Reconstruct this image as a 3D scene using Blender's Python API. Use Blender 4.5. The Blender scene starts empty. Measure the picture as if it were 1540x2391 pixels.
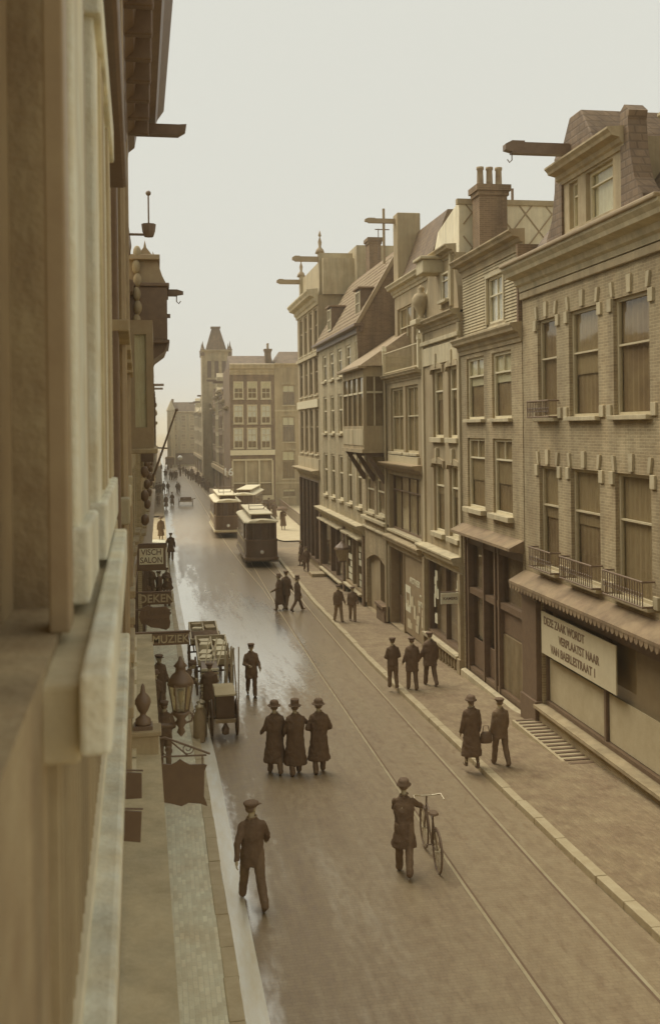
import bpy, bmesh, math, random
from mathutils import Vector, Matrix

# ------------------------------------------------------------------ camera, sky, sun
SC = bpy.context.scene
COL = SC.collection
EYE = Vector((0.0, 0.0, 9.0))
FOC, PX, PY = 2390.0, 770.0, 998.0          # focal length and principal point, in picture units (frame 1540 x 2390)
YAW = math.atan(400.0 / FOC)
ROLL = math.radians(0.7)
cam_data = bpy.data.cameras.new('camera')
cam = bpy.data.objects.new('camera', cam_data)
COL.objects.link(cam)
SC.camera = cam
cam.location = EYE
CAMROT = Matrix.Rotation(-YAW, 3, 'Z') @ Matrix.Rotation(math.pi / 2, 3, 'X') @ Matrix.Rotation(-ROLL, 3, 'Z')
cam.rotation_euler = CAMROT.to_euler()
cam_data.sensor_fit = 'HORIZONTAL'
cam_data.sensor_width = 36.0
cam_data.lens = FOC / 1540.0 * 36.0
cam_data.shift_x = 0.0
cam_data.shift_y = -(1195.0 - PY) / 1540.0
cam_data.clip_start = 0.1
cam_data.clip_end = 6000.0
cam_data.dof.use_dof = True
cam_data.dof.focus_distance = 34.0
cam_data.dof.aperture_fstop = 5.0

world = bpy.data.worlds.new('World')
SC.world = world
world.use_nodes = True
SUN_EL, SUN_AZ = math.radians(56), math.radians(-44)     # azimuth from +Y towards +X
nt = world.node_tree
nt.nodes.clear()
w_out = nt.nodes.new('ShaderNodeOutputWorld')
w_bg = nt.nodes.new('ShaderNodeBackground')
w_sky = nt.nodes.new('ShaderNodeTexSky')
w_sky.sky_type = 'NISHITA'
w_sky.sun_disc = False
w_sky.sun_elevation = SUN_EL
w_sky.sun_rotation = SUN_AZ
w_sky.air_density = 1.0
w_sky.dust_density = 6.0
w_bw = nt.nodes.new('ShaderNodeRGBToBW')
w_tint = nt.nodes.new('ShaderNodeMix'); w_tint.data_type = 'RGBA'; w_tint.blend_type = 'MULTIPLY'
w_tint.inputs['Factor'].default_value = 1.0
w_tint.inputs['B'].default_value = (1.0, 0.985, 0.87, 1)
w_mix = nt.nodes.new('ShaderNodeMix'); w_mix.data_type = 'RGBA'
w_mix.inputs['Factor'].default_value = 0.98               # even overcast deck in front of the clear sky
w_mix.inputs['B'].default_value = (6.35, 6.35, 5.75, 1)
w_bg.inputs['Strength'].default_value = 0.05
nt.links.new(w_sky.outputs['Color'], w_bw.inputs['Color'])
nt.links.new(w_bw.outputs['Val'], w_tint.inputs['A'])
nt.links.new(w_tint.outputs['Result'], w_mix.inputs['A'])
nt.links.new(w_mix.outputs['Result'], w_bg.inputs['Color'])
nt.links.new(w_bg.outputs['Background'], w_out.inputs['Surface'])

sun_data = bpy.data.lights.new('sun', 'SUN')
sun_data.energy = 1.5
sun_data.angle = math.radians(50)
sun_data.color = (1.0, 0.94, 0.81)
sun = bpy.data.objects.new('sun', sun_data)
COL.objects.link(sun)
sdir = Vector((math.sin(SUN_AZ) * math.cos(SUN_EL), math.cos(SUN_AZ) * math.cos(SUN_EL), math.sin(SUN_EL)))
sun.rotation_euler = sdir.to_track_quat('Z', 'Y').to_euler()
sun.location = (0, 0, 60)

SC.view_settings.view_transform = 'Standard'
SC.view_settings.look = 'None'
SC.view_settings.exposure = 1.2
SC.view_settings.gamma = 1.0
SC.view_settings.use_curve_mapping = False
SC.render.engine = 'CYCLES'
SC.cycles.use_denoising = True
SC.cycles.max_bounces = 6
SC.cycles.diffuse_bounces = 4
SC.cycles.glossy_bounces = 3
SC.cycles.transparent_max_bounces = 10
SC.cycles.volume_bounces = 1
SC.cycles.caustics_reflective = False
SC.cycles.caustics_refractive = False
SC.cycles.sample_clamp_indirect = 4.0

random.seed(7)
R = math.radians

# ------------------------------------------------------------------ picture position -> direction -> place
def ray(x, y):
    v = Vector(((x - PX) / FOC, (PY - y) / FOC, -1.0))
    return CAMROT @ v

HT = [(-60, 6.6), (0, 6.75), (10, 7.1), (16, 7.43), (34, 8.22), (50, 8.72), (66, 8.85), (86, 9.0), (150, 9.2), (400, 9.5), (3000, 9.6)]
def hh(y):
    if y <= HT[0][0]: return HT[0][1]
    for (a, b), (c, d) in zip(HT, HT[1:]):
        if y <= c: return b + (d - b) * (y - a) / (c - a)
    return HT[-1][1]
def zg(y): return EYE.z - hh(y)              # street level along the street

def onX(x, y, X):                            # picture point on the plane X = const
    r = ray(x, y); t = X / r.x
    return EYE + r * t
def onY(x, y, Y):
    r = ray(x, y); t = Y / r.y
    return EYE + r * t
def G(x, y, up=0.0):                         # picture point on the street
    r = ray(x, y)
    Y = 40.0
    for _ in range(60):
        Yn = (hh(Y) - up) / (-r.z / r.y)
        Y = 0.5 * Y + 0.5 * Yn
    return Vector((r.x / r.y * Y, Y, zg(Y) + up))

# ------------------------------------------------------------------ materials (sepia print tones)
def lin(c):
    c /= 255.0
    return c / 12.92 if c <= 0.04045 else ((c + 0.055) / 1.055) ** 2.4
STOPS = [(60, (90, 66, 40)), (86, (112, 87, 56)), (104, (128, 107, 74)), (122, (141, 125, 93)), (140, (157, 144, 112)), (160, (174, 163, 132)), (185, (196, 186, 157)), (205, (207, 205, 193)), (240, (238, 237, 228))]
def tone(L):
    L = max(60, min(240, L))
    for (a, ca), (b, cb) in zip(STOPS, STOPS[1:]):
        if L <= b:
            k = (L - a) / (b - a)
            return [ca[i] + (cb[i] - ca[i]) * k for i in range(3)]
GAIN = 1.62
def albedo(L):
    c = [lin(v) * GAIN for v in tone(L)]
    g = sum(c) / 3
    k = 0.1 + 0.22 * max(0.0, min(1.0, (122 - L) / 45.0))
    return tuple(min(0.84, v * (1 - k) + g * k) for v in c) + (1.0,)

MATS = {}
def mat(name, L, rough=0.8, var=10, scale=3.0, bump=0.15, bscale=25.0, spec=0.3, streak=None, brick=None, metal=0.0, fine=None, grime=0.0):
    """tone L with +-var mottling; streak=(x,y,z) stretches the mottling; brick=(w,h,joint tone)"""
    if name in MATS: return MATS[name]
    m = bpy.data.materials.new(name)
    m.use_nodes = True
    n, l = m.node_tree.nodes, m.node_tree.links
    b = n['Principled BSDF']
    b.inputs['Roughness'].default_value = rough
    b.inputs['Specular IOR Level'].default_value = spec
    b.inputs['Metallic'].default_value = metal
    geo = n.new('ShaderNodeNewGeometry')
    mp = n.new('ShaderNodeMapping')
    l.new(geo.outputs['Position'], mp.inputs['Vector'])
    if streak: mp.inputs['Scale'].default_value = streak
    nz = n.new('ShaderNodeTexNoise')
    nz.inputs['Scale'].default_value = scale
    nz.inputs['Detail'].default_value = 8
    nz.inputs['Roughness'].default_value = 0.65
    l.new(mp.outputs['Vector'], nz.inputs['Vector'])
    rp = n.new('ShaderNodeValToRGB')
    rp.color_ramp.elements[0].position = 0.3
    rp.color_ramp.elements[1].position = 0.7
    rp.color_ramp.elements[0].color = albedo(L - var)
    rp.color_ramp.elements[1].color = albedo(L + var)
    l.new(nz.outputs['Fac'], rp.inputs['Fac'])
    col = rp.outputs['Color']
    hsrc = None
    if brick:
        sx = n.new('ShaderNodeSeparateXYZ'); l.new(geo.outputs['Position'], sx.inputs['Vector'])
        ad = n.new('ShaderNodeMath'); ad.operation = 'ADD'
        l.new(sx.outputs['X'], ad.inputs[0]); l.new(sx.outputs['Y'], ad.inputs[1])
        cb = n.new('ShaderNodeCombineXYZ')
        l.new(ad.outputs[0], cb.inputs['X'])
        if brick[2] == 'floor':
            l.new(sx.outputs['X'], cb.inputs['Y']); l.new(sx.outputs['Y'], cb.inputs['X'])
        else:
            l.new(sx.outputs['Z'], cb.inputs['Y'])
        bt = n.new('ShaderNodeTexBrick')
        bt.inputs['Scale'].default_value = 1.0
        bt.inputs['Brick Width'].default_value = brick[0]
        bt.inputs['Row Height'].default_value = brick[1]
        bt.inputs['Mortar Size'].default_value = brick[1] * 0.13
        bt.inputs['Mortar Smooth'].default_value = 0.3
        bt.inputs['Color1'].default_value = (1, 1, 1, 1)
        bt.inputs['Color2'].default_value = (0.72, 0.70, 0.66, 1)
        jt = brick[3] if len(brick) > 3 else 1.25
        bt.inputs['Mortar'].default_value = (jt, jt, jt, 1)
        l.new(cb.outputs['Vector'], bt.inputs['Vector'])
        mx = n.new('ShaderNodeMix'); mx.data_type = 'RGBA'; mx.blend_type = 'MULTIPLY'
        mx.inputs['Factor'].default_value = 0.75
        l.new(col, mx.inputs['A']); l.new(bt.outputs['Color'], mx.inputs['B'])
        col = mx.outputs['Result']
        hsrc = bt.outputs['Fac']
    if grime:                                           # soot and rain streaks
        mg = n.new('ShaderNodeMapping'); mg.inputs['Scale'].default_value = (1.6, 1.6, 0.16)
        l.new(geo.outputs['Position'], mg.inputs['Vector'])
        ng = n.new('ShaderNodeTexNoise'); ng.inputs['Scale'].default_value = 1.0; ng.inputs['Detail'].default_value = 7; ng.inputs['Roughness'].default_value = 0.7
        l.new(mg.outputs['Vector'], ng.inputs['Vector'])
        rr = n.new('ShaderNodeMapRange'); rr.inputs['From Min'].default_value = 0.35; rr.inputs['From Max'].default_value = 0.62
        rr.inputs['To Min'].default_value = 1.0 - grime; rr.inputs['To Max'].default_value = 1.06
        l.new(ng.outputs['Fac'], rr.inputs['Value'])
        mgx = n.new('ShaderNodeVectorMath'); mgx.operation = 'SCALE'
        l.new(col, mgx.inputs[0]); l.new(rr.outputs['Result'], mgx.inputs['Scale'])
        col = mgx.outputs['Vector']
    l.new(col, b.inputs['Base Color'])
    if bump:
        n2 = n.new('ShaderNodeTexNoise')
        n2.inputs['Scale'].default_value = bscale
        n2.inputs['Detail'].default_value = 4
        l.new(mp.outputs['Vector'], n2.inputs['Vector'])
        bp = n.new('ShaderNodeBump')
        bp.inputs['Strength'].default_value = bump
        bp.inputs['Distance'].default_value = 0.02
        l.new(n2.outputs['Fac'], bp.inputs['Height'])
        last = bp
        if hsrc is not None:
            b2 = n.new('ShaderNodeBump'); b2.invert = True
            b2.inputs['Strength'].default_value = 0.5
            b2.inputs['Distance'].default_value = 0.01
            l.new(hsrc, b2.inputs['Height']); l.new(bp.outputs['Normal'], b2.inputs['Normal'])
            last = b2
        l.new(last.outputs['Normal'], b.inputs['Normal'])
    MATS[name] = m
    return m

def glass_mat():
    if 'window_glass' in MATS: return MATS['window_glass']
    m = bpy.data.materials.new('window_glass'); m.use_nodes = True
    n, l = m.node_tree.nodes, m.node_tree.links
    n.clear()
    o = n.new('ShaderNodeOutputMaterial')
    tr = n.new('ShaderNodeBsdfTransparent'); tr.inputs['Color'].default_value = (0.93, 0.92, 0.88, 1)
    gl = n.new('ShaderNodeBsdfGlossy'); gl.inputs['Roughness'].default_value = 0.06
    gl.inputs['Color'].default_value = (0.95, 0.93, 0.87, 1)
    nz = n.new('ShaderNodeTexNoise'); nz.inputs['Scale'].default_value = 1.2
    ge = n.new('ShaderNodeNewGeometry'); l.new(ge.outputs['Position'], nz.inputs['Vector'])
    bp = n.new('ShaderNodeBump'); bp.inputs['Strength'].default_value = 0.25; bp.inputs['Distance'].default_value = 0.03
    l.new(nz.outputs['Fac'], bp.inputs['Height']); l.new(bp.outputs['Normal'], gl.inputs['Normal'])
    fr = n.new('ShaderNodeFresnel'); fr.inputs['IOR'].default_value = 1.55
    mx = n.new('ShaderNodeMixShader')
    iv = n.new('ShaderNodeMath'); iv.operation = 'SUBTRACT'; iv.inputs[0].default_value = 1.0; l.new(ge.outputs['Backfacing'], iv.inputs[1])
    ml = n.new('ShaderNodeMath'); ml.operation = 'MULTIPLY'; l.new(fr.outputs['Fac'], ml.inputs[0]); l.new(iv.outputs[0], ml.inputs[1])
    l.new(ml.outputs[0], mx.inputs['Fac']); l.new(tr.outputs[0], mx.inputs[1]); l.new(gl.outputs[0], mx.inputs[2])
    l.new(mx.outputs[0], o.inputs['Surface'])
    MATS['window_glass'] = m
    return m

M = {}
M['brick'] = mat('brown_brick', 122, 0.85, 9, 1.2, 0.2, brick=(0.22, 0.066, 'wall'), grime=0.3)
M['brick_dark'] = mat('dark_brick', 88, 0.85, 8, 1.2, 0.2, brick=(0.22, 0.066, 'wall'), grime=0.3)
M['brick_pale'] = mat('pale_brick', 132, 0.85, 8, 1.2, 0.2, brick=(0.22, 0.066, 'wall', 1.1), grime=0.3)
M['plaster'] = mat('grey_plaster', 119, 0.85, 8, 0.9, 0.15, grime=0.3)
M['plaster_pale'] = mat('pale_plaster', 134, 0.85, 8, 0.9, 0.15, grime=0.25)
M['stone'] = mat('pale_stone', 142, 0.8, 8, 4, 0.2, grime=0.25)
M['stone_grey'] = mat('grey_stone', 122, 0.8, 9, 3, 0.2, grime=0.25)
M['white_wood'] = mat('white_paint', 162, 0.55, 7, 5, 0.05)
M['cream_wood'] = mat('cream_paint', 142, 0.55, 7, 5, 0.05)
M['mid_wood'] = mat('drab_paint', 108, 0.5, 7, 4, 0.08)
M['dark_wood'] = mat('dark_paint', 74, 0.42, 7, 5, 0.08)
M['black_wood'] = mat('black_paint', 66, 0.4, 5, 5, 0.08)
M['iron'] = mat('black_iron', 76, 0.5, 5, 8, 0.05, metal=0.0, spec=0.5)
M['zinc'] = mat('zinc_sheet', 166, 0.5, 9, 1.5, 0.05, grime=0.2)
M['tile'] = mat('roof_tile', 102, 0.7, 14, 5, 0.1)
M['slate'] = mat('roof_slate', 84, 0.6, 9, 3, 0.15, brick=(0.27, 0.17, 'wall', 0.6), grime=0.3)
M['thatch_dark'] = mat('dark_roofing', 84, 0.8, 8, 2, 0.2)
M['curtain'] = mat('pale_curtain', 175, 0.9, 14, 6, 0.2, streak=(6, 6, 0.6))
M['curtain_dim'] = mat('dim_curtain', 112, 0.9, 14, 5, 0.2, streak=(6, 6, 0.6))
M['blind'] = mat('white_blind', 200, 0.9, 4, 3, 0.05)
M['dim'] = mat('dim_room', 98, 0.9, 14, 1.2, 0.0)  # brown that stands for the darkness of unlit rooms
M['glass'] = glass_mat()
M['coat'] = mat('black_cloth', 72, 0.9, 9, 5, 0.35, 40)
M['coat2'] = mat('brown_cloth', 82, 0.9, 9, 5, 0.35, 40)
M['coat3'] = mat('drab_cloth', 98, 0.9, 7, 14, 0.35, 40)
M['skin'] = mat('skin', 142, 0.6, 5, 10, 0.0)
M['hair'] = mat('hair', 84, 0.8, 6, 30, 0.2)
M['felt'] = mat('felt', 74, 0.8, 4, 20, 0.1)
M['leather'] = mat('leather', 76, 0.4, 5, 20, 0.1)
M['paper'] = mat('paper', 178, 0.8, 12, 9, 0.0)
M['ink'] = mat('ink', 84, 0.7, 4, 9, 0.0)
M['signwhite'] = mat('sign_white', 182, 0.6, 7, 6, 0.0)
M['signblack'] = mat('sign_black', 80, 0.5, 5, 6, 0.0)
M['goldletter'] = mat('dull_gilt', 136, 0.5, 8, 9, 0.0)
M['cream_sign'] = mat('cream_sign_board', 156, 0.7, 5, 3, 0.0)
M['sailcloth'] = mat('sail_cloth', 138, 0.9, 8, 2, 0.2)

# ------------------------------------------------------------------ mesh helpers
OFF = {}
class Fr:
    """wall frame: s along the wall, z up, d outwards"""
    def __init__(self, o, u, n):
        self.o = Vector((o[0], o[1], 0)); self.u = Vector((u[0], u[1], 0)).normalized(); self.n = Vector((n[0], n[1], 0)).normalized()
    def p(self, s, z, d=0.0):
        v = self.o + self.u * s + self.n * d
        return Vector((v.x, v.y, z))

class MB:
    def __init__(self): self.v = []; self.f = []
    def add(self, vs, fs):
        k = len(self.v); self.v += [Vector(a) for a in vs]; self.f += [tuple(i + k for i in f) for f in fs]; return self
    def hexa(self, p):
        return self.add(p, [(0, 3, 2, 1), (4, 5, 6, 7), (0, 1, 5, 4), (1, 2, 6, 5), (2, 3, 7, 6), (3, 0, 4, 7)])
    def box(self, x0, x1, y0, y1, z0, z1):
        return self.hexa([(x0, y0, z0), (x1, y0, z0), (x1, y1, z0), (x0, y1, z0), (x0, y0, z1), (x1, y0, z1), (x1, y1, z1), (x0, y1, z1)])
    def fb(self, fr, s0, s1, z0, z1, d0, d1):
        return self.hexa([fr.p(s0, z0, d0), fr.p(s1, z0, d0), fr.p(s1, z0, d1), fr.p(s0, z0, d1), fr.p(s0, z1, d0), fr.p(s1, z1, d0), fr.p(s1, z1, d1), fr.p(s0, z1, d1)])
    def quad(self, a, b, c, d): return self.add([a, b, c, d], [(0, 1, 2, 3)])
    def prism(self, fr, poly, d0, d1):
        n = len(poly)
        vs = [fr.p(s, z, d0) for s, z in poly] + [fr.p(s, z, d1) for s, z in poly]
        fs = [tuple(range(n))[::-1], tuple(range(n, 2 * n))] + [(i, (i + 1) % n, n + (i + 1) % n, n + i) for i in range(n)]
        return self.add(vs, fs)
    def sweep(self, fr, s0, s1, prof):               # profile of (d, z) run along the wall
        n = len(prof)
        vs = [fr.p(s0, z, d) for d, z in prof] + [fr.p(s1, z, d) for d, z in prof]
        fs = [tuple(range(n)), tuple(range(n, 2 * n))[::-1]] + [(i, n + i, n + (i + 1) % n, (i + 1) % n) for i in range(n)]
        return self.add(vs, fs)
    def tube(self, pts, r, n=8, closed=False):
        pts = [Vector(p) for p in pts]
        rs = r if isinstance(r, (list, tuple)) else [r] * len(pts)
        base = len(self.v); up0 = None
        for i, p in enumerate(pts):
            if closed: t = pts[(i + 1) % len(pts)] - pts[i - 1]
            else: t = pts[min(i + 1, len(pts) - 1)] - pts[max(i - 1, 0)]
            t.normalize()
            ref = Vector((0, 0, 1)) if abs(t.z) < 0.9 else Vector((1, 0, 0))
            if up0 is not None and (up0 - t * up0.dot(t)).length > 0.1: ref = up0
            a = (ref - t * ref.dot(t)).normalized(); up0 = a
            b = t.cross(a)
            for k in range(n):
                q = 2 * math.pi * k / n
                self.v.append(p + (a * math.cos(q) + b * math.sin(q)) * rs[i])
        m = len(pts)
        for i in range(m if closed else m - 1):
            j = (i + 1) % m
            for k in range(n):
                k2 = (k + 1) % n
                self.f.append((base + i * n + k, base + i * n + k2, base + j * n + k2, base + j * n + k))
        if not closed:
            self.f.append(tuple(base + k for k in range(n))[::-1])
            self.f.append(tuple(base + (m - 1) * n + k for k in range(n)))
        return self
    def lathe(self, c, prof, n=14, axis=None):
        c = Vector(c); ax = Vector(axis).normalized() if axis else Vector((0, 0, 1))
        ref = Vector((1, 0, 0)) if abs(ax.x) < 0.9 else Vector((0, 1, 0))
        a = (ref - ax * ref.dot(ax)).normalized(); b = ax.cross(a)
        base = len(self.v)
        for r, z in prof:
            for k in range(n):
                q = 2 * math.pi * k / n
                self.v.append(c + ax * z + (a * math.cos(q) + b * math.sin(q)) * max(r, 1e-4))
        for i in range(len(prof) - 1):
            for k in range(n):
                k2 = (k + 1) % n
                self.f.append((base + i * n + k, base + i * n + k2, base + (i + 1) * n + k2, base + (i + 1) * n + k))
        self.f.append(tuple(base + k for k in range(n))[::-1])
        self.f.append(tuple(base + (len(prof) - 1) * n + k for k in range(n)))
        return self
    def loft(self, rings, n=16):                      # rings of (z, rx, ry, cx, cy)
        base = len(self.v)
        for z, rx, ry, cx, cy in rings:
            for k in range(n):
                q = 2 * math.pi * k / n
                self.v.append(Vector((cx + rx * math.cos(q), cy + ry * math.sin(q), z)))
        for i in range(len(rings) - 1):
            for k in range(n):
                k2 = (k + 1) % n
                self.f.append((base + i * n + k, base + i * n + k2, base + (i + 1) * n + k2, base + (i + 1) * n + k))
        self.f.append(tuple(base + k for k in range(n))[::-1])
        self.f.append(tuple(base + (len(rings) - 1) * n + k for k in range(n)))
        return self
    def ball(self, c, rx, ry=None, rz=None, n=12, rot=None):
        ry = ry or rx; rz = rz or rx; c = Vector(c)
        base = len(self.v); m = max(5, n // 2)
        for i in range(m + 1):
            t = math.pi * i / m
            for k in range(n):
                q = 2 * math.pi * k / n
                p = Vector((rx * math.sin(t) * math.cos(q), ry * math.sin(t) * math.sin(q), -rz * math.cos(t)))
                if i in (0, m): p += Vector((math.cos(q), math.sin(q), 0)) * 1e-4
                if rot: p = rot @ p
                self.v.append(c + p)
        for i in range(m):
            for k in range(n):
                k2 = (k + 1) % n
                self.f.append((base + i * n + k, base + i * n + k2, base + (i + 1) * n + k2, base + (i + 1) * n + k))
        self.f.append(tuple(base + k for k in range(n))[::-1]); self.f.append(tuple(base + m * n + k for k in range(n)))
        return self
    def cap(self, a, b, ra, rb, n=10):                # tapered limb with round ends
        a = Vector(a); b = Vector(b); t = (b - a).normalized()
        pts, rs = [], []
        for q in (80, 50, 20): pts.append(a - t * ra * math.sin(R(q))); rs.append(ra * math.cos(R(q)))
        pts.append(a); rs.append(ra); pts.append(b); rs.append(rb)
        for q in (20, 50, 80): pts.append(b + t * rb * math.sin(R(q))); rs.append(rb * math.cos(R(q)))
        return self.tube(pts, rs, n)
    def mesh(self, name, off=None, smooth=False):
        me = bpy.data.meshes.new(name)
        vs = [v - off for v in self.v] if off is not None else self.v
        me.from_pydata([tuple(v) for v in vs], [], self.f)
        bm = bmesh.new(); bm.from_mesh(me); bmesh.ops.recalc_face_normals(bm, faces=bm.faces); bm.to_mesh(me); bm.free()
        if smooth:
            me.shade_smooth()
        return me
    def build(self, name, material, parent=None, smooth=False, bevel=0.0, world=True):
        off = OFF.get(parent.name) if (parent is not None and world) else None
        o = bpy.data.objects.new(name, self.mesh(name, off, smooth))
        COL.objects.link(o)
        if isinstance(material, str): material = M[material]
        o.data.materials.append(material)
        if parent is not None:
            o.parent = parent
            if off is not None: OFF[o.name] = off
        if bevel:
            b = o.modifiers.new('bevel', 'BEVEL'); b.width = bevel; b.segments = 2; b.limit_method = 'ANGLE'
        return o

def tag(o, label, cat, group=None, kind=None):
    if label: o['label'] = label
    if cat: o['category'] = cat
    if group: o['group'] = group
    if kind: o['kind'] = kind
    return o
def thing(name, loc, label, cat, group=None, rz=0.0, local=False):
    o = bpy.data.objects.new(name, None); COL.objects.link(o)
    o.location = loc; o.rotation_euler.z = rz; o.empty_display_size = 0.3
    tag(o, label, cat, group)
    if not local: OFF[o.name] = Vector(loc)
    return o
def struct(o): o['kind'] = 'structure'; return o
def one(o, label, cat, group=None):                   # a thing that is one mesh
    return tag(o, label, cat, group)
def copy_tree(o, parent=None):
    c = o.copy(); COL.objects.link(c)
    if parent is not None: c.parent = parent
    for ch in o.children: copy_tree(ch, c)
    return c

def lettering(text, size, material, parent, origin, right, up, thick=0.006, align='CENTER', name='lettering', stretch=1.0, world=True):
    cu = bpy.data.curves.new(name, 'FONT'); cu.body = text; cu.size = size; cu.align_x = align; cu.align_y = 'CENTER'
    cu.extrude = thick; cu.offset = size * 0.012
    tmp = bpy.data.objects.new(name, cu); COL.objects.link(tmp)
    dg = bpy.context.evaluated_depsgraph_get()
    me = bpy.data.meshes.new_from_object(tmp.evaluated_get(dg))
    bpy.data.objects.remove(tmp); bpy.data.curves.remove(cu)
    r = Vector(right).normalized(); u = Vector(up).normalized(); n = r.cross(u)
    off = OFF.get(parent.name, Vector((0, 0, 0))) if world else Vector((0, 0, 0))
    o3 = Vector(origin) - off
    for v in me.vertices:
        c = v.co.copy(); v.co = o3 + r * c.x * stretch + u * c.y + n * c.z
    me.name = name
    me.materials.clear(); me.materials.append(M[material] if isinstance(material, str) else material)
    o = bpy.data.objects.new(name, me); COL.objects.link(o); o.parent = parent
    return o

# ------------------------------------------------------------------ walls with real openings, windows, cornices
def wall(fr, s0, s1, z0, z1, ops, depth=8.0, recess=0.22, top=True, sides=True, gable=None):
    """front face pierced by ops [(s0,s1,z0,z1)], with reveals; closed body behind"""
    mb = MB()
    S = sorted(set([s0, s1] + [a for o in ops for a in o[:2]])); Z = sorted(set([z0, z1] + [a for o in ops for a in o[2:4]]))
    S = [s for s in S if s0 <= s <= s1]; Z = [z for z in Z if z0 <= z <= z1]
    for a, b in zip(S, S[1:]):
        for c, d in zip(Z, Z[1:]):
            ms, mz = (a + b) / 2, (c + d) / 2
            if any(o[0] < ms < o[1] and o[2] < mz < o[3] for o in ops): continue
            mb.quad(fr.p(a, c), fr.p(b, c), fr.p(b, d), fr.p(a, d))
    for o in ops:
        a, b, c, d = o[:4]; q = -(o[4] if len(o) > 4 else recess)
        for e in (((a, c), (a, d)), ((b, c), (b, d)), ((a, c), (b, c)), ((a, d), (b, d))):
            (i, j), (k, m) = e
            mb.quad(fr.p(i, j), fr.p(k, m), fr.p(k, m, q), fr.p(i, j, q))
        mb.quad(fr.p(a, c, q), fr.p(b, c, q), fr.p(b, d, q), fr.p(a, d, q))
    if sides:
        for s in (s0, s1):
            mb.quad(fr.p(s, z0), fr.p(s, z1), fr.p(s, z1, -depth), fr.p(s, z0, -depth))
        mb.quad(fr.p(s0, z0, -depth), fr.p(s1, z0, -depth), fr.p(s1, z1, -depth), fr.p(s0, z1, -depth))
    if top: mb.quad(fr.p(s0, z1), fr.p(s1, z1), fr.p(s1, z1, -depth), fr.p(s0, z1, -depth))
    return mb

def window(fr, root, s0, s1, z0, z1, rec=0.16, fw=0.06, rows=(0.62,), cols=1, topcols=None, frame='cream_wood', sill='stone', sillw=0.1, blind=None, blind_frac=1.0, name='window', glass=True, dimmat='dim', sill_h=0.09):
    """sash window set back in its opening: frame > panes, sill, curtain"""
    mb = MB(); d1 = -rec + 0.05; d0 = -rec - 0.03
    mb.fb(fr, s0, s0 + fw, z0, z1, d0, d1); mb.fb(fr, s1 - fw, s1, z0, z1, d0, d1)
    mb.fb(fr, s0 + fw, s1 - fw, z0, z0 + fw, d0, d1); mb.fb(fr, s0 + fw, s1 - fw, z1 - fw, z1, d0, d1)
    a, b = s0 + fw, s1 - fw; zz = [z0 + fw] + [z0 + (z1 - z0) * r for r in rows] + [z1 - fw]
    bar = fw * 0.55
    panes = []
    for i in range(len(zz) - 1):
        lo, hi = zz[i] + (bar / 2 if i else 0), zz[i + 1] - (bar / 2 if i < len(zz) - 2 else 0)
        if i: mb.fb(fr, a, b, zz[i] - bar / 2, zz[i] + bar / 2, d0 + 0.01, d1 - 0.005)
        nc = topcols if (topcols and i == len(zz) - 2) else cols
        w = (b - a) / nc
        for k in range(nc):
            if k: mb.fb(fr, a + w * k - bar * 0.35, a + w * k + bar * 0.35, lo, hi, d0 + 0.012, d1 - 0.012)
            panes.append((a + w * k + (bar * 0.35 if k else 0), a + w * (k + 1) - (bar * 0.35 if k < nc - 1 else 0), lo, hi))
    o = mb.build(name, frame, root)
    if glass:
        for (p, q, lo, hi) in panes:
            MB().fb(fr, p - 0.004, q + 0.004, lo - 0.004, hi + 0.004, -rec - 0.004, -rec + 0.004).build('pane', 'glass', o)
    back = -rec - 0.05
    lo = z0 + 0.01
    if blind and blind_frac < 1.0:
        cut = z1 - (z1 - z0) * blind_frac
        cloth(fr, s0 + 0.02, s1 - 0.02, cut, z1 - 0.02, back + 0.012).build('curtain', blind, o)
        cloth(fr, s0 + 0.01, s1 - 0.01, lo, z1 - 0.01, back - 0.022, 0.009).build('dark_backing', dimmat, o)
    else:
        cloth(fr, s0 + 0.01, s1 - 0.01, lo, z1 - 0.01, back, 0.008 if blind else 0.012).build('curtain' if blind else 'dark_backing', blind or dimmat, o)  # the dark sheet stands in for the unlit room behind the glass
    if sill:
        MB().fb(fr, s0 - 0.08, s1 + 0.08, z0 - sill_h, z0 + 0.01, -rec + 0.03, sillw).build('sill', sill, o, bevel=0.012)
    return o
def cloth(fr, s0, s1, z0, z1, d, amp=0.006):
    mb = MB(); n = 14
    vs = []
    for k in range(n + 1):
        s = s0 + (s1 - s0) * k / n; dd = d + amp * (1 if k % 2 else -1)
        vs += [fr.p(s, z0, dd), fr.p(s, z1, dd)]
    mb.add(vs, [(2 * k, 2 * k + 2, 2 * k + 3, 2 * k + 1) for k in range(n)])
    return mb
def cornice(fr, s0, s1, z, h, proj, m, root, name='cornice', over=0.1):
    """moulded cornice whose top is at z"""
    pr = [(0.0, z - h), (proj * 0.12, z - h), (proj * 0.16, z - h * 0.8), (proj * 0.3, z - h * 0.72), (proj * 0.36, z - h * 0.5), (proj * 0.78, z - h * 0.4),
          (proj * 0.84, z - h * 0.26), (proj, z - h * 0.1), (proj, z), (0.0, z + h * 0.08)]
    return MB().sweep(fr, s0 - over, s1 + over, pr).build(name, m, root)

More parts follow.
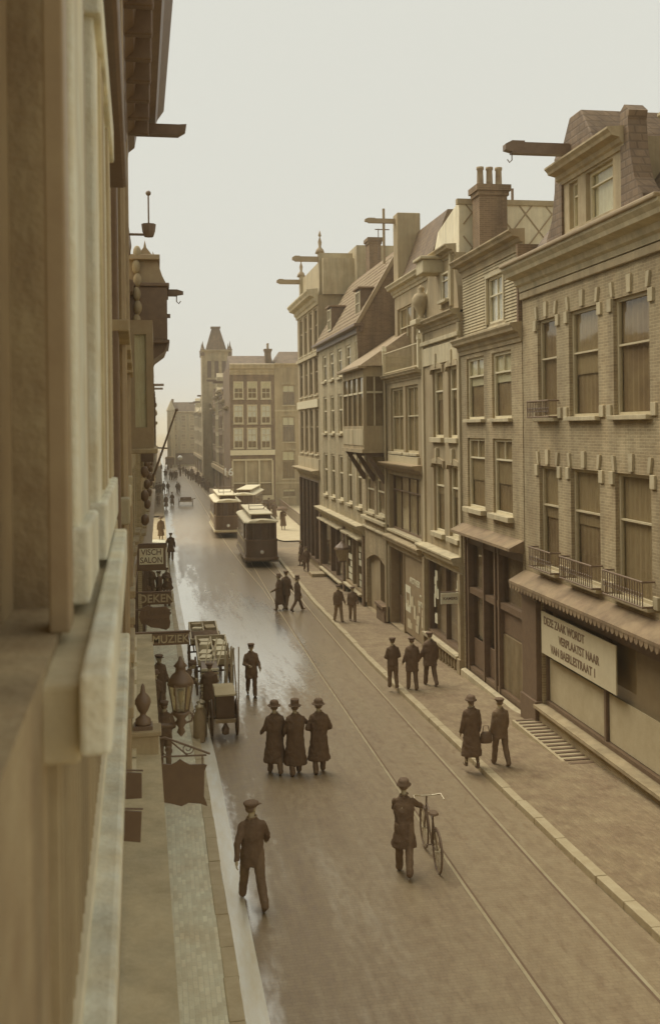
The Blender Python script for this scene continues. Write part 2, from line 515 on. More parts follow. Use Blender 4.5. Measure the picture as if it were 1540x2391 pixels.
# ------------------------------------------------------------------ ground, road, pavements
def ylist(a, b):
    out = [a]; y = a
    while y < b - 1e-6:
        y = min(b, y + (2.0 if y < 130 else 25.0 if y < 500 else 250.0)); out.append(y)
    return out
def poly(pts, y):
    if y <= pts[0][0]: return pts[0][1]
    for (a, b), (c, d) in zip(pts, pts[1:]):
        if y <= c: return b + (d - b) * (y - a) / (c - a)
    return pts[-1][1]
def strip(xa, xb, y0, y1, lift, n=1):
    mb = MB(); ys = ylist(y0, y1); vs = []
    for y in ys:
        a = xa(y) if callable(xa) else xa; b = xb(y) if callable(xb) else xb
        for k in range(n + 1): vs.append((a + (b - a) * k / n, y, zg(y) + lift))
    fs = []
    for i in range(len(ys) - 1):
        for k in range(n):
            q = i * (n + 1) + k
            fs.append((q, q + 1, q + n + 2, q + n + 1))
    mb.add(vs, fs); return mb

M['ground'] = mat('beaten_ground', 125, 0.9, 8, 0.5, 0.1)
M['paving'] = mat('brick_paving', 104, 0.7, 13, 2.2, 0.5, 30, brick=(0.21, 0.07, 'floor', 0.8), spec=0.35)
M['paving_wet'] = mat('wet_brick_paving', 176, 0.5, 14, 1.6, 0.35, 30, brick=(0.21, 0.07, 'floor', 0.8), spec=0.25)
M['kerb'] = mat('kerb_stone', 132, 0.6, 10, 3, 0.2)
M['rail'] = mat('rail_steel', 142, 0.3, 10, 2, 0.02, spec=0.8, metal=0.2)
M['groove'] = mat('rail_groove', 78, 0.8, 4, 6, 0.0)

def road_material():
    # streaked, partly wet wood-block road
    m = bpy.data.materials.new('wet_wood_block_road'); m.use_nodes = True
    n, l = m.node_tree.nodes, m.node_tree.links
    b = n['Principled BSDF']
    geo = n.new('ShaderNodeNewGeometry')
    def noise(scale, st, detail=6, rough=0.6):
        mp = n.new('ShaderNodeMapping'); mp.inputs['Scale'].default_value = st
        l.new(geo.outputs['Position'], mp.inputs['Vector'])
        z = n.new('ShaderNodeTexNoise'); z.inputs['Scale'].default_value = scale; z.inputs['Detail'].default_value = detail; z.inputs['Roughness'].default_value = rough
        l.new(mp.outputs['Vector'], z.inputs['Vector']); return z.outputs['Fac']
    def ramp(src, a, b_, va=0.0, vb=1.0):
        r = n.new('ShaderNodeMapRange'); r.inputs['From Min'].default_value = a; r.inputs['From Max'].default_value = b_
        r.inputs['To Min'].default_value = va; r.inputs['To Max'].default_value = vb
        l.new(src, r.inputs['Value']); return r.outputs['Result']
    def math_(op, a, b_):
        q = n.new('ShaderNodeMath'); q.operation = op
        for i, s in enumerate((a, b_)):
            if isinstance(s, (int, float)): q.inputs[i].default_value = s
            else: l.new(s, q.inputs[i])
        return q.outputs[0]
    sep = n.new('ShaderNodeSeparateXYZ'); l.new(geo.outputs['Position'], sep.inputs['Vector'])
    streak = noise(1.0, (2.6, 0.22, 1))            # wheel-worn streaks along the street
    fine = noise(9.0, (1, 0.35, 1), 5)
    patch = noise(0.16, (1.0, 0.55, 1), 3)
    # water standing in the left gutter and in the worn hollow half way down the street
    gut = ramp(sep.outputs['X'], 1.25, 2.9, 1.0, 0.0)
    gutY = math_('MULTIPLY', ramp(sep.outputs['Y'], 24, 36), ramp(sep.outputs['Y'], 52, 74, 1.0, 0.0))
    gut2 = math_('MULTIPLY', ramp(sep.outputs['X'], 1.0, 1.5, 1.0, 0.0), 0.75)
    hol = math_('MULTIPLY', math_('MULTIPLY', ramp(sep.outputs['X'], 1.4, 2.2), ramp(sep.outputs['X'], 4.6, 6.0, 1.0, 0.0)),
                math_('MULTIPLY', ramp(sep.outputs['Y'], 27, 36), ramp(sep.outputs['Y'], 44, 60, 1.0, 0.0)))
    mask = math_('MAXIMUM', math_('MAXIMUM', math_('MULTIPLY', gut, gutY), gut2), math_('MULTIPLY', hol, 0.85))
    mask = math_('ADD', mask, math_('MULTIPLY', math_('SUBTRACT', streak, 0.5), 1.6))
    mask = math_('ADD', mask, math_('MULTIPLY', math_('SUBTRACT', patch, 0.5), 0.8))
    mask = math_('ADD', mask, math_('MULTIPLY', math_('SUBTRACT', fine, 0.5), 0.9))
    wet = ramp(mask, 0.0, 0.75)
    wn = n.new('ShaderNodeMapRange'); wn.interpolation_type = 'SMOOTHSTEP'
    l.new(wet, wn.inputs['Value']); wet = wn.outputs['Result']
    wet = math_('MULTIPLY', wet, math_('MAXIMUM', ramp(sep.outputs['Y'], 17, 27, 0.3, 1.0), ramp(sep.outputs['X'], 1.3, 1.7, 1.0, 0.0)))
    wet = math_('MAXIMUM', wet, math_('MULTIPLY', ramp(sep.outputs['Y'], 26, 46, 0.0, 1.0), ramp(streak, 0.3, 0.7, 0.22, 0.42)))
    cr = n.new('ShaderNodeValToRGB')
    cr.color_ramp.elements[0].position = 0.3; cr.color_ramp.elements[1].position = 0.72
    cr.color_ramp.elements[0].color = albedo(84); cr.color_ramp.elements[1].color = albedo(124)
    grain = noise(38.0, (1, 0.6, 1), 3, 0.7)
    l.new(math_('ADD', math_('ADD', math_('MULTIPLY', fine, 0.40), math_('MULTIPLY', streak, 0.36)), math_('MULTIPLY', grain, 0.24)), cr.inputs['Fac'])
    bt = n.new('ShaderNodeTexBrick')                    # wood blocks laid across the street
    bt.inputs['Brick Width'].default_value = 0.21; bt.inputs['Row Height'].default_value = 0.085; bt.inputs['Mortar Size'].default_value = 0.008
    bt.inputs['Scale'].default_value = 1.0
    bt.inputs['Color1'].default_value = (1, 1, 1, 1); bt.inputs['Color2'].default_value = (0.78, 0.77, 0.75, 1); bt.inputs['Mortar'].default_value = (0.6, 0.58, 0.55, 1)
    l.new(geo.outputs['Position'], bt.inputs['Vector'])
    mxb = n.new('ShaderNodeMix'); mxb.data_type = 'RGBA'; mxb.blend_type = 'MULTIPLY'; mxb.inputs['Factor'].default_value = 0.38
    l.new(cr.outputs['Color'], mxb.inputs['A']); l.new(bt.outputs['Color'], mxb.inputs['B'])
    l.new(mxb.outputs['Result'], b.inputs['Base Color'])
    rg = math_('SUBTRACT', ramp(fine, 0.3, 0.7, 0.42, 0.60), math_('MULTIPLY', wet, 0.26))
    l.new(rg, b.inputs['Roughness'])
    b.inputs['Specular IOR Level'].default_value = 0.5
    b.inputs['IOR'].default_value = 1.5
    bp = n.new('ShaderNodeBump'); bp.inputs['Strength'].default_value = 0.28; bp.inputs['Distance'].default_value = 0.02
    l.new(fine, bp.inputs['Height']); l.new(bp.outputs['Normal'], b.inputs['Normal'])
    bc = n.new('ShaderNodeBump'); bc.inputs['Strength'].default_value = 0.06; bc.inputs['Distance'].default_value = 0.02
    lv = n.new('ShaderNodeCombineXYZ'); lv.inputs['Z'].default_value = 1.0; l.new(lv.outputs[0], bc.inputs['Normal'])      # standing water lies level
    l.new(fine, bc.inputs['Height']); 
    gl = n.new('ShaderNodeBsdfGlossy'); gl.inputs['Roughness'].default_value = 0.2; gl.inputs['Color'].default_value = (0.93, 0.92, 0.88, 1)
    l.new(bc.outputs['Normal'], gl.inputs['Normal'])
    lw = n.new('ShaderNodeLayerWeight'); lw.inputs['Blend'].default_value = 0.5; l.new(bc.outputs['Normal'], lw.inputs['Normal'])
    fac = math_('MULTIPLY', math_('MULTIPLY', math_('MULTIPLY', lw.outputs['Facing'], lw.outputs['Facing']), 1.3), wet)
    ms = n.new('ShaderNodeMixShader'); l.new(fac, ms.inputs['Fac']); l.new(b.outputs[0], ms.inputs[1]); l.new(gl.outputs[0], ms.inputs[2])
    l.new(ms.outputs[0], n['Material Output'].inputs['Surface'])
    return m
M['road'] = road_material()

KR = [(-20, 6.75), (10, 6.78), (16, 6.86), (34, 7.12), (50, 7.45), (66, 7.75), (76, 8.0)]      # right kerb
KL = [(-20, 0.95), (16, 0.95), (24, 0.95), (38, 0.78), (60, 0.62), (86, 0.55), (400, 0.55)]    # left kerb
struct(strip(-400, 400, -60, 3000, -0.06, 8).build('ground', 'ground'))
road = struct(strip(lambda y: poly(KL, y), lambda y: poly(KR, y) if y < 76 else (12.0 if y < 122 else 7.3), -30, 480, 0.0, 6).build('road', 'road'))
pav_r = struct(strip(lambda y: poly(KR, y) + 0.16, 10.2, -30, 75, 0.12).build('pavement_right', 'paving'))
pav_l = struct(strip(-2.2, lambda y: poly(KL, y) - 0.14, -30, 84, 0.11).build('pavement_left', 'paving_wet'))
M['quay'] = mat('pale_quay_paving', 132, 0.7, 8, 1.0, 0.2)
pav_b = MB(); 
PBX = [(80, 9.6), (84, 8.6), (88, 8.25), (120, 8.25)]
struct(strip(lambda y: poly(PBX, y), 40.0, 80, 121, 0.10).build('bridge_pavement', 'quay'))
struct(strip(7.3, 8.6, 121, 480, 0.10).build('far_pavement_right', 'paving'))
struct(strip(-0.8, 0.42, 108, 480, 0.10).build('far_pavement_left', 'paving'))
# kerb stones, one by one
def kerbs(pts, w, y0, y1, parent, side):
    y = y0
    while y < y1:
        L = random.uniform(0.85, 1.15); e = min(y1, y + L) - 0.012
        a, b = poly(pts, y), poly(pts, e); dz = random.uniform(-0.006, 0.006); dx = random.uniform(-0.008, 0.008)
        za, zb = zg(y) + 0.125 + dz, zg(e) + 0.125 + dz
        MB().hexa([(a + dx, y, za - 0.3), (a + w + dx, y, za - 0.3), (b + w + dx, e, zb - 0.3), (b + dx, e, zb - 0.3),
                   (a + dx, y, za), (a + w + dx, y, za), (b + w + dx, e, zb), (b + dx, e, zb)]).build('kerbstone', 'kerb', parent, bevel=0.015)
        y += L
kerbs(KR, 0.20, 9, 76, pav_r, 1)
kerbs([(a, b - 0.20) for a, b in KL], 0.20, 9, 60, pav_l, -1)
# pale stone gutter along the left kerb
M['gutter'] = mat('wet_gutter_stone', 182, 0.22, 16, 1.6, 0.15, spec=0.7, streak=(3, 0.5, 1))
struct(strip(lambda y: poly(KL, y) + 0.01, lambda y: poly(KL, y) + 0.30, 6, 84, 0.004).build('gutter', 'gutter'))
# tram rails with their grooves
def rail(pts, y0, y1, gauge):
    for sg in (-1, 1):
        f = lambda y: poly(pts, y) + sg * gauge / 2
        strip(lambda y: f(y) - 0.026, lambda y: f(y) + 0.026, y0, y1, 0.006).build('rail', 'rail', road)
        strip(lambda y: f(y) - sg * 0.035 - 0.03, lambda y: f(y) - sg * 0.035 + 0.03, y0, y1, 0.003).build('rail_groove', 'groove', road)
TR = [(6, 5.25), (16, 5.49), (34, 5.92), (52, 6.35), (66, 6.6), (80, 7.1), (100, 8.7), (118, 11.0)]
TL = [(46, 6.2), (56, 6.22), (66, 5.98), (76, 5.85), (86, 5.8), (400, 5.8)]
rail(TR, 6, 118, 1.435)
rail(TL, 52, 400, 1.435)

# ------------------------------------------------------------------ right-hand houses
XF = 9.6
FRR = Fr((XF, 0), (0, 1), (-1, 0))
def RW(xl, xr, yt, yb, X=XF):                 # picture box on the right-hand facade -> (s0,s1,z0,z1)
    c, m = (xl + xr) / 2, (yt + yb) / 2
    return (onX(xr, m, X).y, onX(xl, m, X).y, onX(c, yb, X).z, onX(c, yt, X).z)
def RY(x, y=1000, X=XF): return onX(x, y, X).y
def RZ(x, y, X=XF): return onX(x, y, X).z

def arch_blocks(fr, root, s0, s1, z, m='stone'):
    """flat brick arch with stone end blocks, quoins and keystone over a window"""
    for a, b in ((s0 - 0.22, s0 - 0.02), (s1 + 0.02, s1 + 0.22)):
        MB().fb(fr, a, b, z - 0.26, z + 0.02, -0.02, 0.05).build('quoin_block', m, root, bevel=0.01)
    c = (s0 + s1) / 2
    for k, (p, w, h, lean) in enumerate(((s0 + 0.02, 0.10, 0.36, -0.06), (c, 0.16, 0.42, 0.0), (s1 - 0.02, 0.10, 0.36, 0.06))):
        MB().prism(fr, [(p - w / 2, z + 0.05), (p + w / 2, z + 0.05), (p + w / 2 + lean + 0.02, z + h), (p - w / 2 + lean - 0.02, z + h)], -0.02, 0.05).build('voussoir', m, root)
def balconet(fr, root, s0, s1, z0, z1, d=0.26):
    mb = MB()
    for z in (z0 + 0.04, z1): mb.tube([fr.p(s0, z, 0.0), fr.p(s0, z, d), fr.p(s1, z, d), fr.p(s1, z, 0.0)], 0.022, 6)
    n = max(6, int((s1 - s0) / 0.11))
    for k in range(n + 1):
        s = s0 + (s1 - s0) * k / n
        mb.tube([fr.p(s, z0 + 0.04, d), fr.p(s, z1, d)], 0.012, 5)
    for k in range(n):
        s = s0 + (s1 - s0) * (k + 0.5) / n
        mb.tube([fr.p(s + 0.035 * math.cos(q), (z0 + z1) / 2 + 0.05 * math.sin(q), d) for q in [i * math.pi / 4 for i in range(8)]], 0.008, 4, closed=True)
    return mb.build('balcony_railing', 'iron', root)
def hoist(fr, root, s, z, d0, d1, h=0.22, w=0.16, m='dark_wood', hook=True):
    b = MB().fb(fr, s - w / 2, s + w / 2, z - h / 2, z + h / 2, d0, d1)
    b.prism(Fr((fr.p(s, 0).x, fr.p(s, 0).y), fr.n, fr.u), [(d1, z - h * 0.35), (d1 + 0.16, z - h * 0.2), (d1 + 0.16, z + h * 0.3), (d1, z + h * 0.62), (d1 - 0.3, z + h * 0.62), (d1 - 0.3, z)], -w / 2 - 0.006, w / 2 + 0.006)
    o = b.build('hoist_beam', m, root)
    if hook:
        c = fr.p(s, z - h / 2, d1 - 0.02)
        MB().tube([c, c + Vector((0, 0, -0.14)), c + fr.n * 0.06 + Vector((0, 0, -0.2)), c + fr.n * 0.11 + Vector((0, 0, -0.13))], 0.014, 6).build('hook', 'iron', o)
    return o
def mansard(fr, root, s0, s1, z0, z1, back, depth, m, name='roof'):
    vs = [fr.p(s0, z0, 0), fr.p(s1, z0, 0), fr.p(s1, z1, -back), fr.p(s0, z1, -back), fr.p(s1, z0, -depth), fr.p(s0, z0, -depth), fr.p(s1, z1 + 0.1, -depth), fr.p(s0, z1 + 0.1, -depth)]
    return MB().add(vs, [(0, 1, 2, 3), (3, 2, 6, 7), (1, 4, 6, 2), (0, 3, 7, 5), (4, 5, 7, 6), (0, 5, 4, 1)]).build(name, m, root)
def chimney(root, x0, x1, y0, y1, z0, z1, pots, m='brick_dark', name='chimney'):
    mb = MB().box(x0, x1, y0, y1, z0, z1 - 0.35)
    mb.box(x0 - 0.05, x1 + 0.05, y0 - 0.05, y1 + 0.05, z1 - 0.35, z1 - 0.2)
    mb.box(x0 - 0.11, x1 + 0.11, y0 - 0.11, y1 + 0.11, z1 - 0.2, z1)
    o = mb.build(name, m, root)
    for k in range(pots):
        x = x0 + (x1 - x0) * (k + 0.5) / pots if (x1 - x0) > (y1 - y0) else (x0 + x1) / 2
        y = (y0 + y1) / 2 if (x1 - x0) > (y1 - y0) else y0 + (y1 - y0) * (k + 0.5) / pots
        MB().lathe((x, y, z1), [(0.13, 0), (0.115, 0.08), (0.10, 0.55), (0.125, 0.58), (0.125, 0.66), (0.08, 0.66)], 12).build('chimney_pot', 'tile', o, smooth=True)
    return o

ROW = 'houses along the right side of the street'
# --- R1: tall brick house with the moving notice
s0, s1 = 17.6, RY(1222)
zt = RZ(1300, 603)
g0 = zg(24) - 0.5
r1 = thing('corner_shop_house', (XF, (s0 + s1) / 2, zg(22)), 'tall brown brick house with moving notice in shop window, gabled dormer and hoist beam', 'house', ROW)
up = [RW(1255, 1299, 742, 975), RW(1328, 1396, 712, 975)]
lo = [RW(1257, 1299, 1088, 1330), RW(1327, 1396, 1092, 1358)]
z_u0, z_u1 = up[0][2], up[0][3]; z_l0, z_l1 = lo[0][2], lo[0][3]
wcols = [(up[0][0], up[0][1]), (up[1][0], up[1][1])]
wd = wcols[1][1] - wcols[1][0]; gap = wcols[0][0] - wcols[1][1]
wcols.append((wcols[1][0] - gap - wd, wcols[1][0] - gap))
z_awn = RZ(1300, 1385)
shop = (s0 + 0.35, RY(1266, 1600), zg(22) + 0.55, z_awn - 0.25, 0.30)
ops = [(a, b, z_u0, z_u1) for a, b in wcols] + [(a, b, z_l0, z_l1) for a, b in wcols] + [shop]
wall(FRR, s0, s1, g0, zt, ops, depth=9).build('wall', 'brick', r1)
for i, (a, b) in enumerate(wcols):
    window(FRR, r1, a, b, z_u0, z_u1, rows=(0.60,), frame='cream_wood', sillw=0.14, rec=0.14, fw=0.075, blind='curtain_dim' if i == 1 else None, blind_frac=0.6)
    window(FRR, r1, a, b, z_l0, z_l1, rows=(0.62,), frame='cream_wood', sillw=0.16, rec=0.14, fw=0.075, blind='curtain_dim', blind_frac=1.0 if i == 2 else 0.5)
    arch_blocks(FRR, r1, a, b, z_u1); arch_blocks(FRR, r1, a, b, z_l1)
    balconet(FRR, r1, a - 0.1, b + 0.1, z_l0 - 0.02, z_l0 + 0.52)
    for z in (z_u0, z_l0):
        for q in ((a - 0.30, a - 0.09), (b + 0.09, b + 0.30)):
            MB().fb(FRR, q[0], q[1], z - 0.02, z + 0.24, -0.02, 0.05).build('quoin_block', 'stone', r1, bevel=0.01)
balconet(FRR, r1, wcols[0][0] - 0.1, wcols[0][1] + 0.1, z_u0 - 0.02, z_u0 + 0.42)
MB().fb(FRR, s0, s1 - 0.02, RZ(1300, 672), RZ(1300, 655), -0.02, 0.09).build('string_course', 'stone_grey', r1, bevel=0.02)
cornice(FRR, s0, s1, zt + 0.12, 0.62, 0.55, 'stone', r1, over=0.12)
MB().fb(FRR, s0 - 0.1, s1 + 0.1, zt + 0.12, zt + 0.22, -0.3, 0.62).build('gutter', 'mid_wood', r1, bevel=0.03)
mansard(FRR, r1, s0, s1, zt + 0.15, zt + 3.6, 2.6, 9, 'slate')
# wall dormer with pediment, side wings and hoist beam
da, db = 20.0, RY(1316, 500); dz1 = RZ(1330, 392)
mb = wall(FRR, da, db, zt + 0.2, dz1, [(22.35, db - 0.32, zt + 0.55, dz1 - 0.35), (da + 0.5, 21.9, zt + 0.55, dz1 - 0.35)], depth=3.0)
dm = mb.build('dormer', 'stone_grey', r1)
window(FRR, r1, 22.35, db - 0.32, zt + 0.55, dz1 - 0.35, rows=(0.7,), frame='white_wood', blind='curtain', sill=None)
window(FRR, r1, da + 0.5, 21.9, zt + 0.55, dz1 - 0.35, rows=(0.7,), frame='white_wood', blind='curtain', sill=None)
cornice(FRR, da, db, dz1 + 0.12, 0.42, 0.42, 'stone_grey', dm, over=0.16)
MB().prism(FRR, [(db - 2.0, dz1 + 0.12), (db + 0.1, dz1 + 0.12), (db - 0.12, dz1 + 0.5), (db - 0.62, dz1 + 1.12), (db - 1.25, dz1 + 1.12), (db - 1.75, dz1 + 0.5)], -2.5, 0.1).build('pediment', 'slate', dm, bevel=0.03)
hoist(FRR, r1, db - 0.55, dz1 + 0.38, -0.5, 1.5, 0.26, 0.2, 'dark_wood')
for e, sg in ((db, 1), (da, -1)):
    pr = [(e, zt + 0.2), (e + sg * 1.05, zt + 0.2), (e + sg * 0.95, zt + 0.55), (e + sg * 0.62, zt + 0.95), (e + sg * 0.42, zt + 1.6), (e + sg * 0.36, zt + 2.2), (e + sg * 0.42, zt + 2.38), (e + sg * 0.2, zt + 2.55), (e, zt + 2.45)]
    MB().prism(FRR, pr, -0.35, 0.06).build('scroll_wing', 'slate', dm)
# shop front: awning, pilaster, notice, blind, sill
M['awning_board'] = mat('grey_awning_board', 98, 0.8, 9, 2, 0.2, grime=0.3)
aw = MB().sweep(FRR, s0, s1 + 0.05, [(0.0, z_awn + 0.28), (0.46, z_awn + 0.02), (0.46, z_awn - 0.05), (0.0, z_awn + 0.16)])
n = 40
for k in range(n):
    a = s0 + (s1 + 0.05 - s0) * k / n; w = (s1 + 0.05 - s0) / n
    aw.prism(FRR, [(a, z_awn - 0.05), (a + w, z_awn - 0.05), (a + w * 0.8, z_awn - 0.15), (a + w * 0.5, z_awn - 0.19), (a + w * 0.2, z_awn - 0.15)], 0.43, 0.45)
aw.build('awning', 'awning_board', r1)
pl0, pl1 = RY(1264, 1600), s1 - 0.04
MB().fb(FRR, pl0, pl1, zg(25) - 0.1, z_awn + 0.15, -0.02, 0.14).fb(FRR, pl0 - 0.05, pl1 + 0.02, zg(25) - 0.1, zg(25) + 0.75, -0.02, 0.2).fb(FRR, pl0 - 0.04, pl1 + 0.02, z_awn - 0.35, z_awn - 0.2, -0.02, 0.2).build('pilaster', 'dark_wood', r1, bevel=0.02)
a, b, c, d = shop[:4]
ft = MB().fb(FRR, a, b, c, c + 0.1, -0.3, -0.08).fb(FRR, a, b, d - 0.3, d, -0.3, -0.06)
for k in range(3): ft.fb(FRR, a + (b - a) * k / 2 - 0.05, a + (b - a) * k / 2 + 0.05, c + 0.1, d - 0.3, -0.28, -0.1)
sf = ft.build('shop_front', 'dark_wood', r1)
for k in range(2):
    p, q = a + (b - a) * k / 2 + 0.05, a + (b - a) * (k + 1) / 2 - 0.05
    MB().fb(FRR, p, q, c + 0.1, d - 0.3, -0.2, -0.19).build('pane', 'glass', sf)
    MB().fb(FRR, p, q, c + 0.1, d - 0.3, -0.29, -0.27).build('shop_blind', 'mid_wood', sf)
    MB().fb(FRR, p + 0.04, q - 0.04, c + 0.12, c + 1.18, -0.185, -0.17).build('lowered_blind', 'sailcloth', sf)
MB().sweep(FRR, s0 + 0.1, pl0, [(0, c - 0.5), (0.1, c - 0.5), (0.1, c - 0.12), (0.24, c - 0.08), (0.24, c), (0, c + 0.02)]).build('shop_sill', 'stone_grey', r1)
# the notice board (fixed in the window, lies nearly flat on the front)
nz1, nz0 = RZ(1300, 1441), RZ(1300, 1541)
na, nb = RY(1268, 1490) - 4.3, RY(1268, 1490)
nb_ = MB().fb(FRR, na, nb, nz0, nz1, 0.02, 0.05).build('notice_board', 'cream_sign', r1)
nb_['label'] = 'cream notice board announcing the shop is moving'
hgt = nz1 - nz0
for i, (t, kx) in enumerate((('DEZE ZAAK WORDT', 1.42), ('VERPLAATST NAAR', 2.3), ('VAN BAERLESTRAAT 1', 1.95))):
    lettering(t, hgt * 0.27, 'ink', nb_, FRR.p(nb - kx, nz1 - hgt * (0.2 + 0.30 * i), 0.054), (0, -1, 0), (0, 0, 1), stretch=0.93)
# cellar light let into the pavement
cy0, cy1 = 21.5, RY(1240, 1700) - 0.6
MB().box(XF - 0.75, XF - 0.03, cy0, cy1, zg(23) - 0.2, zg(23) + 0.17).build('cellar_kerb', 'kerb', r1)
gr = MB()
for k in range(14):
    y = cy0 + 0.12 + (cy1 - cy0 - 0.24) * k / 13
    gr.box(XF - 0.68, XF - 0.1, y - 0.05, y + 0.05, zg(23) + 0.175, zg(23) + 0.19)
gr.build('cellar_grating', 'iron', r1)

# --- R2: narrow brick house with boarded attic
s0, s1 = RY(1220), RY(1077)
r2 = thing('boarded_attic_house', (XF, (s0 + s1) / 2, zg(29)), 'narrow brick house with pale weatherboarded attic storey and shuttered dark shop', 'house', ROW)
zc = RZ(1130, 790)
u = [RW(1089, 1129, 833, 978), RW(1148, 1193, 820, 978)]; q = [RW(1091, 1132, 1022, 1188), RW(1150, 1198, 1024, 1202)]
zu = (u[0][2] + u[1][2]) / 2, (u[0][3] + u[1][3]) / 2; zq = (q[0][2] + q[1][2]) / 2, (q[0][3] + q[1][3]) / 2
zp = RZ(1150, 1258)
sh = (s0 + 0.12, s1 - 0.12, zg(29) + 0.1, zp - 0.15, 0.5)
ops = [(w[0], w[1], zu[0], zu[1]) for w in u] + [(w[0], w[1], zq[0], zq[1]) for w in u] + [sh]
wall(FRR, s0, s1, g0, zc, ops, depth=9).build('wall', 'brick', r2)
for w in u:
    window(FRR, r2, w[0], w[1], zu[0], zu[1], rows=(0.70,), topcols=2, frame='white_wood', blind='curtain', blind_frac=0.45, fw=0.085, rec=0.12, sillw=0.14)
    window(FRR, r2, w[0], w[1], zq[0], zq[1], rows=(0.72,), cols=1, topcols=2, frame='white_wood', blind='curtain_dim', blind_frac=0.6, fw=0.085, rec=0.12, sillw=0.18, sill_h=0.14)
cornice(FRR, s0, s1, zc + 0.15, 0.5, 0.34, 'stone_grey', r2, over=0.05)
# weatherboards, one by one
zb0, zb1 = zc + 0.16, RZ(1150, 610)
wx = RW(1130, 1168, 640, 775); wz0, wz1 = zb0 + 0.25, wx[3] - 0.02
at = wall(Fr((XF + 0.12, 0), (0, 1), (-1, 0)), s0 + 0.12, s1, zb0, zb1, [(wx[0], wx[1], wz0, wz1)], depth=5).build('attic_storey', 'plaster', r2)
nb2 = 22; hb = (zb1 - zb0) / nb2
FR2 = Fr((XF + 0.12, 0), (0, 1), (-1, 0))
for k in range(nb2):
    za = zb0 + hb * k; spans = [(s0 + 0.12, s1)] if (za + hb < wz0 or za > wz1) else [(s0 + 0.12, wx[0] - 0.09), (wx[1] + 0.09, s1)]
    for a, b in spans:
        MB().sweep(FR2, a, b, [(0.005, za), (0.045, za - 0.006), (0.04, za + 0.01), (0.015, za + hb)]).build('weatherboard', 'plaster_pale', at)
window(FR2, r2, wx[0], wx[1], wz0, wz1, rows=(0.6,), cols=2, frame='white_wood', blind='blind', rec=0.08, sill=None, fw=0.07)
MB().fb(FR2, wx[0] - 0.09, wx[0], wz0, wz1 + 0.1, 0.0, 0.07).fb(FR2, wx[1], wx[1] + 0.09, wz0, wz1 + 0.1, 0.0, 0.07).fb(FR2, wx[0] - 0.09, wx[1] + 0.09, wz1, wz1 + 0.1, 0.0, 0.08).build('window_casing', 'cream_wood', r2)
cornice(FR2, s0 + 0.12, s1, zb1 + 0.5, 0.42, 0.45, 'plaster', r2, over=0.12)
MB().fb(FR2, s0 + 0.1, s1, zb1 - 0.02, zb1 + 0.12, -0.3, 0.07).build('frieze', 'plaster', r2)
MB().fb(FRR, s0 - 0.02, s0 + 0.10, zb0 - 0.3, zb1 + 0.1, -1.0, 0.1).build('parapet_end', 'brick_dark', r2)  # dark brick puts the shade of this end face into its colour
# shop below
MB().sweep(FRR, s0 + 0.02, s1 - 0.02, [(0, zp + 0.22), (0.42, zp + 0.02), (0.42, zp - 0.06), (0, zp - 0.12)]).build('pent_roof', 'awning_board', r2)
fr_ = MB(); a, b, c, d = sh[:4]
ks = [a, a + (b - a) * 0.40, a + (b - a) * 0.46, a + (b - a) * 0.66, a + (b - a) * 0.95, b]
for k in ks: fr_.fb(FRR, k - 0.06, k + 0.06, c, d, -0.4, -0.02)
fr_.fb(FRR, a, b, d - 0.25, d, -0.4, -0.05).fb(FRR, a, b, c + 2.62, c + 2.80, -0.4, -0.06).fb(FRR, a, b, c, c + 0.3, -0.4, -0.05)
s2 = fr_.build('shop_front', 'dark_wood', r2)
for i, (p, q_) in enumerate(zip(ks, ks[1:])):
    MB().fb(FRR, p + 0.06, q_ - 0.06, c + 2.8, d - 0.25, -0.22, -0.2).build('pane', 'glass', s2)
    MB().fb(FRR, p + 0.06, q_ - 0.06, c + 2.8, d - 0.25, -0.34, -0.32).build('dark_backing', 'dim', s2)
    if i == 0:
        MB().fb(FRR, p + 0.06, q_ - 0.06, c + 0.3, c + 1.9, -0.2, -0.17).build('shutter', 'mid_wood', s2)
        sl = MB()
        for k in range(22):
            x = p + 0.08 + (q_ - p - 0.16) * k / 21
            sl.fb(FRR, x - 0.018, x + 0.018, c + 0.32, c + 1.88, -0.172, -0.145)
        sl.build('shutter_ribs', 'stone_grey', s2)
        MB().fb(FRR, p + 0.06, q_ - 0.06, c + 1.92, c + 2.6, -0.2, -0.17).build('panel', 'dark_wood', s2, bevel=0.02)
    else:
        MB().fb(FRR, p + 0.08, q_ - 0.08, c + 0.32, c + 1.2, -0.24, -0.18).build('door_panel', 'dark_wood', s2, bevel=0.02)
        MB().fb(FRR, p + 0.08, q_ - 0.08, c + 1.28, c + 2.6, -0.22, -0.2).build('pane', 'glass', s2)
        MB().fb(FRR, p + 0.08, q_ - 0.08, c + 1.28, c + 2.6, -0.34, -0.32).build('dark_backing', 'dim', s2)
MB().sweep(FRR, a, b, [(0, c - 0.25), (0.16, c - 0.25), (0.16, c + 0.12), (0.05, c + 0.16), (0, c + 0.16)]).build('shop_sill', 'stone', r2)

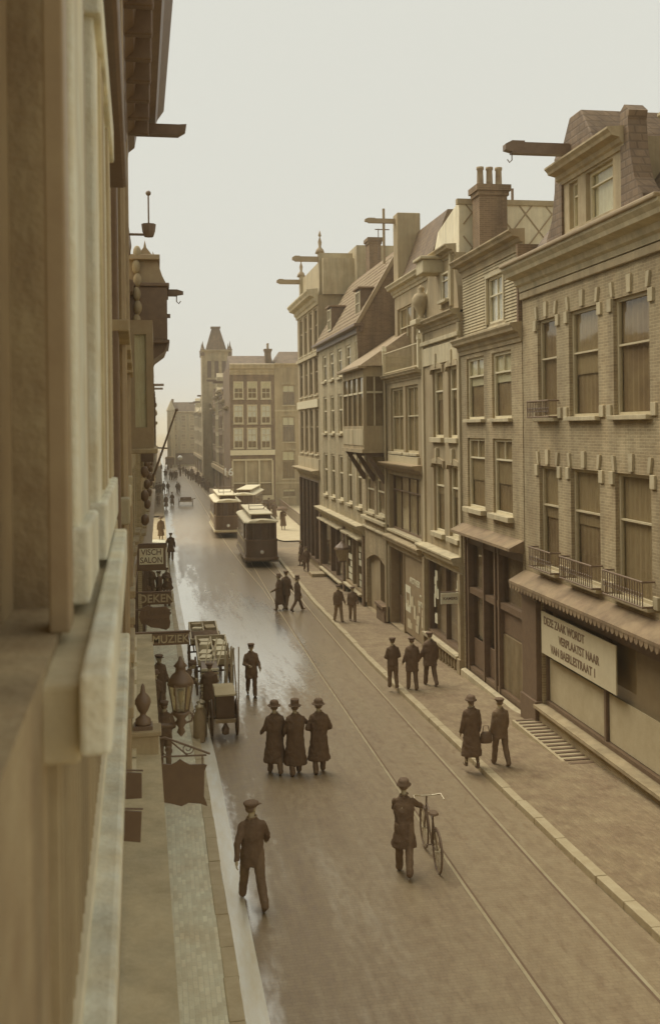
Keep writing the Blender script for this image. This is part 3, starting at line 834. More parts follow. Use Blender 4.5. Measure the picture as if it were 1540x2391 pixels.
# --- R3: stuccoed house with twin windows, scrolled top and zinc mansard
s0, s1 = RY(1077), RY(988)
r3 = thing('scrolled_gable_house', (XF, (s0 + s1) / 2, zg(34)), 'slim stuccoed house with paired tall windows, scrolled gable and diamond zinc roof', 'house', ROW)
u = [RW(1010, 1034, 862, 1022), RW(1046, 1071, 852, 1022)]; q = [RW(1012, 1036, 1086, 1246), RW(1047, 1073, 1082, 1252)]
zu = (u[0][2] + u[1][2]) / 2, (u[0][3] + u[1][3]) / 2; zq = (q[0][2] + q[1][2]) / 2, (q[0][3] + q[1][3]) / 2
z3 = RZ(1030, 745); zs = RZ(1030, 1290)
sh = (s0 + 0.35, s1 - 0.3, zg(34) + 0.75, zs - 0.45, 0.35)
ops = [(w[0], w[1], zu[0], zu[1]) for w in u] + [(w[0], w[1], zq[0], zq[1]) for w in u] + [sh]
wall(FRR, s0, s1, g0, z3, ops, depth=9).build('wall', 'plaster', r3)
for w in u:
    for z in (zu, zq):
        window(FRR, r3, w[0], w[1], z[0], z[1], rows=(0.68,), frame='white_wood', blind='curtain_dim', blind_frac=0.45, fw=0.1, rec=0.14, sillw=0.14, sill_h=0.16)
        MB().prism(FRR, [(w[0] - 0.12, z[1] - 0.15), (w[0] - 0.12, z[1] + 0.12), ((w[0] + w[1]) / 2, z[1] + 0.24), (w[1] + 0.12, z[1] + 0.12), (w[1] + 0.12, z[1] - 0.15), (w[1], z[1] + 0.0), (w[0], z[1] + 0.0)], -0.02, 0.08).build('window_hood', 'stone_grey', r3)
        MB().fb(FRR, (w[0] + w[1]) / 2 - 0.07, (w[0] + w[1]) / 2 + 0.07, z[1] + 0.06, z[1] + 0.55, 0.0, 0.12).build('keystone', 'stone', r3, bevel=0.02)
for s in (s0 + 0.14, s1 - 0.14): MB().fb(FRR, s - 0.13, s + 0.13, zs, z3 - 0.3, -0.02, 0.07).build('pilaster', 'plaster_pale', r3, bevel=0.02)
MB().fb(FRR, s0, s1, z3 - 0.75, z3 - 0.6, -0.02, 0.12).build('string_course', 'stone', r3, bevel=0.02)
cornice(FRR, s0, s1, z3 + 0.12, 0.4, 0.35, 'stone_grey', r3, over=0.0)
# attic gable with urn, scrolls and projecting hoist box
z4 = RZ(1030, 605)
gp = [(s0 + 0.1, z3 + 0.1), (s1 - 0.05, z3 + 0.1), (s1 - 0.15, z3 + 0.7), (s1 - 0.75, z3 + 1.0), (s1 - 0.95, z3 + 1.7), (s1 - 0.95, z4), (s0 + 0.6, z4), (s0 + 0.55, z3 + 1.5), (s0 + 0.25, z3 + 0.9)]
gb = MB().prism(FRR, gp, -0.4, 0.02).build('gable', 'plaster', r3)
aw0, aw1 = s0 + 0.95, s0 + 1.75
window(Fr((XF - 0.2, 0), (0, 1), (-1, 0)), r3, aw0, aw1, z3 + 0.55, z4 - 0.55, rec=0.14, rows=(0.7,), frame='white_wood', blind='curtain_dim', sillw=0.06)
for s in (aw0 - 0.16, aw1 + 0.16): MB().fb(FRR, s - 0.1, s + 0.1, z3 + 0.3, z4, 0.0, 0.12).build('pilaster', 'plaster_pale', gb, bevel=0.02)
cornice(FRR, s0 + 0.5, s1 - 0.9, z4 + 0.22, 0.35, 0.4, 'stone_grey', gb, over=0.15)
MB().fb(FRR, s0 + 1.8, s0 + 2.7, z4 - 0.5, z4 - 0.05, 0.0, 0.75).fb(FRR, s0 + 1.7, s0 + 2.8, z4 - 0.05, z4 + 0.06, 0.0, 0.85).build('hoist_box', 'stone', r3, bevel=0.03)
MB().lathe(FRR.p(s1 - 0.55, z3 + 0.12, 0.18), [(0.16, 0), (0.2, 0.1), (0.1, 0.18), (0.13, 0.3), (0.3, 0.62), (0.33, 0.85), (0.24, 1.0), (0.1, 1.08), (0.14, 1.2), (0.02, 1.34)], 14).build('urn', 'stone_grey', r3, smooth=True)
MB().fb(FRR, s1 - 1.0, s1 - 0.1, z3 + 0.0, z3 + 0.2, 0.0, 0.5).build('console_shelf', 'stone', r3, bevel=0.03)
sg_ = MB().fb(FRR, s0 + 0.1, s1 - 0.05, z3 - 1.5, z3 - 0.85, 0.0, 0.06)
sg_.build('ornament_panel', 'stone', r3, bevel=0.02)
# zinc mansard block with diagonal seams on its end wall and a big chimney before it
ym = RY(1038, 500); zm0 = RZ(1038, 600); zm1 = zm0 + 2.6
zr = onY(1100, 468, ym).z
mx1 = onY(1262, 500, ym).x + 1.5
zb = MB().add([(XF + 0.45, ym, z3), (mx1, ym, z3), (mx1, ym, zr), (XF + 0.5, ym, zr), (XF + 0.45, ym + 5.5, z3), (mx1, ym + 5.5, z3), (mx1, ym + 5.5, zr), (XF + 1.3, ym + 5.5, zr)],
              [(0, 1, 2, 3), (4, 5, 6, 7), (0, 3, 7, 4), (3, 2, 6, 7), (1, 5, 6, 2)]).build('zinc_roof', 'zinc', r3)
MB().box(XF + 0.42, mx1, ym - 0.06, ym + 0.14, zr - 0.12, zr + 0.06).build('ridge_roll', 'stone_grey', zb)
FE = Fr((0, ym), (1, 0), (0, -1))
seam = []
for k in range(-6, 9):
    x = XF + k * 0.95
    for sg in (1, -1):
        pts = []
        for t in range(41):
            zz = z3 + (zr - z3) * t / 40; xx = x + sg * (zz - z3) * 0.8
            if XF + 0.6 < xx < mx1 - 0.1: pts.append((xx, zz))
        if len(pts) > 3:
            (xa, za), (xb_, zb_) = pts[0], pts[-1]; dv = Vector((xb_ - xa, zb_ - za)).normalized(); nn = Vector((-dv.y, dv.x)) * 0.022
            MB().prism(FE, [(xa - nn.x, za - nn.y), (xb_ - nn.x, zb_ - nn.y), (xb_ + nn.x, zb_ + nn.y), (xa + nn.x, za + nn.y)], 0.0, 0.025 if sg > 0 else 0.02).build('zinc_seam', 'mid_wood', zb)
cy = RY(1085) + 0.9
cx0, cx1 = onY(1119, 520, cy).x, onY(1184, 520, cy).x
chimney(r3, cx0, cx1, cy, cy + 0.75, RZ(1060, 700), onY(1150, 430, cy).z, 3)
MB().tube([(onY(1205, 470, ym).x, ym + 0.4, zr - 0.1), (onY(1205, 470, ym).x, ym + 0.4, zr + 0.55)], 0.05, 8).build('vent_pipe', 'dark_wood', r3)
# shop
cornice(FRR, s0, s1, zs + 0.12, 0.55, 0.4, 'stone', r3, name='shop_cornice', over=-0.02)
a, b, c, d = sh[:4]
sfm = MB().fb(FRR, a, a + 0.12, c, d, -0.3, -0.05).fb(FRR, b - 0.12, b, c, d, -0.3, -0.05).fb(FRR, a, b, c, c + 0.12, -0.3, 0.0).fb(FRR, (a + b) / 2 - 0.04, (a + b) / 2 + 0.04, c + 0.12, d, -0.28, -0.1)
s3 = sfm.build('shop_front', 'dark_wood', r3)
MB().fb(FRR, a + 0.12, b - 0.12, c + 0.12, d, -0.2, -0.19).build('pane', 'glass', s3)
MB().fb(FRR, a + 0.12, b - 0.12, c + 0.12, d, -0.33, -0.31).build('dark_backing', 'dim', s3)
random.seed(3)
for k in range(16):
    pw, ph = random.uniform(0.18, 0.34), random.uniform(0.24, 0.5)
    ps = random.choice([random.uniform(a + 0.15, a + 0.8), random.uniform(b - 0.9, b - 0.5)]); pz = c + 0.2 + random.random() * 2.0
    MB().fb(FRR, ps, ps + pw, pz, pz + ph, -0.19 + 0.002 * k, -0.186 + 0.002 * k).build('poster', 'paper', s3)
for s in (s0 + 0.16, s1 - 0.15):
    MB().fb(FRR, s - 0.14, s + 0.14, zg(34) + 0.1, zs - 0.4, -0.02, 0.12).fb(FRR, s - 0.17, s + 0.17, zg(34) + 0.1, zg(34) + 0.7, -0.02, 0.17).build('pilaster', 'stone_grey', r3, bevel=0.015)
MB().sweep(FRR, a - 0.05, b + 0.05, [(0, c - 0.12), (0.2, c - 0.1), (0.2, c), (0, c + 0.02)]).build('shop_sill', 'stone', r3)
for k in range(12):
    s = a + (b - a) * (k + 0.5) / 12
    MB().lathe(FRR.p(s, zg(34) + 0.12, 0.06), [(0.05, 0), (0.06, 0.05), (0.035, 0.12), (0.065, 0.3), (0.035, 0.44), (0.055, 0.52)], 8).build('baluster', 'stone_grey', r3, smooth=True)
ks_ = thing('hanging_sign', FRR.p(s0 + 0.15, zs - 1.2, 0.0), 'small pale hanging sign reading KAMERS fixed to shop pilaster', 'sign')
kb = MB().fb(FRR, s0 + 0.13, s0 + 0.17, zs - 1.35, zs - 1.0, 0.1, 0.72).build('board', 'signwhite', ks_)
MB().tube([FRR.p(s0 + 0.15, zs - 0.96, 0.05), FRR.p(s0 + 0.15, zs - 0.96, 0.75)], 0.015, 6).build('bracket', 'iron', ks_)
lettering('KAMERS', 0.13, 'ink', ks_, (XF - 0.41, s0 + 0.125, zs - 1.18), (1, 0, 0), (0, 0, 1))

# --- R4: set-back top floor behind a railing, big windows, chemist's shop
s0, s1 = RY(988), RY(903)
r4 = thing('chemist_house', (XF, (s0 + s1) / 2, zg(40)), 'plastered house with roof-terrace railing above large windows and chemist shop below', 'house', ROW)
z4t = RZ(940, 872)
u = [RW(912, 941, 905, 1055), RW(946, 976, 897, 1058)]; zu = (u[0][2] + u[1][2]) / 2, (u[0][3] + u[1][3]) / 2
q = RW(908, 982, 1112, 1248); zs = RZ(945, 1268)
sh = (s0 + 0.25, s1 - 0.2, zg(40) + 0.12, zs - 0.35, 0.45)
ops = [(w[0], w[1], zu[0], zu[1]) for w in u] + [(q[0], q[1], q[2], q[3], 0.3), sh]
wall(FRR, s0, s1, g0, z4t, ops, depth=9).build('wall', 'plaster', r4)
for w in u: window(FRR, r4, w[0], w[1], zu[0], zu[1], rows=(0.55,), cols=2, frame='cream_wood', blind='curtain_dim', fw=0.1, rec=0.14, sillw=0.12)
MB().fb(FRR, u[1][0] - 0.2, u[0][1] + 0.2, zu[0] - 0.55, zu[0] - 0.12, 0.0, 0.1).build('window_apron', 'cream_wood', r4, bevel=0.02)
cornice(FRR, s0, s1, z4t + 0.06, 0.35, 0.3, 'stone_grey', r4, over=0.0)
cornice(FRR, s0, s1, RZ(945, 1082), 0.35, 0.45, 'mid_wood', r4, name='bay_cornice', over=-0.03)
window(FRR, r4, q[0], q[1], q[2], q[3], rec=0.24, rows=(0.72,), cols=4, frame='dark_wood', blind='curtain_dim', blind_frac=0.35, sill='stone', fw=0.09, name='wide_window')
rl = MB()
for z in (z4t + 0.15, z4t + 0.98): rl.tube([FRR.p(s0 + 0.05, z, 0.12), FRR.p(s1 - 0.05, z, 0.12)], 0.03, 6)
for k in range(30): rl.tube([FRR.p(s0 + 0.05 + (s1 - s0 - 0.1) * k / 29, z4t + 0.15, 0.12), FRR.p(s0 + 0.05 + (s1 - s0 - 0.1) * k / 29, z4t + 0.98, 0.12)], 0.012, 5)
rl.build('terrace_railing', 'cream_wood', r4)
for s in (s1 - 0.06, s0 + 0.06):
    MB().fb(FRR, s - 0.07, s + 0.07, z4t, z4t + 1.1, 0.04, 0.18).prism(FRR, [(s - 0.1, z4t + 1.1), (s + 0.1, z4t + 1.1), (s, z4t + 1.32)], 0.02, 0.2).build('railing_post', 'white_wood', r4)
MB().tube([FRR.p(s1 - 0.02, zg(43) + 0.2, 0.09), FRR.p(s1 - 0.02, z4t, 0.09)], 0.05, 8).build('drain_pipe', 'plaster_pale', r4)
F4 = Fr((XF + 0.95, 0), (0, 1), (-1, 0))
z4u = RZ(950, 665, XF + 0.95); a4 = RY(985, 800, XF + 0.95); b4 = RY(922, 800, XF + 0.95)
tw = [(a4 + 0.25, a4 + 1.35), (a4 + 1.75, b4 - 0.5)]
st = wall(F4, a4 - 1.0, b4, z4t, z4u, [(p, q_, z4t + 0.25, z4u - 0.85) for p, q_ in tw], depth=6).build('set_back_storey', 'plaster', r4)
for p, q_ in tw: window(F4, r4, p, q_, z4t + 0.25, z4u - 0.85, rows=(0.7,), cols=2, frame='white_wood', blind='curtain_dim', blind_frac=0.4, sill=None)
cornice(F4, a4 - 1.0, b4, z4u + 0.25, 0.5, 0.42, 'stone', r4, name='top_cornice', over=0.1)
mansard(F4, r4, a4 - 0.8, b4, z4u + 0.2, z4u + 2.6, 0.9, 5, 'slate')
hz = onY(930, 518, b4 - 0.2).z
MB().fb(F4, b4 - 0.9, b4 - 0.05, z4u + 0.2, hz + 0.3, -1.0, 0.05).build('hoist_gable', 'plaster', r4, bevel=0.04)
hoist(F4, r4, b4 - 0.4, hz, -0.4, 1.25, 0.2, 0.16, 'mid_wood', hook=False)
MB().tube([F4.p(b4 - 0.4, hz - 1.9, 0.55), F4.p(b4 - 0.4, hz + 0.55, 0.55)], 0.06, 8).build('standpipe', 'mid_wood', r4)
MB().tube([F4.p(b4 - 0.4, hz - 1.6, 0.8), F4.p(b4 - 0.4, hz - 0.35, 0.8)], 0.02, 6).tube([F4.p(b4 - 0.4, hz - 0.38, 0.3), F4.p(b4 - 0.4, hz - 0.38, 0.95)], 0.025, 6).build('wire_bracket', 'iron', r4)
cornice(FRR, s0, s1, zs + 0.1, 0.5, 0.32, 'stone_grey', r4, name='shop_cornice', over=-0.02)
a, b, c, d = sh[:4]
km = a + (b - a) * 0.58
s4 = MB().fb(FRR, a, a + 0.1, c, d, -0.4, -0.03).fb(FRR, km - 0.05, km + 0.05, c, d, -0.4, -0.03).fb(FRR, b - 0.1, b, c, d, -0.4, -0.03).build('shop_front', 'mid_wood', r4)
wl = MB().fb(FRR, a + 0.1, km - 0.05, c + 0.1, d, -0.16, -0.08).build('boarded_window', 'mid_wood', s4)
wl['label'] = 'boarded chemist window covered with lettering and bills'
lettering('APOTHEEK', 0.33, 'signwhite', s4, FRR.p((a + km) / 2, d - 1.05, -0.074), (0, -1, 0), (0, 0, 1), stretch=1.0)
lettering('naar', 0.16, 'signwhite', s4, FRR.p(a + 0.75, d - 1.42, -0.074), (0, -1, 0), (0, 0, 1))
lettering('RAAT 88', 0.26, 'signwhite', s4, FRR.p(a + 0.72, d - 1.75, -0.074), (0, -1, 0), (0, 0, 1), stretch=0.8)
pp = MB().fb(FRR, km - 0.95, km - 0.12, d - 2.35, d - 1.32, -0.08, -0.07).build('poster', 'paper', s4)
MB().fb(FRR, km - 0.83, km - 0.24, d - 2.05, d - 1.6, -0.07, -0.066).build('poster_print', 'mid_wood', s4)
random.seed(5)
for k in range(14):
    pw, ph = random.uniform(0.25, 0.5), random.uniform(0.2, 0.42); ps = a + 0.15 + random.random() * (km - a - 0.8); pz = c + 0.2 + random.random() * 1.1
    MB().fb(FRR, ps, ps + pw, pz, pz + ph, -0.08 + 0.002 * k, -0.077 + 0.002 * k).build('poster', 'cream_sign', s4)
MB().fb(FRR, km + 0.05, b - 0.1, c, c + 1.2, -0.42, -0.38).build('door_panel', 'dark_wood', s4)
MB().fb(FRR, km + 0.05, b - 0.1, c + 1.2, d, -0.4, -0.39).build('pane', 'glass', s4)
MB().fb(FRR, km + 0.05, b - 0.1, c + 1.2, d, -0.44, -0.43).build('dark_backing', 'dim', s4)

# --- R5: low house with boxed oriel on brackets
s0, s1 = RY(903), RY(848)
r5 = thing('oriel_house', (XF, (s0 + s1) / 2, zg(45)), 'low brick house with large boxed oriel on wooden brackets and arched doorway', 'house', ROW)
X5 = XF - 0.98
F5 = Fr((X5, 0), (0, 1), (-1, 0))
oz1 = RZ(870, 862); oz0 = RZ(870, 1045); zs = RZ(870, 1215)
u = [RW(855, 873, 1112, 1196), RW(879, 897, 1112, 1202)]; zu = (u[0][2], u[0][3])
dr = (s0 + 0.3, s1 - 0.35, zg(45) + 0.1, RZ(870, 1292), 0.5)
ops = [(w[0], w[1], zu[0], zu[1]) for w in u] + [dr]
wall(FRR, s0, s1, g0, oz1 + 0.4, ops, depth=8).build('wall', 'brick', r5)
for w in u: window(FRR, r5, w[0], w[1], zu[0], zu[1], rows=(0.65,), frame='white_wood', fw=0.12, rec=0.1, sillw=0.1)
oa, ob = s0 + 0.15, s1 - 0.05
mb = MB().fb(F5, oa, ob, oz0, oz0 + 1.0, -0.98, 0).fb(F5, oa, ob, oz1 - 0.45, oz1, -0.98, 0).fb(F5, oa - 0.08, ob + 0.08, oz0 - 0.16, oz0, -0.98, 0.1)
posts = [oa + 0.06 + (ob - oa - 0.12) * k / 4 for k in range(5)]
for s in posts: mb.fb(F5, s - 0.06, s + 0.06, oz0 + 1.0, oz1 - 0.45, -0.14, -0.002)
mb.fb(F5, oa, oa + 0.12, oz0 + 1.0, oz1 - 0.45, -0.98, -0.86)
ori = mb.build('oriel', 'plaster', r5)
zt5 = oz0 + 1.0 + (oz1 - 0.45 - oz0 - 1.0) * 0.68
for p, q_ in zip(posts, posts[1:]):
    MB().fb(F5, p + 0.06, q_ - 0.06, zt5 - 0.04, zt5 + 0.04, -0.12, -0.02).build('transom', 'white_wood', ori)
    MB().fb(F5, p + 0.06, q_ - 0.06, oz0 + 1.0, oz1 - 0.45, -0.08, -0.07).build('pane', 'glass', ori)
    cloth(F5, p + 0.06, q_ - 0.06, oz0 + 1.0, oz1 - 0.45, -0.13).build('curtain', 'curtain_dim', ori)
FS = Fr((0, oa), (1, 0), (0, -1))                                   # oriel side towards the bridge-less end
MB().fb(FS, X5 + 0.14, XF - 0.14, zt5 - 0.04, zt5 + 0.05, -0.1, -0.01).fb(FS, (X5 + XF) / 2 - 0.03, (X5 + XF) / 2 + 0.03, oz0 + 1.0, oz1 - 0.45, -0.1, -0.02).build('transom', 'cream_wood', ori)
MB().fb(FS, X5 + 0.12, XF - 0.12, oz0 + 1.0, oz1 - 0.45, -0.07, -0.06).build('pane', 'glass', ori)
MB().fb(FS, X5 + 0.12, XF - 0.12, oz0 + 1.0, oz1 - 0.45, -0.14, -0.12).build('dark_backing', 'dim', ori)
for k in range(2):
    for p, q_ in ((oa + 0.1, (oa + ob) / 2 - 0.06), ((oa + ob) / 2 + 0.06, ob - 0.1)):
        if k == 0: MB().fb(F5, p, q_, oz0 + 0.15, oz0 + 0.85, -0.01, 0.025).build('panel', 'plaster_pale', ori, bevel=0.01)
for s in (oa + 0.25, (oa + ob) / 2, ob - 0.25):
    MB().prism(Fr((XF, s), (-1, 0), (0, -1)), [(0, oz0 - 1.5), (0.12, oz0 - 1.5), (0.85, oz0 - 0.3), (0.95, oz0 - 0.16), (0, oz0 - 0.16), (0, oz0 - 0.34), (0.62, oz0 - 0.34), (0.0, oz0 - 1.25)], -0.07, 0.07).build('bracket', 'dark_wood', r5)
rz = RZ(850, 792)
rf = MB().add([F5.p(oa - 0.2, oz1, 0.2), F5.p(ob + 0.2, oz1, 0.2), F5.p(ob + 0.2, rz + 0.2, -2.4), F5.p(oa + 0.6, rz + 0.2, -2.4), F5.p(oa - 0.2, oz1, -1.6), F5.p(ob + 0.2, oz1, -2.4), F5.p(oa + 0.1, oz1, -6.0), F5.p(ob + 0.2, rz + 0.2, -6.0), F5.p(oa + 0.6, rz + 0.2, -6.0), F5.p(ob + 0.2, oz1, -6)],
               [(0, 1, 2, 3), (0, 3, 4), (1, 5, 2), (3, 2, 7, 8), (4, 3, 8, 6), (5, 9, 7, 2), (0, 4, 6, 9, 5, 1), (6, 8, 7, 9)]).build('roof', 'tile', r5)
MB().fb(F5, oa - 0.22, ob + 0.2, oz1 - 0.1, oz1 + 0.02, -0.1, 0.26).build('gutter', 'mid_wood', r5, bevel=0.02)
MB().fb(FRR, s0, s1, zs + 0.0, zs + 0.14, -0.02, 0.2).fb(FRR, s0, s1, zs - 0.42, zs - 0.32, -0.02, 0.14).build('string_course', 'stone', r5, bevel=0.02)
a, b, c, d = dr[:4]
n = 10
arc = [(a, d), (b, d)] + [(b + (a - b) * k / n, d - 0.42 * (1 - math.sin(math.pi * k / n))) for k in range(0, n + 1)]
MB().prism(FRR, arc, -0.12, -0.01).build('door_arch', 'plaster', r5)
dd = MB().fb(FRR, a + (b - a) * 0.52, b, c, d - 0.1, -0.5, -0.2).build('half_open_door', 'plaster', r5)
MB().fb(FRR, a + 0.02, a + (b - a) * 0.22, c, d - 0.1, -0.5, -0.1).build('door_leaf', 'mid_wood', r5)
MB().fb(FRR, a + (b - a) * 0.22, a + (b - a) * 0.52, c, d - 0.1, -0.48, -0.44).build('dark_backing', 'dim', r5)  # dark sheet painted as the gloom inside the doorway
MB().fb(FRR, s0 + 0.02, s0 + 1.6, zg(44), zg(44) + 0.75, -0.02, 0.22).fb(FRR, s0 - 0.02, s0 + 1.66, zg(44) + 0.75, zg(44) + 0.86, -0.02, 0.3).build('plinth', 'brick_dark', r5)

# --- R6: broad brick house under a steep tiled roof
s0, s1 = RY(848), RY(745)
r6 = thing('tiled_roof_house', (XF, (s0 + s1) / 2, zg(55)), 'wide brick house with steep tiled roof, two white-blinded dormers and bills in its shop windows', 'house', ROW)
ez = RZ(842, 760)
cols_px = [(753, 767), (768, 786), (800, 816), (824, 840)]
rowz = [(RZ(760, 938), RZ(760, 858)), (RZ(770, 1005), RZ(770, 918)), (RZ(780, 1165), RZ(780, 1058))]
rows_ = [(RZ(778, 885), RZ(778, 820)), (RZ(778, 1011), RZ(778, 922)), (RZ(783, 1162), RZ(783, 1060))]
zs = RZ(800, 1208)
sh1 = (s0 + 0.5, s0 + 4.9, zg(52) + 0.7, zs - 0.7, 0.4); sh2 = (s0 + 6.0, s1 - 0.6, zg(58) + 0.5, zs - 0.7, 0.4)
wc = [(s0 + 0.55 + k * (s1 - s0 - 0.9) / 5, s0 + 0.55 + k * (s1 - s0 - 0.9) / 5 + 1.25) for k in range(5)]
ops = [(a, b, z0_, z1_) for a, b in wc for z0_, z1_ in rows_] + [sh1, sh2]
wall(FRR, s0, s1, g0, ez, ops, depth=8).build('wall', 'brick_pale', r6)
for a, b in wc:
    for j, (z0_, z1_) in enumerate(rows_):
        window(FRR, r6, a, b, z0_, z1_, rows=(0.6,), frame='white_wood', blind='curtain_dim', blind_frac=0.5, fw=0.12, rec=0.1, sillw=0.12, sill_h=0.12)
MB().fb(FRR, s0 - 0.1, s1, ez - 0.3, ez - 0.02, -0.05, 0.12).fb(FRR, s0 - 0.15, s1, ez - 0.05, ez + 0.1, -0.05, 0.42).build('eaves_gutter', 'dark_wood', r6, bevel=0.02)
rx = onY(938, 572, s0).x; rzz = onY(938, 572, s0).z
rb = rx - XF
rfm = MB().add([FRR.p(s0, ez, 0.3), FRR.p(s1 - 0.5, ez, 0.3), FRR.p(s1 - 0.5, rzz, -rb), FRR.p(s0, rzz, -rb), FRR.p(s0, ez, -2 * rb - 1.5), FRR.p(s1 - 0.5, ez, -2 * rb - 1.5), FRR.p(s0, ez, 0.0)],
               [(0, 1, 2, 3), (3, 2, 5, 4), (0, 3, 4), (1, 5, 2), (0, 4, 5, 1)])
roof6 = rfm.build('roof', 'thatch_dark', r6)
# gable end wall in front of the roof end, with its raking edge
FG = Fr((0, s0 - 0.02), (1, 0), (0, -1))
MB().prism(FG, [(XF, ez - 6.5), (XF + 2 * rb + 1.5, ez - 6.5), (XF + 2 * rb + 1.5, ez), (rx, rzz + 0.02), (XF - 0.28, ez)], -0.1, 0.0).build('gable_wall', 'brick_dark', r6)  # darker brick than the front, paints the shade on the end wall
e0, e1 = Vector((XF - 0.3, ez)), Vector((rx, rzz + 0.05)); dv = (e1 - e0).normalized(); nn = Vector((-dv.y, dv.x)) * 0.09
MB().prism(FG, [tuple(e0 - nn), tuple(e1 - nn), tuple(e1 + nn), tuple(e0 + nn)], -0.2, 0.08).build('barge_board', 'mid_wood', r6)
# roof tiles: the 300 largest (nearest) as single tiles, the rest one mass
A = FRR.p(s0 + 0.05, ez + 0.02, 0.32); U = Vector((0, 1, 0)); V = (FRR.p(s0 + 0.05, rzz, -rb) - A); VL = V.length; V.normalize(); N = U.cross(V); N = N if N.x < 0 else -N
tw_, th_ = 0.26, 0.30
tile = MB()
for k in range(5):
    pass
prof = [(0.0, 0.015), (0.07, 0.05), (0.14, 0.03), (0.2, 0.012), (0.27, 0.02)]
def tile_pts(o):
    vs = []
    for e, lift in ((0, 0.035), (th_ * 1.12, 0.0)):
        for (w, h) in prof: vs.append(o + U * w + V * e + N * (h + lift))
        for (w, h) in prof: vs.append(o + U * w + V * e + N * (h + lift - 0.018))
    return vs
TF = [(i, i + 1, 11 + i, 10 + i) for i in range(4)] + [(5 + i, 15 + i, 16 + i, 6 + i) for i in range(4)] + [(i, 5 + i, 6 + i, i + 1) for i in range(4)] + [(0, 10, 15, 5), (4, 9, 19, 14)]
tme = MB().add(tile_pts(Vector((0, 0, 0))), TF).mesh('roof_tile'); tme.materials.append(M['tile'])
nr = int(VL / th_); nc6 = int((s1 - 0.6 - s0) / tw_)
rest = MB(); cnt = 0
for c_ in range(nc6):
    for r_ in range(nr):
        o = A + U * (tw_ * c_) + V * (th_ * r_) + N * random.uniform(0, 0.012)
        if cnt < 300:
            t = bpy.data.objects.new('roof_tile', tme); COL.objects.link(t); t.parent = roof6; t.location = o - OFF[roof6.name]; cnt += 1
        else: rest.add(tile_pts(o), TF)
rt = rest.build('roof_tiles', 'tile', roof6); rt['kind'] = 'stuff'
def dormer(root, s, z, w, h, out, back):
    mb = MB().fb(FRR, s, s + w, z, z + h, -back, out)
    d_ = mb.build('dormer', 'dark_wood', root)
    window(Fr((XF - out - 0.06, 0), (0, 1), (-1, 0)), root, s + 0.06, s + w - 0.06, z + 0.08, z + h - 0.1, rec=0.05, rows=(0.5,), cols=2, frame='white_wood', blind='blind', sill=None, fw=0.06, name='dormer_window')
    MB().fb(FRR, s - 0.12, s + w + 0.12, z + h, z + h + 0.1, -back - 0.3, out + 0.15).build('dormer_roof', 'thatch_dark', d_, bevel=0.02)
dormer(r6, RY(845, 720, XF - 0.0) + 0.6, onX(836, 738, XF).z, 1.15, 1.3, -0.05, 2.0)
dormer(r6, RY(775, 760) - 0.4, onX(762, 782, XF).z, 1.1, 1.35, 0.1, 2.0)
chimney(r6, XF + 2.6, XF + 3.3, s1 - 3.0, s1 - 2.0, ez + 3, onY(812, 556, s1 - 2.5).z, 0)
# shops
cornice(FRR, s0, s1, zs + 0.08, 0.5, 0.4, 'stone', r6, name='shop_cornice', over=-0.03)
for si, (a, b, c, d, _) in enumerate((sh1, sh2)):
    f_ = MB().fb(FRR, a, b, d - 0.1, d, -0.3, 0.02).fb(FRR, a, b, c, c + 0.12, -0.3, 0.05)
    ks = [a, a + (b - a) * 0.36, a + (b - a) * 0.62, b] if si == 0 else [a, a + (b - a) * 0.3, a + (b - a) * 0.55, b]
    for k in ks: f_.fb(FRR, k - 0.07, k + 0.07, c + 0.12, d - 0.1, -0.3, 0.0)
    s6 = f_.build('shop_front', 'mid_wood' if si == 0 else 'dark_wood', r6)
    for i, (p, q_) in enumerate(zip(ks, ks[1:])):
        dep = -0.12 if i != 1 else -0.33
        MB().fb(FRR, p + 0.07, q_ - 0.07, c + 0.12, d - 0.1, dep, dep + 0.01).build('pane', 'glass', s6)
        MB().fb(FRR, p + 0.07, q_ - 0.07, c + 0.12, d - 0.1, -0.38, -0.36).build('dark_backing', 'dim', s6)
        if si == 0 and i != 1:
            for r_ in range(6):
                for cc in range(3):
                    if random.random() < 0.25: continue
                    w_ = (q_ - p - 0.2) / 3; z_ = c + 0.2 + (d - c - 0.5) * r_ / 6
                    MB().fb(FRR, p + 0.1 + w_ * cc + 0.03, p + 0.1 + w_ * (cc + 1) - 0.03, z_, z_ + (d - c - 0.5) / 6 - 0.06, -0.10, -0.092).build('poster', 'paper', s6)
    MB().fb(FRR, a - 0.2, b + 0.2, d + 0.04, d + 0.14, -0.02, 0.3).build('lintel_board', 'stone', r6, bevel=0.02)
    MB().fb(FRR, a, b, c - 0.1, c, -0.02, 0.22).build('shop_sill', 'stone', r6, bevel=0.02)
for s in (s0 + 0.2, s1 - 0.3, s0 + 5.45): MB().fb(FRR, s - 0.2, s + 0.2, zg(55), zs - 0.4, -0.02, 0.1).build('pilaster', 'brick_dark', r6, bevel=0.02)
MB().box(XF - 0.95, XF - 0.05, s1 - 2.6, s1 - 1.4, zg(59), zg(59) + 0.32).build('doorstep', 'stone_grey', r6, bevel=0.02)
wl_ = thing('wall_lantern', FRR.p(s0 + 2.6, zs - 1.6, 0.0), 'large dark gas lantern on a bracket above shop door with bills', 'lantern')
lp = FRR.p(s0 + 2.6, zs - 1.3, 0.65)
MB().tube([FRR.p(s0 + 2.6, zs - 0.7, 0.0), FRR.p(s0 + 2.6, zs - 0.55, 0.4), lp + Vector((0, 0, 0.35))], 0.025, 6).build('bracket', 'iron', wl_)
MB().lathe(lp, [(0.2, -0.55), (0.36, 0.02)], 8).build('lantern_glass', 'curtain_dim', wl_)
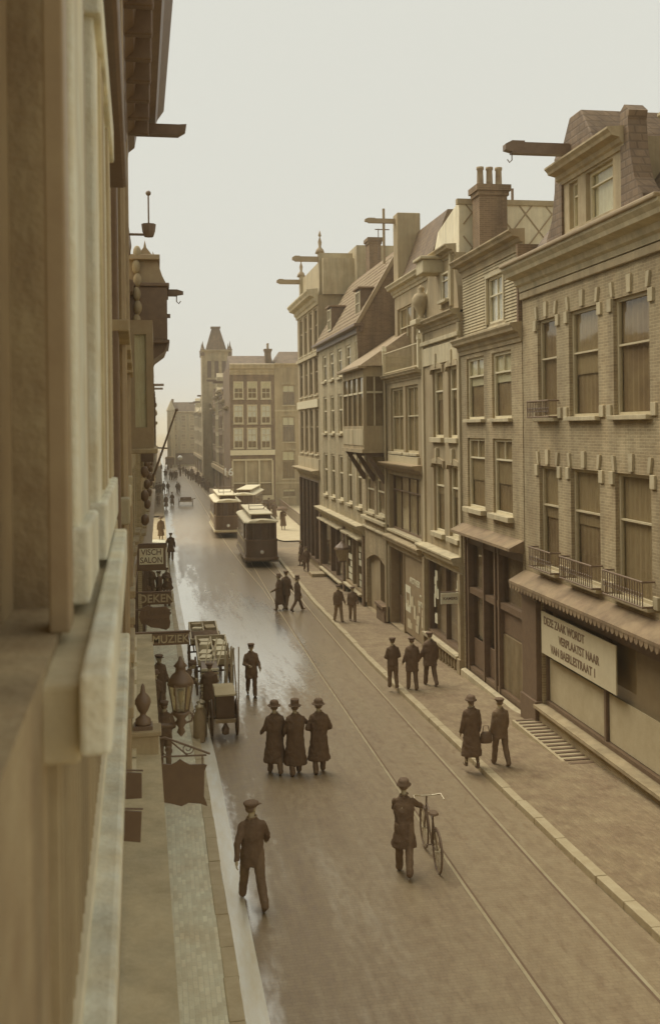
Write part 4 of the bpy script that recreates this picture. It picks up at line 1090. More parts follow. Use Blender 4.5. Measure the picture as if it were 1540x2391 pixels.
MB().lathe(lp, [(0.4, 0.02), (0.36, 0.12), (0.15, 0.3), (0.06, 0.4)], 8).lathe(lp, [(0.22, -0.62), (0.22, -0.54)], 8).build('lantern_top', 'iron', wl_)

M['zinc_dull'] = mat('dull_zinc', 132, 0.6, 10, 1.2, 0.1, grime=0.3)
# --- R7: corner house on the canal
s0, s1 = RY(745), RY(697)
r7 = thing('canal_corner_house', (XF, (s0 + s1) / 2, zg(66)), 'pale corner house at the canal with rows of narrow windows, two hoist beams and finials', 'house', ROW)
zt7 = RZ(700, 722)
n7 = 4
rows_ = [(RZ(715, 828), RZ(715, 735)), (RZ(720, 925), RZ(720, 838)), (RZ(722, 1058), RZ(722, 955))]
wc = [(s0 + 0.35 + k * (s1 - s0 - 0.5) / n7, s0 + 0.35 + k * (s1 - s0 - 0.5) / n7 + 1.35) for k in range(n7)]
zs = RZ(720, 1096)
sh = (s0 + 0.4, s1 - 0.4, zg(66) + 0.5, zs - 0.55, 0.4)
ops = [(a, b, p, q_) for a, b in wc for p, q_ in rows_] + [sh]
w7 = wall(FRR, s0, s1, g0 - 1, zt7, ops, depth=9).build('wall', 'plaster', r7)
for a, b in wc:
    for p, q_ in rows_: window(FRR, r7, a, b, p, q_, rows=(0.6,), frame='plaster', blind=None, fw=0.12, rec=0.12, sillw=0.08)
MB().fb(FRR, s0, s1, RZ(725, 952), RZ(725, 934), -0.02, 0.1).build('sign_frieze', 'white_wood', r7)
MB().fb(FRR, s0, s1, RZ(722, 838), RZ(722, 830), -0.02, 0.12).build('string_course', 'plaster_pale', r7)
MB().fb(FRR, s0, s1, RZ(722, 1095), RZ(722, 1068), -0.02, 0.06).build('string_course', 'plaster_pale', r7)
cornice(FRR, s0, s1, zt7 + 0.3, 0.9, 0.7, 'stone', r7, over=0.1)
cornice(FRR, s0, s1, zs + 0.1, 0.5, 0.5, 'stone_grey', r7, name='shop_cornice', over=0.05)
# roof parts behind the cornice: two gablets with hoist beams and finials
for (px, py, pw, hbz) in ((703, 645, 0.0, 652), (745, 590, 1.5, 597)):
    yy = RY(px, 700) if px > 720 else s1 - 0.6
    yy = max(s0 + 0.3, min(s1 - 0.6, yy))
    zz = onY(px + 10, py, yy).z
    MB().box(XF + 0.15, XF + 8, yy - 0.1, yy + 0.6, zt7, zz).build('roof_gablet', 'zinc_dull', r7)
    MB().lathe((XF + 0.25, yy + 0.2, zz), [(0.3, 0), (0.22, 0.25), (0.08, 0.4), (0.12, 0.7), (0.03, 1.0), (0.1, 1.1), (0.02, 1.4)], 10).build('finial', 'mid_wood', r7, smooth=True)
    hoist(FRR, r7, yy + 0.2, zz - 0.35, -0.4, 1.3, 0.3, 0.25, 'mid_wood', hook=False)
MB().box(XF + 0.3, XF + 9, s0 - 0.3, s1 - 0.7, zt7, zt7 + 2.2).build('roof', 'zinc_dull', r7)
MB().box(XF + 2.2, XF + 9, s0 - 1.2, s0 + 3, zt7, onY(860, 580, s0).z).build('rear_roof_block', 'zinc_dull', r7)
a, b, c, d = sh[:4]
f7 = MB().fb(FRR, a, b, d - 0.1, d, -0.3, 0.02).fb(FRR, a, b, c, c + 0.15, -0.3, 0.05)
ks = [a + (b - a) * k / 5 for k in range(6)]
for k in ks: f7.fb(FRR, k - 0.09, k + 0.09, c + 0.15, d - 0.1, -0.3, 0.04)
s7 = f7.build('shop_front', 'dark_wood', r7)
for p, q_ in zip(ks, ks[1:]):
    MB().fb(FRR, p + 0.09, q_ - 0.09, c + 0.15, d - 0.1, -0.15, -0.14).build('pane', 'glass', s7)
    MB().fb(FRR, p + 0.09, q_ - 0.09, c + 0.15, d - 0.1, -0.36, -0.34).build('dark_backing', 'dim', s7)
# --- R0: house beyond the frame at the near end
r0 = thing('near_end_house', (XF, 13, zg(13)), 'brown brick house adjoining the house with the moving notice', 'house', ROW)
ops = [(9.0 + k * 2.6, 10.3 + k * 2.6, z, z + 2.3) for k in range(3) for z in (6.2, 10.0)]
wall(FRR, 8.0, 17.55, 1.0, 14.6, ops, depth=9).build('wall', 'brick_pale', r0)
for o in ops: window(FRR, r0, *o[:4])
cornice(FRR, 8.0, 17.55, 14.7, 0.5, 0.5, 'stone', r0, over=0.0)

# ------------------------------------------------------------------ left-hand houses (the near ones lean away from the street axis)
FN = Fr((-0.2, 0), (-0.0197, 1), (1, 0.0197))
FL = Fr((-0.6, 0), (0, 1), (1, 0))
LROW = 'houses along the left side of the street'
def XL(y): return -0.2 - 0.0197 * y

M['curtain_stone'] = mat('pale_limestone', 180, 0.8, 14, 5, 0.35, 40, grime=0.3)
M['render_dark'] = mat('dark_render', 116, 0.85, 14, 2.5, 0.4, 30, grime=0.35)
M['brick_left'] = mat('shaded_side_brick', 134, 0.85, 8, 1.2, 0.2, brick=(0.22, 0.066, 'wall'))
# --- L1: the house the picture is taken from
l1 = thing('balcony_house', (XL(3), 3, zg(3)), 'dark house with pale window pilasters and stone ledges beside the viewer', 'house', LROW)
wall(FN, -6, 8.4, zg(0) - 0.5, 14.05, [(3.7, 4.0, 8.5, 10.9), (1.0, 3.0, 8.5, 10.9)], depth=9).build('wall', 'render_dark', l1)
for a, b, pr in ((4.05, 6.2, 0.05), (3.05, 3.65, 0.03)):
    MB().fb(FN, a, b, 8.62, 10.75, -0.02, pr).fb(FN, a - 0.04, b + 0.06, 8.5, 8.72, -0.02, pr + 0.03).fb(FN, a - 0.04, b + 0.06, 10.6, 10.8, -0.02, pr + 0.03).build('window_pilaster', 'curtain_stone', l1, bevel=0.012)
for a_, b_, m_ in ((4.42, 4.5, 'stone'), (4.6, 4.78, 'stone_grey'), (5.45, 5.52, 'stone_grey'), (5.7, 5.78, 'stone')):
    MB().fb(FN, a_, b_, 8.75, 10.58, 0.045, 0.064).build('pilaster_fillet', m_, l1, bevel=0.004)
for a_, b_ in ((2.6, 2.75), (3.66, 3.72), (6.3, 6.42), (6.7, 6.78), (7.2, 7.32)):
    MB().fb(FN, a_, b_, 8.5, 13.4, -0.02, 0.03).build('vertical_moulding', 'mid_wood', l1, bevel=0.006)
MB().fb(FN, 1.0, 3.0, 8.5, 10.9, -0.2, -0.15).build('window_board', 'mid_wood', l1)
MB().fb(FN, 0.5, 8.2, 10.9, 11.05, -0.02, 0.14).build('string_course', 'dark_wood', l1, bevel=0.03)
# upper ledge with raised lip, lower ledge
MB().fb(FN, 2.2, 6.3, 8.30, 8.47, -0.1, 0.075).build('stone_ledge', 'stone', l1, bevel=0.012)
MB().fb(FN, 2.15, 5.3, 8.33, 8.50, 0.075, 0.14).build('ledge_lip', 'curtain_stone', l1, bevel=0.012)
MB().fb(FN, 0.5, 8.25, 7.25, 7.40, -0.1, 0.12).build('lower_ledge', 'curtain_stone', l1, bevel=0.02)
MB().fb(FN, 0.5, 8.2, 7.4, 7.425, 0.0, 0.035).build('ledge_fillet', 'white_wood', l1, bevel=0.008)
fl = MB()
for k in range(24): fl.fb(FN, 2.3 + k * 0.12, 2.35 + k * 0.12, 7.5, 8.28, 0.0, 0.02)
fl.build('fluted_face', 'stone_grey', l1)
MB().fb(FN, 0.5, 8.2, 5.6, 7.25, -0.05, 0.05).build('shop_frieze', 'plaster', l1)
# long shop cornice below, boarded top
sc = MB().sweep(FN, 3.0, 17.6, [(-0.05, 5.30), (0.30, 5.36), (0.36, 5.46), (0.40, 5.50), (0.40, 5.54), (-0.05, 5.56)]).build('shop_cornice', 'stone', l1)
for k in range(7):
    a = 9.9 + k * 1.05
    MB().fb(FN, a, a + 0.8, 5.56, 5.62, 0.10, 0.145).build('white_edge_strip', 'white_wood', sc)
MB().fb(FN, 2.5, 17.6, zg(10) - 0.3, 5.3, -0.3, -0.1).build('shop_front', 'dark_wood', l1)
cornice(FN, -6, 16.9, 14.3, 1.0, 0.68, 'dark_wood', l1, over=0.0)
for k in range(18):
    MB().fb(FN, 2.2 + k * 0.8, 2.34 + k * 0.8, 13.5, 14.0, 0.0, 0.42).build('modillion', 'dark_wood', l1, bevel=0.02)

# pedestal with urn on the shop cornice
py = 11.2
pd = thing('urn_finial', FN.p(py, 5.5, 0.2), 'dark turned urn finial on square stone pedestal over shop cornice', 'urn')
MB().fb(FN, py - 0.14, py + 0.14, 5.5, 5.74, 0.06, 0.38).fb(FN, py - 0.17, py + 0.17, 5.74, 5.79, 0.03, 0.41).build('pedestal', 'stone_grey', pd, bevel=0.01)
MB().fb(FN, py - 0.1, py + 0.1, 5.79, 5.83, 0.12, 0.32).build('plinth', 'iron', pd)
MB().lathe(FN.p(py, 5.83, 0.22), [(0.085, 0), (0.085, 0.02), (0.08, 0.06), (0.03, 0.1), (0.032, 0.12), (0.055, 0.15), (0.085, 0.23), (0.082, 0.27), (0.06, 0.31), (0.03, 0.34), (0.02, 0.41), (0.006, 0.44)], 16).build('urn', 'iron', pd, smooth=True)

# lantern on its arm
M['lampglass'] = mat('lantern_glass', 140, 0.15, 8, 3, 0.0, spec=0.6)
ln = thing('street_lantern', FN.p(11.9, 5.6, 0.2), 'black six-sided gas lantern on iron arm beside the urn finial', 'lantern')
lc = onY(422, 1640, 11.9)
MB().tube([FN.p(11.9, 5.62, 0.2), (lc.x - 0.1, 11.9, 5.60), (lc.x, 11.9, 5.66)], 0.022, 8).build('arm', 'iron', ln)
MB().lathe((lc.x, 11.9, 5.57), [(0.01, -0.1), (0.05, -0.05), (0.03, 0.0), (0.07, 0.06), (0.045, 0.1), (0.11, 0.17), (0.10, 0.19)], 12).build('cup', 'iron', ln, smooth=True)
def lantern_glass():
    m = bpy.data.materials.new('clear_lantern_glass'); m.use_nodes = True
    n, l = m.node_tree.nodes, m.node_tree.links
    n.clear(); o = n.new('ShaderNodeOutputMaterial')
    t = n.new('ShaderNodeBsdfTransparent'); t.inputs['Color'].default_value = (0.8, 0.74, 0.6, 1)
    g = n.new('ShaderNodeBsdfGlossy'); g.inputs['Roughness'].default_value = 0.08; g.inputs['Color'].default_value = (0.9, 0.85, 0.75, 1)
    mx = n.new('ShaderNodeMixShader'); mx.inputs['Fac'].default_value = 0.18
    l.new(t.outputs[0], mx.inputs[1]); l.new(g.outputs[0], mx.inputs[2]); l.new(mx.outputs[0], o.inputs['Surface']); return m
M['lampglass'] = lantern_glass()
MB().lathe((lc.x, 11.9, 5.76), [(0.085, 0), (0.135, 0.30)], 6).build('lantern_glass', 'lampglass', ln)
fr6 = MB()
for k in range(6):
    q = math.pi / 3 * k
    fr6.tube([(lc.x + 0.088 * math.cos(q), 11.9 + 0.088 * math.sin(q), 5.75), (lc.x + 0.14 * math.cos(q), 11.9 + 0.14 * math.sin(q), 6.07)], 0.008, 5)
fr6.lathe((lc.x, 11.9, 5.74), [(0.1, 0), (0.1, 0.02)], 6).lathe((lc.x, 11.9, 6.06), [(0.15, 0), (0.155, 0.02), (0.15, 0.03)], 6)
fr6.build('lantern_frame', 'iron', ln)
MB().lathe((lc.x, 11.9, 6.08), [(0.15, 0), (0.14, 0.04), (0.10, 0.10), (0.06, 0.13), (0.055, 0.18), (0.08, 0.2), (0.03, 0.26), (0.01, 0.31)], 12).build('lantern_roof', 'iron', ln, smooth=True)
MB().lathe((lc.x, 11.9, 5.76), [(0.012, 0), (0.012, 0.1), (0.03, 0.12), (0.035, 0.22), (0.02, 0.24)], 8).build('burner', 'white_wood', ln, smooth=True)
for sg in (-1, 1):
    MB().tube([(lc.x + sg * 0.05, 11.9, 5.62), (lc.x + sg * 0.12, 11.9, 5.64), (lc.x + sg * 0.14, 11.9, 5.70), (lc.x + sg * 0.1, 11.9, 5.74)], 0.012, 6).build('scroll', 'iron', ln)

# wrought iron bracket with a black hanging board
Yb = 13.0
hb_ = thing('hanging_banner_sign', (XL(Yb), Yb, 4.7), 'plain black shield-shaped board hanging from scrolled iron bracket', 'sign')
def pb(x, y): return onY(x, y, Yb)
br = MB().tube([pb(352, 1728), pb(385, 1722), pb(490, 1760)], 0.014, 6).tube([pb(352, 1768), pb(482, 1763)], 0.012, 6).tube([pb(395, 1728), pb(438, 1764)], 0.01, 6)
for cx, cy_, rr, sg in ((438, 1748, 14, 1), (392, 1752, 13, -1)):
    br.tube([pb(cx + sg * rr * (1 - t / 22) * math.cos(t * 0.55), cy_ + rr * (1 - t / 22) * math.sin(t * 0.55)) for t in range(18)], 0.007, 5)
br.tube([pb(472, 1762), pb(472, 1785)], 0.008, 5).tube([pb(378, 1768), pb(378, 1790)], 0.008, 5)
br.build('scroll_bracket', 'iron', hb_)
FB = Fr((0, Yb), (1, 0), (0, -1))
pts = [(368, 1786), (375, 1783), (400, 1785), (412, 1779), (420, 1772), (430, 1779), (443, 1785), (476, 1784), (483, 1786), (477, 1800), (476, 1860), (482, 1874), (484, 1882), (468, 1876), (440, 1874), (424, 1882), (400, 1876), (376, 1872)]
MB().prism(FB, [(pb(*p).x, pb(*p).z) for p in pts], -0.012, 0.012).build('board', 'signblack', hb_)
for (xa, xb, ya, yb, Yf, nm) in ((287, 331, 1802, 1866, 8.6, 'small dark square sign board jutting from shop frieze above the other'), (284, 331, 1892, 1962, 8.2, 'small dark tapering sign board hanging below the square one')):
    f_ = thing('small_sign', onY(xa, yb, Yf), nm, 'sign')
    a, b, c, d = onY(xa - 4, yb, Yf), onY(xb, yb + (4 if ya > 1850 else -3), Yf), onY(xb, ya + 3, Yf), onY(xa - 4, ya, Yf)
    MB().prism(Fr((0, Yf), (1, 0), (0, -1)), [(a.x, a.z), (b.x - (0.01 if ya > 1850 else 0), b.z), (c.x, c.z), (d.x, d.z)], -0.01, 0.01).build('board', 'signblack', f_)
    MB().tube([d + Vector((-0.08, 0, 0.02)), c + Vector((0.01, 0, 0.02))], 0.008, 6).build('rod', 'iron', f_)

# projecting name boards
def board(name, xa, xb, ya, yb, Y, boardm, lines, letterm, label, inset=None, arm=318, fs=0.75, stretch=1.0):
    a, b = onY(xa, yb, Y), onY(xb, ya, Y)
    t = thing(name, (a.x, Y, a.z), label, 'sign')
    MB().box(a.x, b.x, Y - 0.03, Y + 0.03, a.z, b.z).build('board', boardm, t, bevel=0.005)
    p = onY(arm, ya - 1, Y)
    MB().tube([(p.x, Y, b.z + 0.02), (b.x + 0.02, Y, b.z + 0.02)], 0.02, 6).build('bracket', 'iron', t)
    ia, ib = (a, b)
    if inset:
        ia, ib = onY(inset[0], inset[3], Y), onY(inset[1], inset[2], Y)
        MB().box(ia.x, ib.x, Y - 0.036, Y - 0.03, ia.z, ib.z).build('panel', 'signwhite', t)
    h = (ib.z - ia.z) / len(lines)
    for i, (tx, st) in enumerate(lines):
        lettering(tx, h * fs * 1.25, letterm, t, ((ia.x + ib.x) / 2, Y - 0.040, ib.z - h * (i + 0.5)), (1, 0, 0), (0, 0, 1), thick=0.004, stretch=st)
    return t
board('name_board', 355, 441, 1476, 1507, 17.0, 'signblack', [('MUZIEK', 0.94)], 'goldletter', 'dark projecting board with dull letters MUZIEK over the book barrow', arm=314)
board('name_board', 331, 398, 1383, 1412, 22.0, 'signblack', [('OEKEN', 0.98)], 'goldletter', 'dark projecting board lettered OEKEN above the curved board', arm=318, fs=0.8)
board('name_board', 320, 387, 1270, 1333, 30.0, 'signblack', [('VISCH', 0.9), ('SALON', 0.84)], 'ink', 'black framed white sign reading VISCH SALON', inset=(325.5, 381, 1279, 1318), arm=316, fs=0.82)
Yc = 21.4
cb_ = thing('curved_sign', onY(345, 1470, Yc), 'dark curved double-tier sign board with faint letters below the OEKEN board', 'sign')
FC = Fr((0, Yc), (1, 0), (0, -1))
pts = [(330, 1420), (345, 1413), (358, 1418), (388, 1416), (397, 1424), (396, 1444), (398, 1452), (396, 1464), (388, 1470), (372, 1466), (352, 1464), (343, 1458), (330, 1456), (324, 1440)]
MB().prism(FC, [(onY(p[0], p[1], Yc).x, onY(p[0], p[1], Yc).z) for p in pts], -0.03, 0.03).build('board', 'signblack', cb_)
MB().tube([onY(316, 1424, Yc), onY(335, 1424, Yc)], 0.02, 6).build('bracket', 'iron', cb_)
for tx, yy in (('TELLING', 1430), ('SPOOR', 1450)):
    lettering(tx, 0.16, 'dark_wood', cb_, onY(365, yy, Yc) + Vector((0, -0.034, 0)), (1, 0, 0), (0, 0, 1), thick=0.004)

# --- further left-hand houses
def lhouse(name, fr, s0, s1, zt, label, wallm='brick_left', rows=3, cols=3, cor=0.35, frame='mid_wood', sillm='stone_grey', shop=True, scp=0.3):
    t = thing(name, (fr.p(s0, 0).x, s0, zg(s0)), label, 'house', LROW)
    zb = zg((s0 + s1) / 2)
    w = (s1 - s0) / cols; ops = []
    for c in range(cols):
        for r in range(rows):
            z = zb + 4.9 + r * (zt - zb - 5.6) / rows
            ops.append((s0 + w * (c + 0.2), s0 + w * (c + 0.8), z, z + (zt - zb - 5.6) / rows * 0.68))
    shp = (s0 + 0.3, s1 - 0.3, zb + 0.5, zb + 3.6, 0.3)
    wall(fr, s0, s1, zb - 0.8, zt, ops + ([shp] if shop else []), depth=9).build('wall', wallm, t)
    for i, o in enumerate(ops): window(fr, t, *o[:4], frame=frame, sill=sillm, sillw=0.14, blind='curtain_dim' if i % 3 == 0 else None, glass=True)
    if shop:
        a, b, c, d = shp[:4]; m = MB().fb(fr, a, b, c, c + 0.15, -0.28, 0.03).fb(fr, a, b, d - 0.15, d, -0.28, 0.03)
        for k in range(4): m.fb(fr, a + (b - a) * k / 3 - 0.06, a + (b - a) * k / 3 + 0.06, c + 0.15, d - 0.15, -0.28, 0.02)
        sf_ = m.build('shop_front', 'dark_wood', t)
        for k in range(3):
            p, q = a + (b - a) * k / 3 + 0.06, a + (b - a) * (k + 1) / 3 - 0.06
            MB().fb(fr, p, q, c + 0.15, d - 0.15, -0.16, -0.15).build('pane', 'glass', sf_)
            MB().fb(fr, p, q, c + 0.15, d - 0.15, -0.27, -0.26).build('dark_backing', 'dim', sf_)
        cornice(fr, s0, s1, zb + 4.2, 0.4, scp, 'mid_wood', t, name='shop_cornice', over=-0.02)
    cornice(fr, s0, s1, zt + 0.2, 0.6, cor, 'dark_wood', t, over=0.0)
    return t
l2 = lhouse('eaves_house', FN, 8.45, 16.9, 13.9, 'dark house under deep overhanging eaves with a hoist beam, next to the viewer', rows=2, cols=4, cor=0.05, shop=False)
hp0, hp1 = onY(372, 302, 16.4), onY(432, 302, 16.4)
MB().box(hp0.x - 0.4, hp1.x - 0.1, 16.3, 16.5, hp0.z - 0.09, hp0.z + 0.07).prism(Fr((0, 16.4), (1, 0), (0, -1)), [(hp1.x - 0.1, hp0.z - 0.08), (hp1.x, hp0.z - 0.02), (hp1.x + 0.02, hp0.z + 0.08), (hp1.x - 0.1, hp0.z + 0.07)], -0.1, 0.1).build('hoist_beam', 'dark_wood', l2)
for s in (8.8, 11.2, 13.4):
    MB().fb(FN, s, s + 0.35, 7.06, 13.4, -0.02, 0.05).build('pilaster', 'dark_wood', l2, bevel=0.015)
MB().tube([FN.p(10.3, 5.6, 0.06), FN.p(10.3, 13.5, 0.06)], 0.045, 8).build('drain_pipe', 'mid_wood', l2)
MB().tube([FN.p(15.6, 5.6, 0.06), FN.p(15.6, 13.5, 0.06)], 0.045, 8).build('drain_pipe', 'mid_wood', l2)
for k, s in enumerate((9.9, 12.2, 14.6)):
    MB().fb(FN, s, s + 0.3, 8.1, 8.35, 0.0, 0.12).build('console_block', 'stone', l2, bevel=0.02)
FL34 = Fr((-0.74, 0), (0, 1), (1, 0))
l3 = lhouse('stepped_cornice_house', FL34, 17.0, 26.4, 13.5, 'dark brick house with canted bay window and ornamental lantern rod on its parapet', rows=2, cols=3, cor=0.12, scp=0.04)
bz0, bz1 = onY(330, 1036, 22).z, onY(330, 912, 22).z + 0.3
by = MB().fb(FL, 22, 25.6, bz0 - 0.1, bz0 + 0.35, -0.2, 0.5).fb(FL, 22, 25.6, bz1 + 0.9, bz1 + 1.2, -0.2, 0.5)
for s in (22.06, 23.2, 24.4, 25.54): by.fb(FL, s - 0.06, s + 0.06, bz0 + 0.35, bz1 + 0.9, 0.36, 0.5)
by.fb(FL, 22, 22.1, bz0 + 0.35, bz1 + 0.9, -0.2, 0.12)
bay = by.build('bay_window', 'mid_wood', l3)
for p, q in ((22.12, 23.14), (23.26, 24.34), (24.46, 25.48)):
    MB().fb(FL, p, q, bz0 + 0.35, bz1 + 0.9, 0.42, 0.43).build('pane', 'glass', bay)
    MB().fb(FL, p, q, bz0 + 0.35, bz1 + 0.9, 0.34, 0.35).build('curtain', 'curtain_dim', bay)
MB().fb(FL, 22.03, 22.05, bz0 + 0.35, bz1 + 0.9, 0.12, 0.36).build('pane', 'glass', bay)
MB().fb(FL, 22.08, 22.09, bz0 + 0.35, bz1 + 0.9, 0.12, 0.36).build('curtain', 'curtain', bay)
MB().fb(FL, 21.7, 25.9, bz0 - 0.2, bz0 - 0.1, -0.2, 0.58).build('bay_sill', 'stone_grey', l3, bevel=0.02)
rod = onY(346, 450, 23)
MB().tube([(rod.x, 23, rod.z), (rod.x, 23, onY(346, 535, 23).z)], 0.018, 6).ball((rod.x, 23, rod.z), 0.06).build('lantern_rod', 'iron', l3)
MB().lathe((rod.x, 23, onY(346, 552, 23).z), [(0.1, 0), (0.14, 0.12), (0.16, 0.28), (0.05, 0.3)], 8).tube([(-0.8, 23, onY(346, 552, 23).z + 0.05), (rod.x, 23, onY(346, 552, 23).z + 0.05)], 0.03, 6).build('rod_lantern', 'iron', l3)
l4 = lhouse('scroll_oriel_house', FL34, 26.4, 34.2, 12.6, 'dark house with carved scroll gable and oriel box carrying a hoist beam', rows=2, cols=3, cor=0.15, scp=0.06)
Y4 = 27.4
oz0, oz1 = onY(360, 792, Y4).z, onY(360, 668, Y4).z; ox = onY(390, 700, Y4).x
o4 = MB().box(-0.8, ox, Y4, Y4 + 2.8, oz0, oz1).box(-0.8, ox + 0.06, Y4 - 0.06, Y4 + 2.86, oz1, oz1 + 0.1).box(-0.8, ox + 0.05, Y4 - 0.05, Y4 + 2.85, oz0 - 0.1, oz0).build('oriel', 'dark_wood', l4, bevel=0.02)
MB().prism(Fr((0, Y4 + 0.1), (1, 0), (0, -1)), [(-0.8, oz0 - 1.1), (-0.2, oz0 - 0.75), (ox - 0.35, oz0 - 0.5), (ox - 0.08, oz0 - 0.3), (ox, oz0 - 0.1), (-0.8, oz0 - 0.1)], -2.5, 0.0).build('oriel_corbel', 'dark_wood', l4)
gp = [(-0.8, oz1 + 0.1), (ox - 0.02, oz1 + 0.1), (ox - 0.12, oz1 + 0.3), (ox - 0.25, oz1 + 0.7), (-0.1, oz1 + 0.95), (-0.1, onY(345, 606, Y4).z), (-0.8, onY(345, 606, Y4).z)]
MB().prism(Fr((0, Y4 + 0.1), (1, 0), (0, -1)), gp, -2.3, 0.0).build('scroll_gable', 'mid_wood', l4)
czz = onY(345, 606, Y4).z
MB().box(-0.85, onY(373, 600, Y4).x, Y4 - 0.1, Y4 + 2.6, czz, czz + 0.14).prism(Fr((0, Y4 + 0.1), (1, 0), (0, -1)), [(-0.5, czz + 0.14), (-0.1, czz + 0.14), (-0.26, czz + 0.35), (-0.3, czz + 0.55), (-0.34, czz + 0.35)], -0.4, 0.0).build('gable_cap', 'mid_wood', l4, bevel=0.02)
random.seed(11)
for k in range(9):
    zc_ = oz0 - 0.6 + k * 0.36
    MB().ball((-0.5 - 0.03 * (k % 2), Y4 - 0.0, zc_), 0.11, 0.12, 0.2).build('carved_scroll', 'stone_grey', l4, smooth=True)
hx = onY(428, 684, Y4).x
hoist(Fr((-0.6, 0), (0, 1), (1, 0)), l4, Y4 + 0.6, onY(400, 684, Y4 + .6).z, 0.5, hx + 0.45, 0.16, 0.14, 'dark_wood')
MB().box(ox - 0.1, onY(398, 732, Y4).x, Y4 + 0.5, Y4 + 0.64, onY(390, 736, Y4).z, onY(390, 727, Y4).z).build('beam_stub', 'dark_wood', l4)
for k, (sa, sb, zt, pj, nm) in enumerate(((34.2, 41.5, 12.2, 0.28, 'dark gabled house with lit bay window beyond the oriel house'), (41.5, 49.5, 12.9, 0.3, 'dark house with bracketed shop cornice, two past the oriel house'),
                                         (49.5, 58.5, 13.4, 0.25, 'dark house with ball ornaments under the cornice, flagpole at its front'), (58.5, 68.0, 12.0, 0.3, 'dark house between the flagpole house and the canal end house'), (68.0, 82.0, 13.0, 0.3, 'dark house at the far end of the row by the canal bridge'))):
    h = lhouse('terrace_house', FL, sa, sb, zt, nm, rows=3, cols=3, cor=0.3)
    b0 = sa + 1.5
    bb = MB().fb(FL, b0, b0 + 3.2, 7.9, 8.4, 0, 0.42).fb(FL, b0, b0 + 3.2, 10.6, 10.9, 0, 0.45).fb(FL, b0, b0 + 0.1, 8.4, 10.6, 0, 0.08).fb(FL, b0, b0 + 0.1, 8.4, 10.6, 0.34, 0.42).fb(FL, b0 + 3.1, b0 + 3.2, 8.4, 10.6, 0, 0.42).build('bay_window', 'dark_wood', h)
    MB().fb(FL, b0 + 0.04, b0 + 0.05, 8.4, 10.6, 0.08, 0.34).build('pane', 'glass', bb)
    MB().fb(FL, b0 + 0.09, b0 + 0.1, 8.4, 10.6, 0.08, 0.34).build('curtain', 'blind' if k == 0 else 'curtain_dim', bb)
    MB().fb(FL, b0 + 0.1, b0 + 3.1, 8.4, 10.6, 0.38, 0.39).build('pane', 'glass', bb)
    MB().fb(FL, b0 + 0.1, b0 + 3.1, 8.4, 10.6, 0.3, 0.31).build('dark_backing', 'dim', bb)
    for j in range(6): MB().ball(FL.p(sa + 0.5, 6.0 + j * 0.8, 0.12), 0.14, 0.16, 0.2).build('bracket_ornament', 'dark_wood', h, smooth=True)
# flagpole leaning out over the street
fp = thing('flagpole', FL.p(58, 5, 0), 'bare thin flagpole leaning out from left-hand house front', 'flagpole')
fa, fb_ = onY(356, 1118, 58), onY(412, 956, 58)
MB().tube([fa, fb_], [0.07, 0.045], 8).ball(fb_, 0.1).build('pole', 'dark_wood', fp)
MB().tube([onY(346, 1044, 58), onY(391, 1046, 58)], 0.045, 6).build('stay', 'iron', fp)
MB().tube([(-0.6, 58, fa.z - 0.05), (fa.x + 0.1, 58, fa.z - 0.05)], 0.06, 6).build('socket', 'iron', fp)
# shop display standing out at the canal end
dsp = thing('shop_display', (-0.2, 79, zg(79)), 'pale moulded shop window box standing out into the left pavement', 'shop window')
dA = onY(320, 1262, 79)
MB().box(-1.0, onY(354, 1230, 79).x, 79, 81.5, zg(79), zg(79) + 1.2).build('box', 'stone_grey', dsp, bevel=0.04)
MB().box(-1.0, onY(357, 1218, 79).x, 78.9, 81.6, zg(79) + 1.2, zg(79) + 1.4).build('cap', 'stone', dsp, bevel=0.04)

# ------------------------------------------------------------------ across the canal: the three-bay brick house and its neighbour
YC = 118.0
FCN = Fr((0, YC), (1, 0), (0, -1))
def CW(xa, xb, yt, yb, Y=YC):
    a, b = onY(xa, yb, Y), onY(xb, yt, Y); return (a.x, b.x, a.z, b.z)
zgc = zg(YC)
c1 = thing('three_bay_house', (onY(588, 1180, YC).x, YC, zgc), 'dark brick canal house with nine white-blinded windows above pale shop front', 'house')
x0, x1 = onY(537, 1000, YC).x, onY(641, 1000, YC).x
ztc = onY(590, 856, YC).z
wx = [(545, 568), (577, 600), (609, 632)]; wy = [(890, 931), (944, 989), (998, 1047)]
ops = [CW(a, b, p, q) for a, b in wx for p, q in wy]
shp = CW(544, 636, 1070, 1168) + (0.4,)
wall(FCN, x0, x1, zgc - 0.5, ztc, ops + [shp], depth=12).build('wall', 'brick_dark', c1)
for i, o in enumerate(ops):
    window(FCN, c1, *o[:4], rows=(0.36, 0.66), cols=2, frame='cream_wood', blind='blind' if i % 3 else 'curtain', blind_frac=0.62 if i % 3 else 0.4, fw=0.14, rec=0.05, sillw=0.1)
cornice(FCN, x0, x1, onY(590, 850, YC).z, 1.2, 0.5, 'stone_grey', c1, over=0.0)
z_r = onY(590, 826, YC).z
MB().add([FCN.p(x0, ztc, 0.1), FCN.p(x1, ztc, 0.1), FCN.p(x1, z_r, -3), FCN.p(x0, z_r, -3), FCN.p(x0, ztc, -8), FCN.p(x1, ztc, -8)], [(0, 1, 2, 3), (3, 2, 5, 4), (0, 3, 4), (1, 5, 2), (0, 4, 5, 1)]).build('roof', 'slate', c1)
chimney(c1, onY(621, 830, YC).x, onY(635, 830, YC).x, YC + 1, YC + 2, ztc, onY(628, 812, YC).z, 2)
MB().fb(FCN, x0, x1, onY(590, 1062, YC).z, onY(590, 1050, YC).z, -0.02, 0.2).build('sign_frieze', 'white_wood', c1)
a, b, c, d = shp[:4]
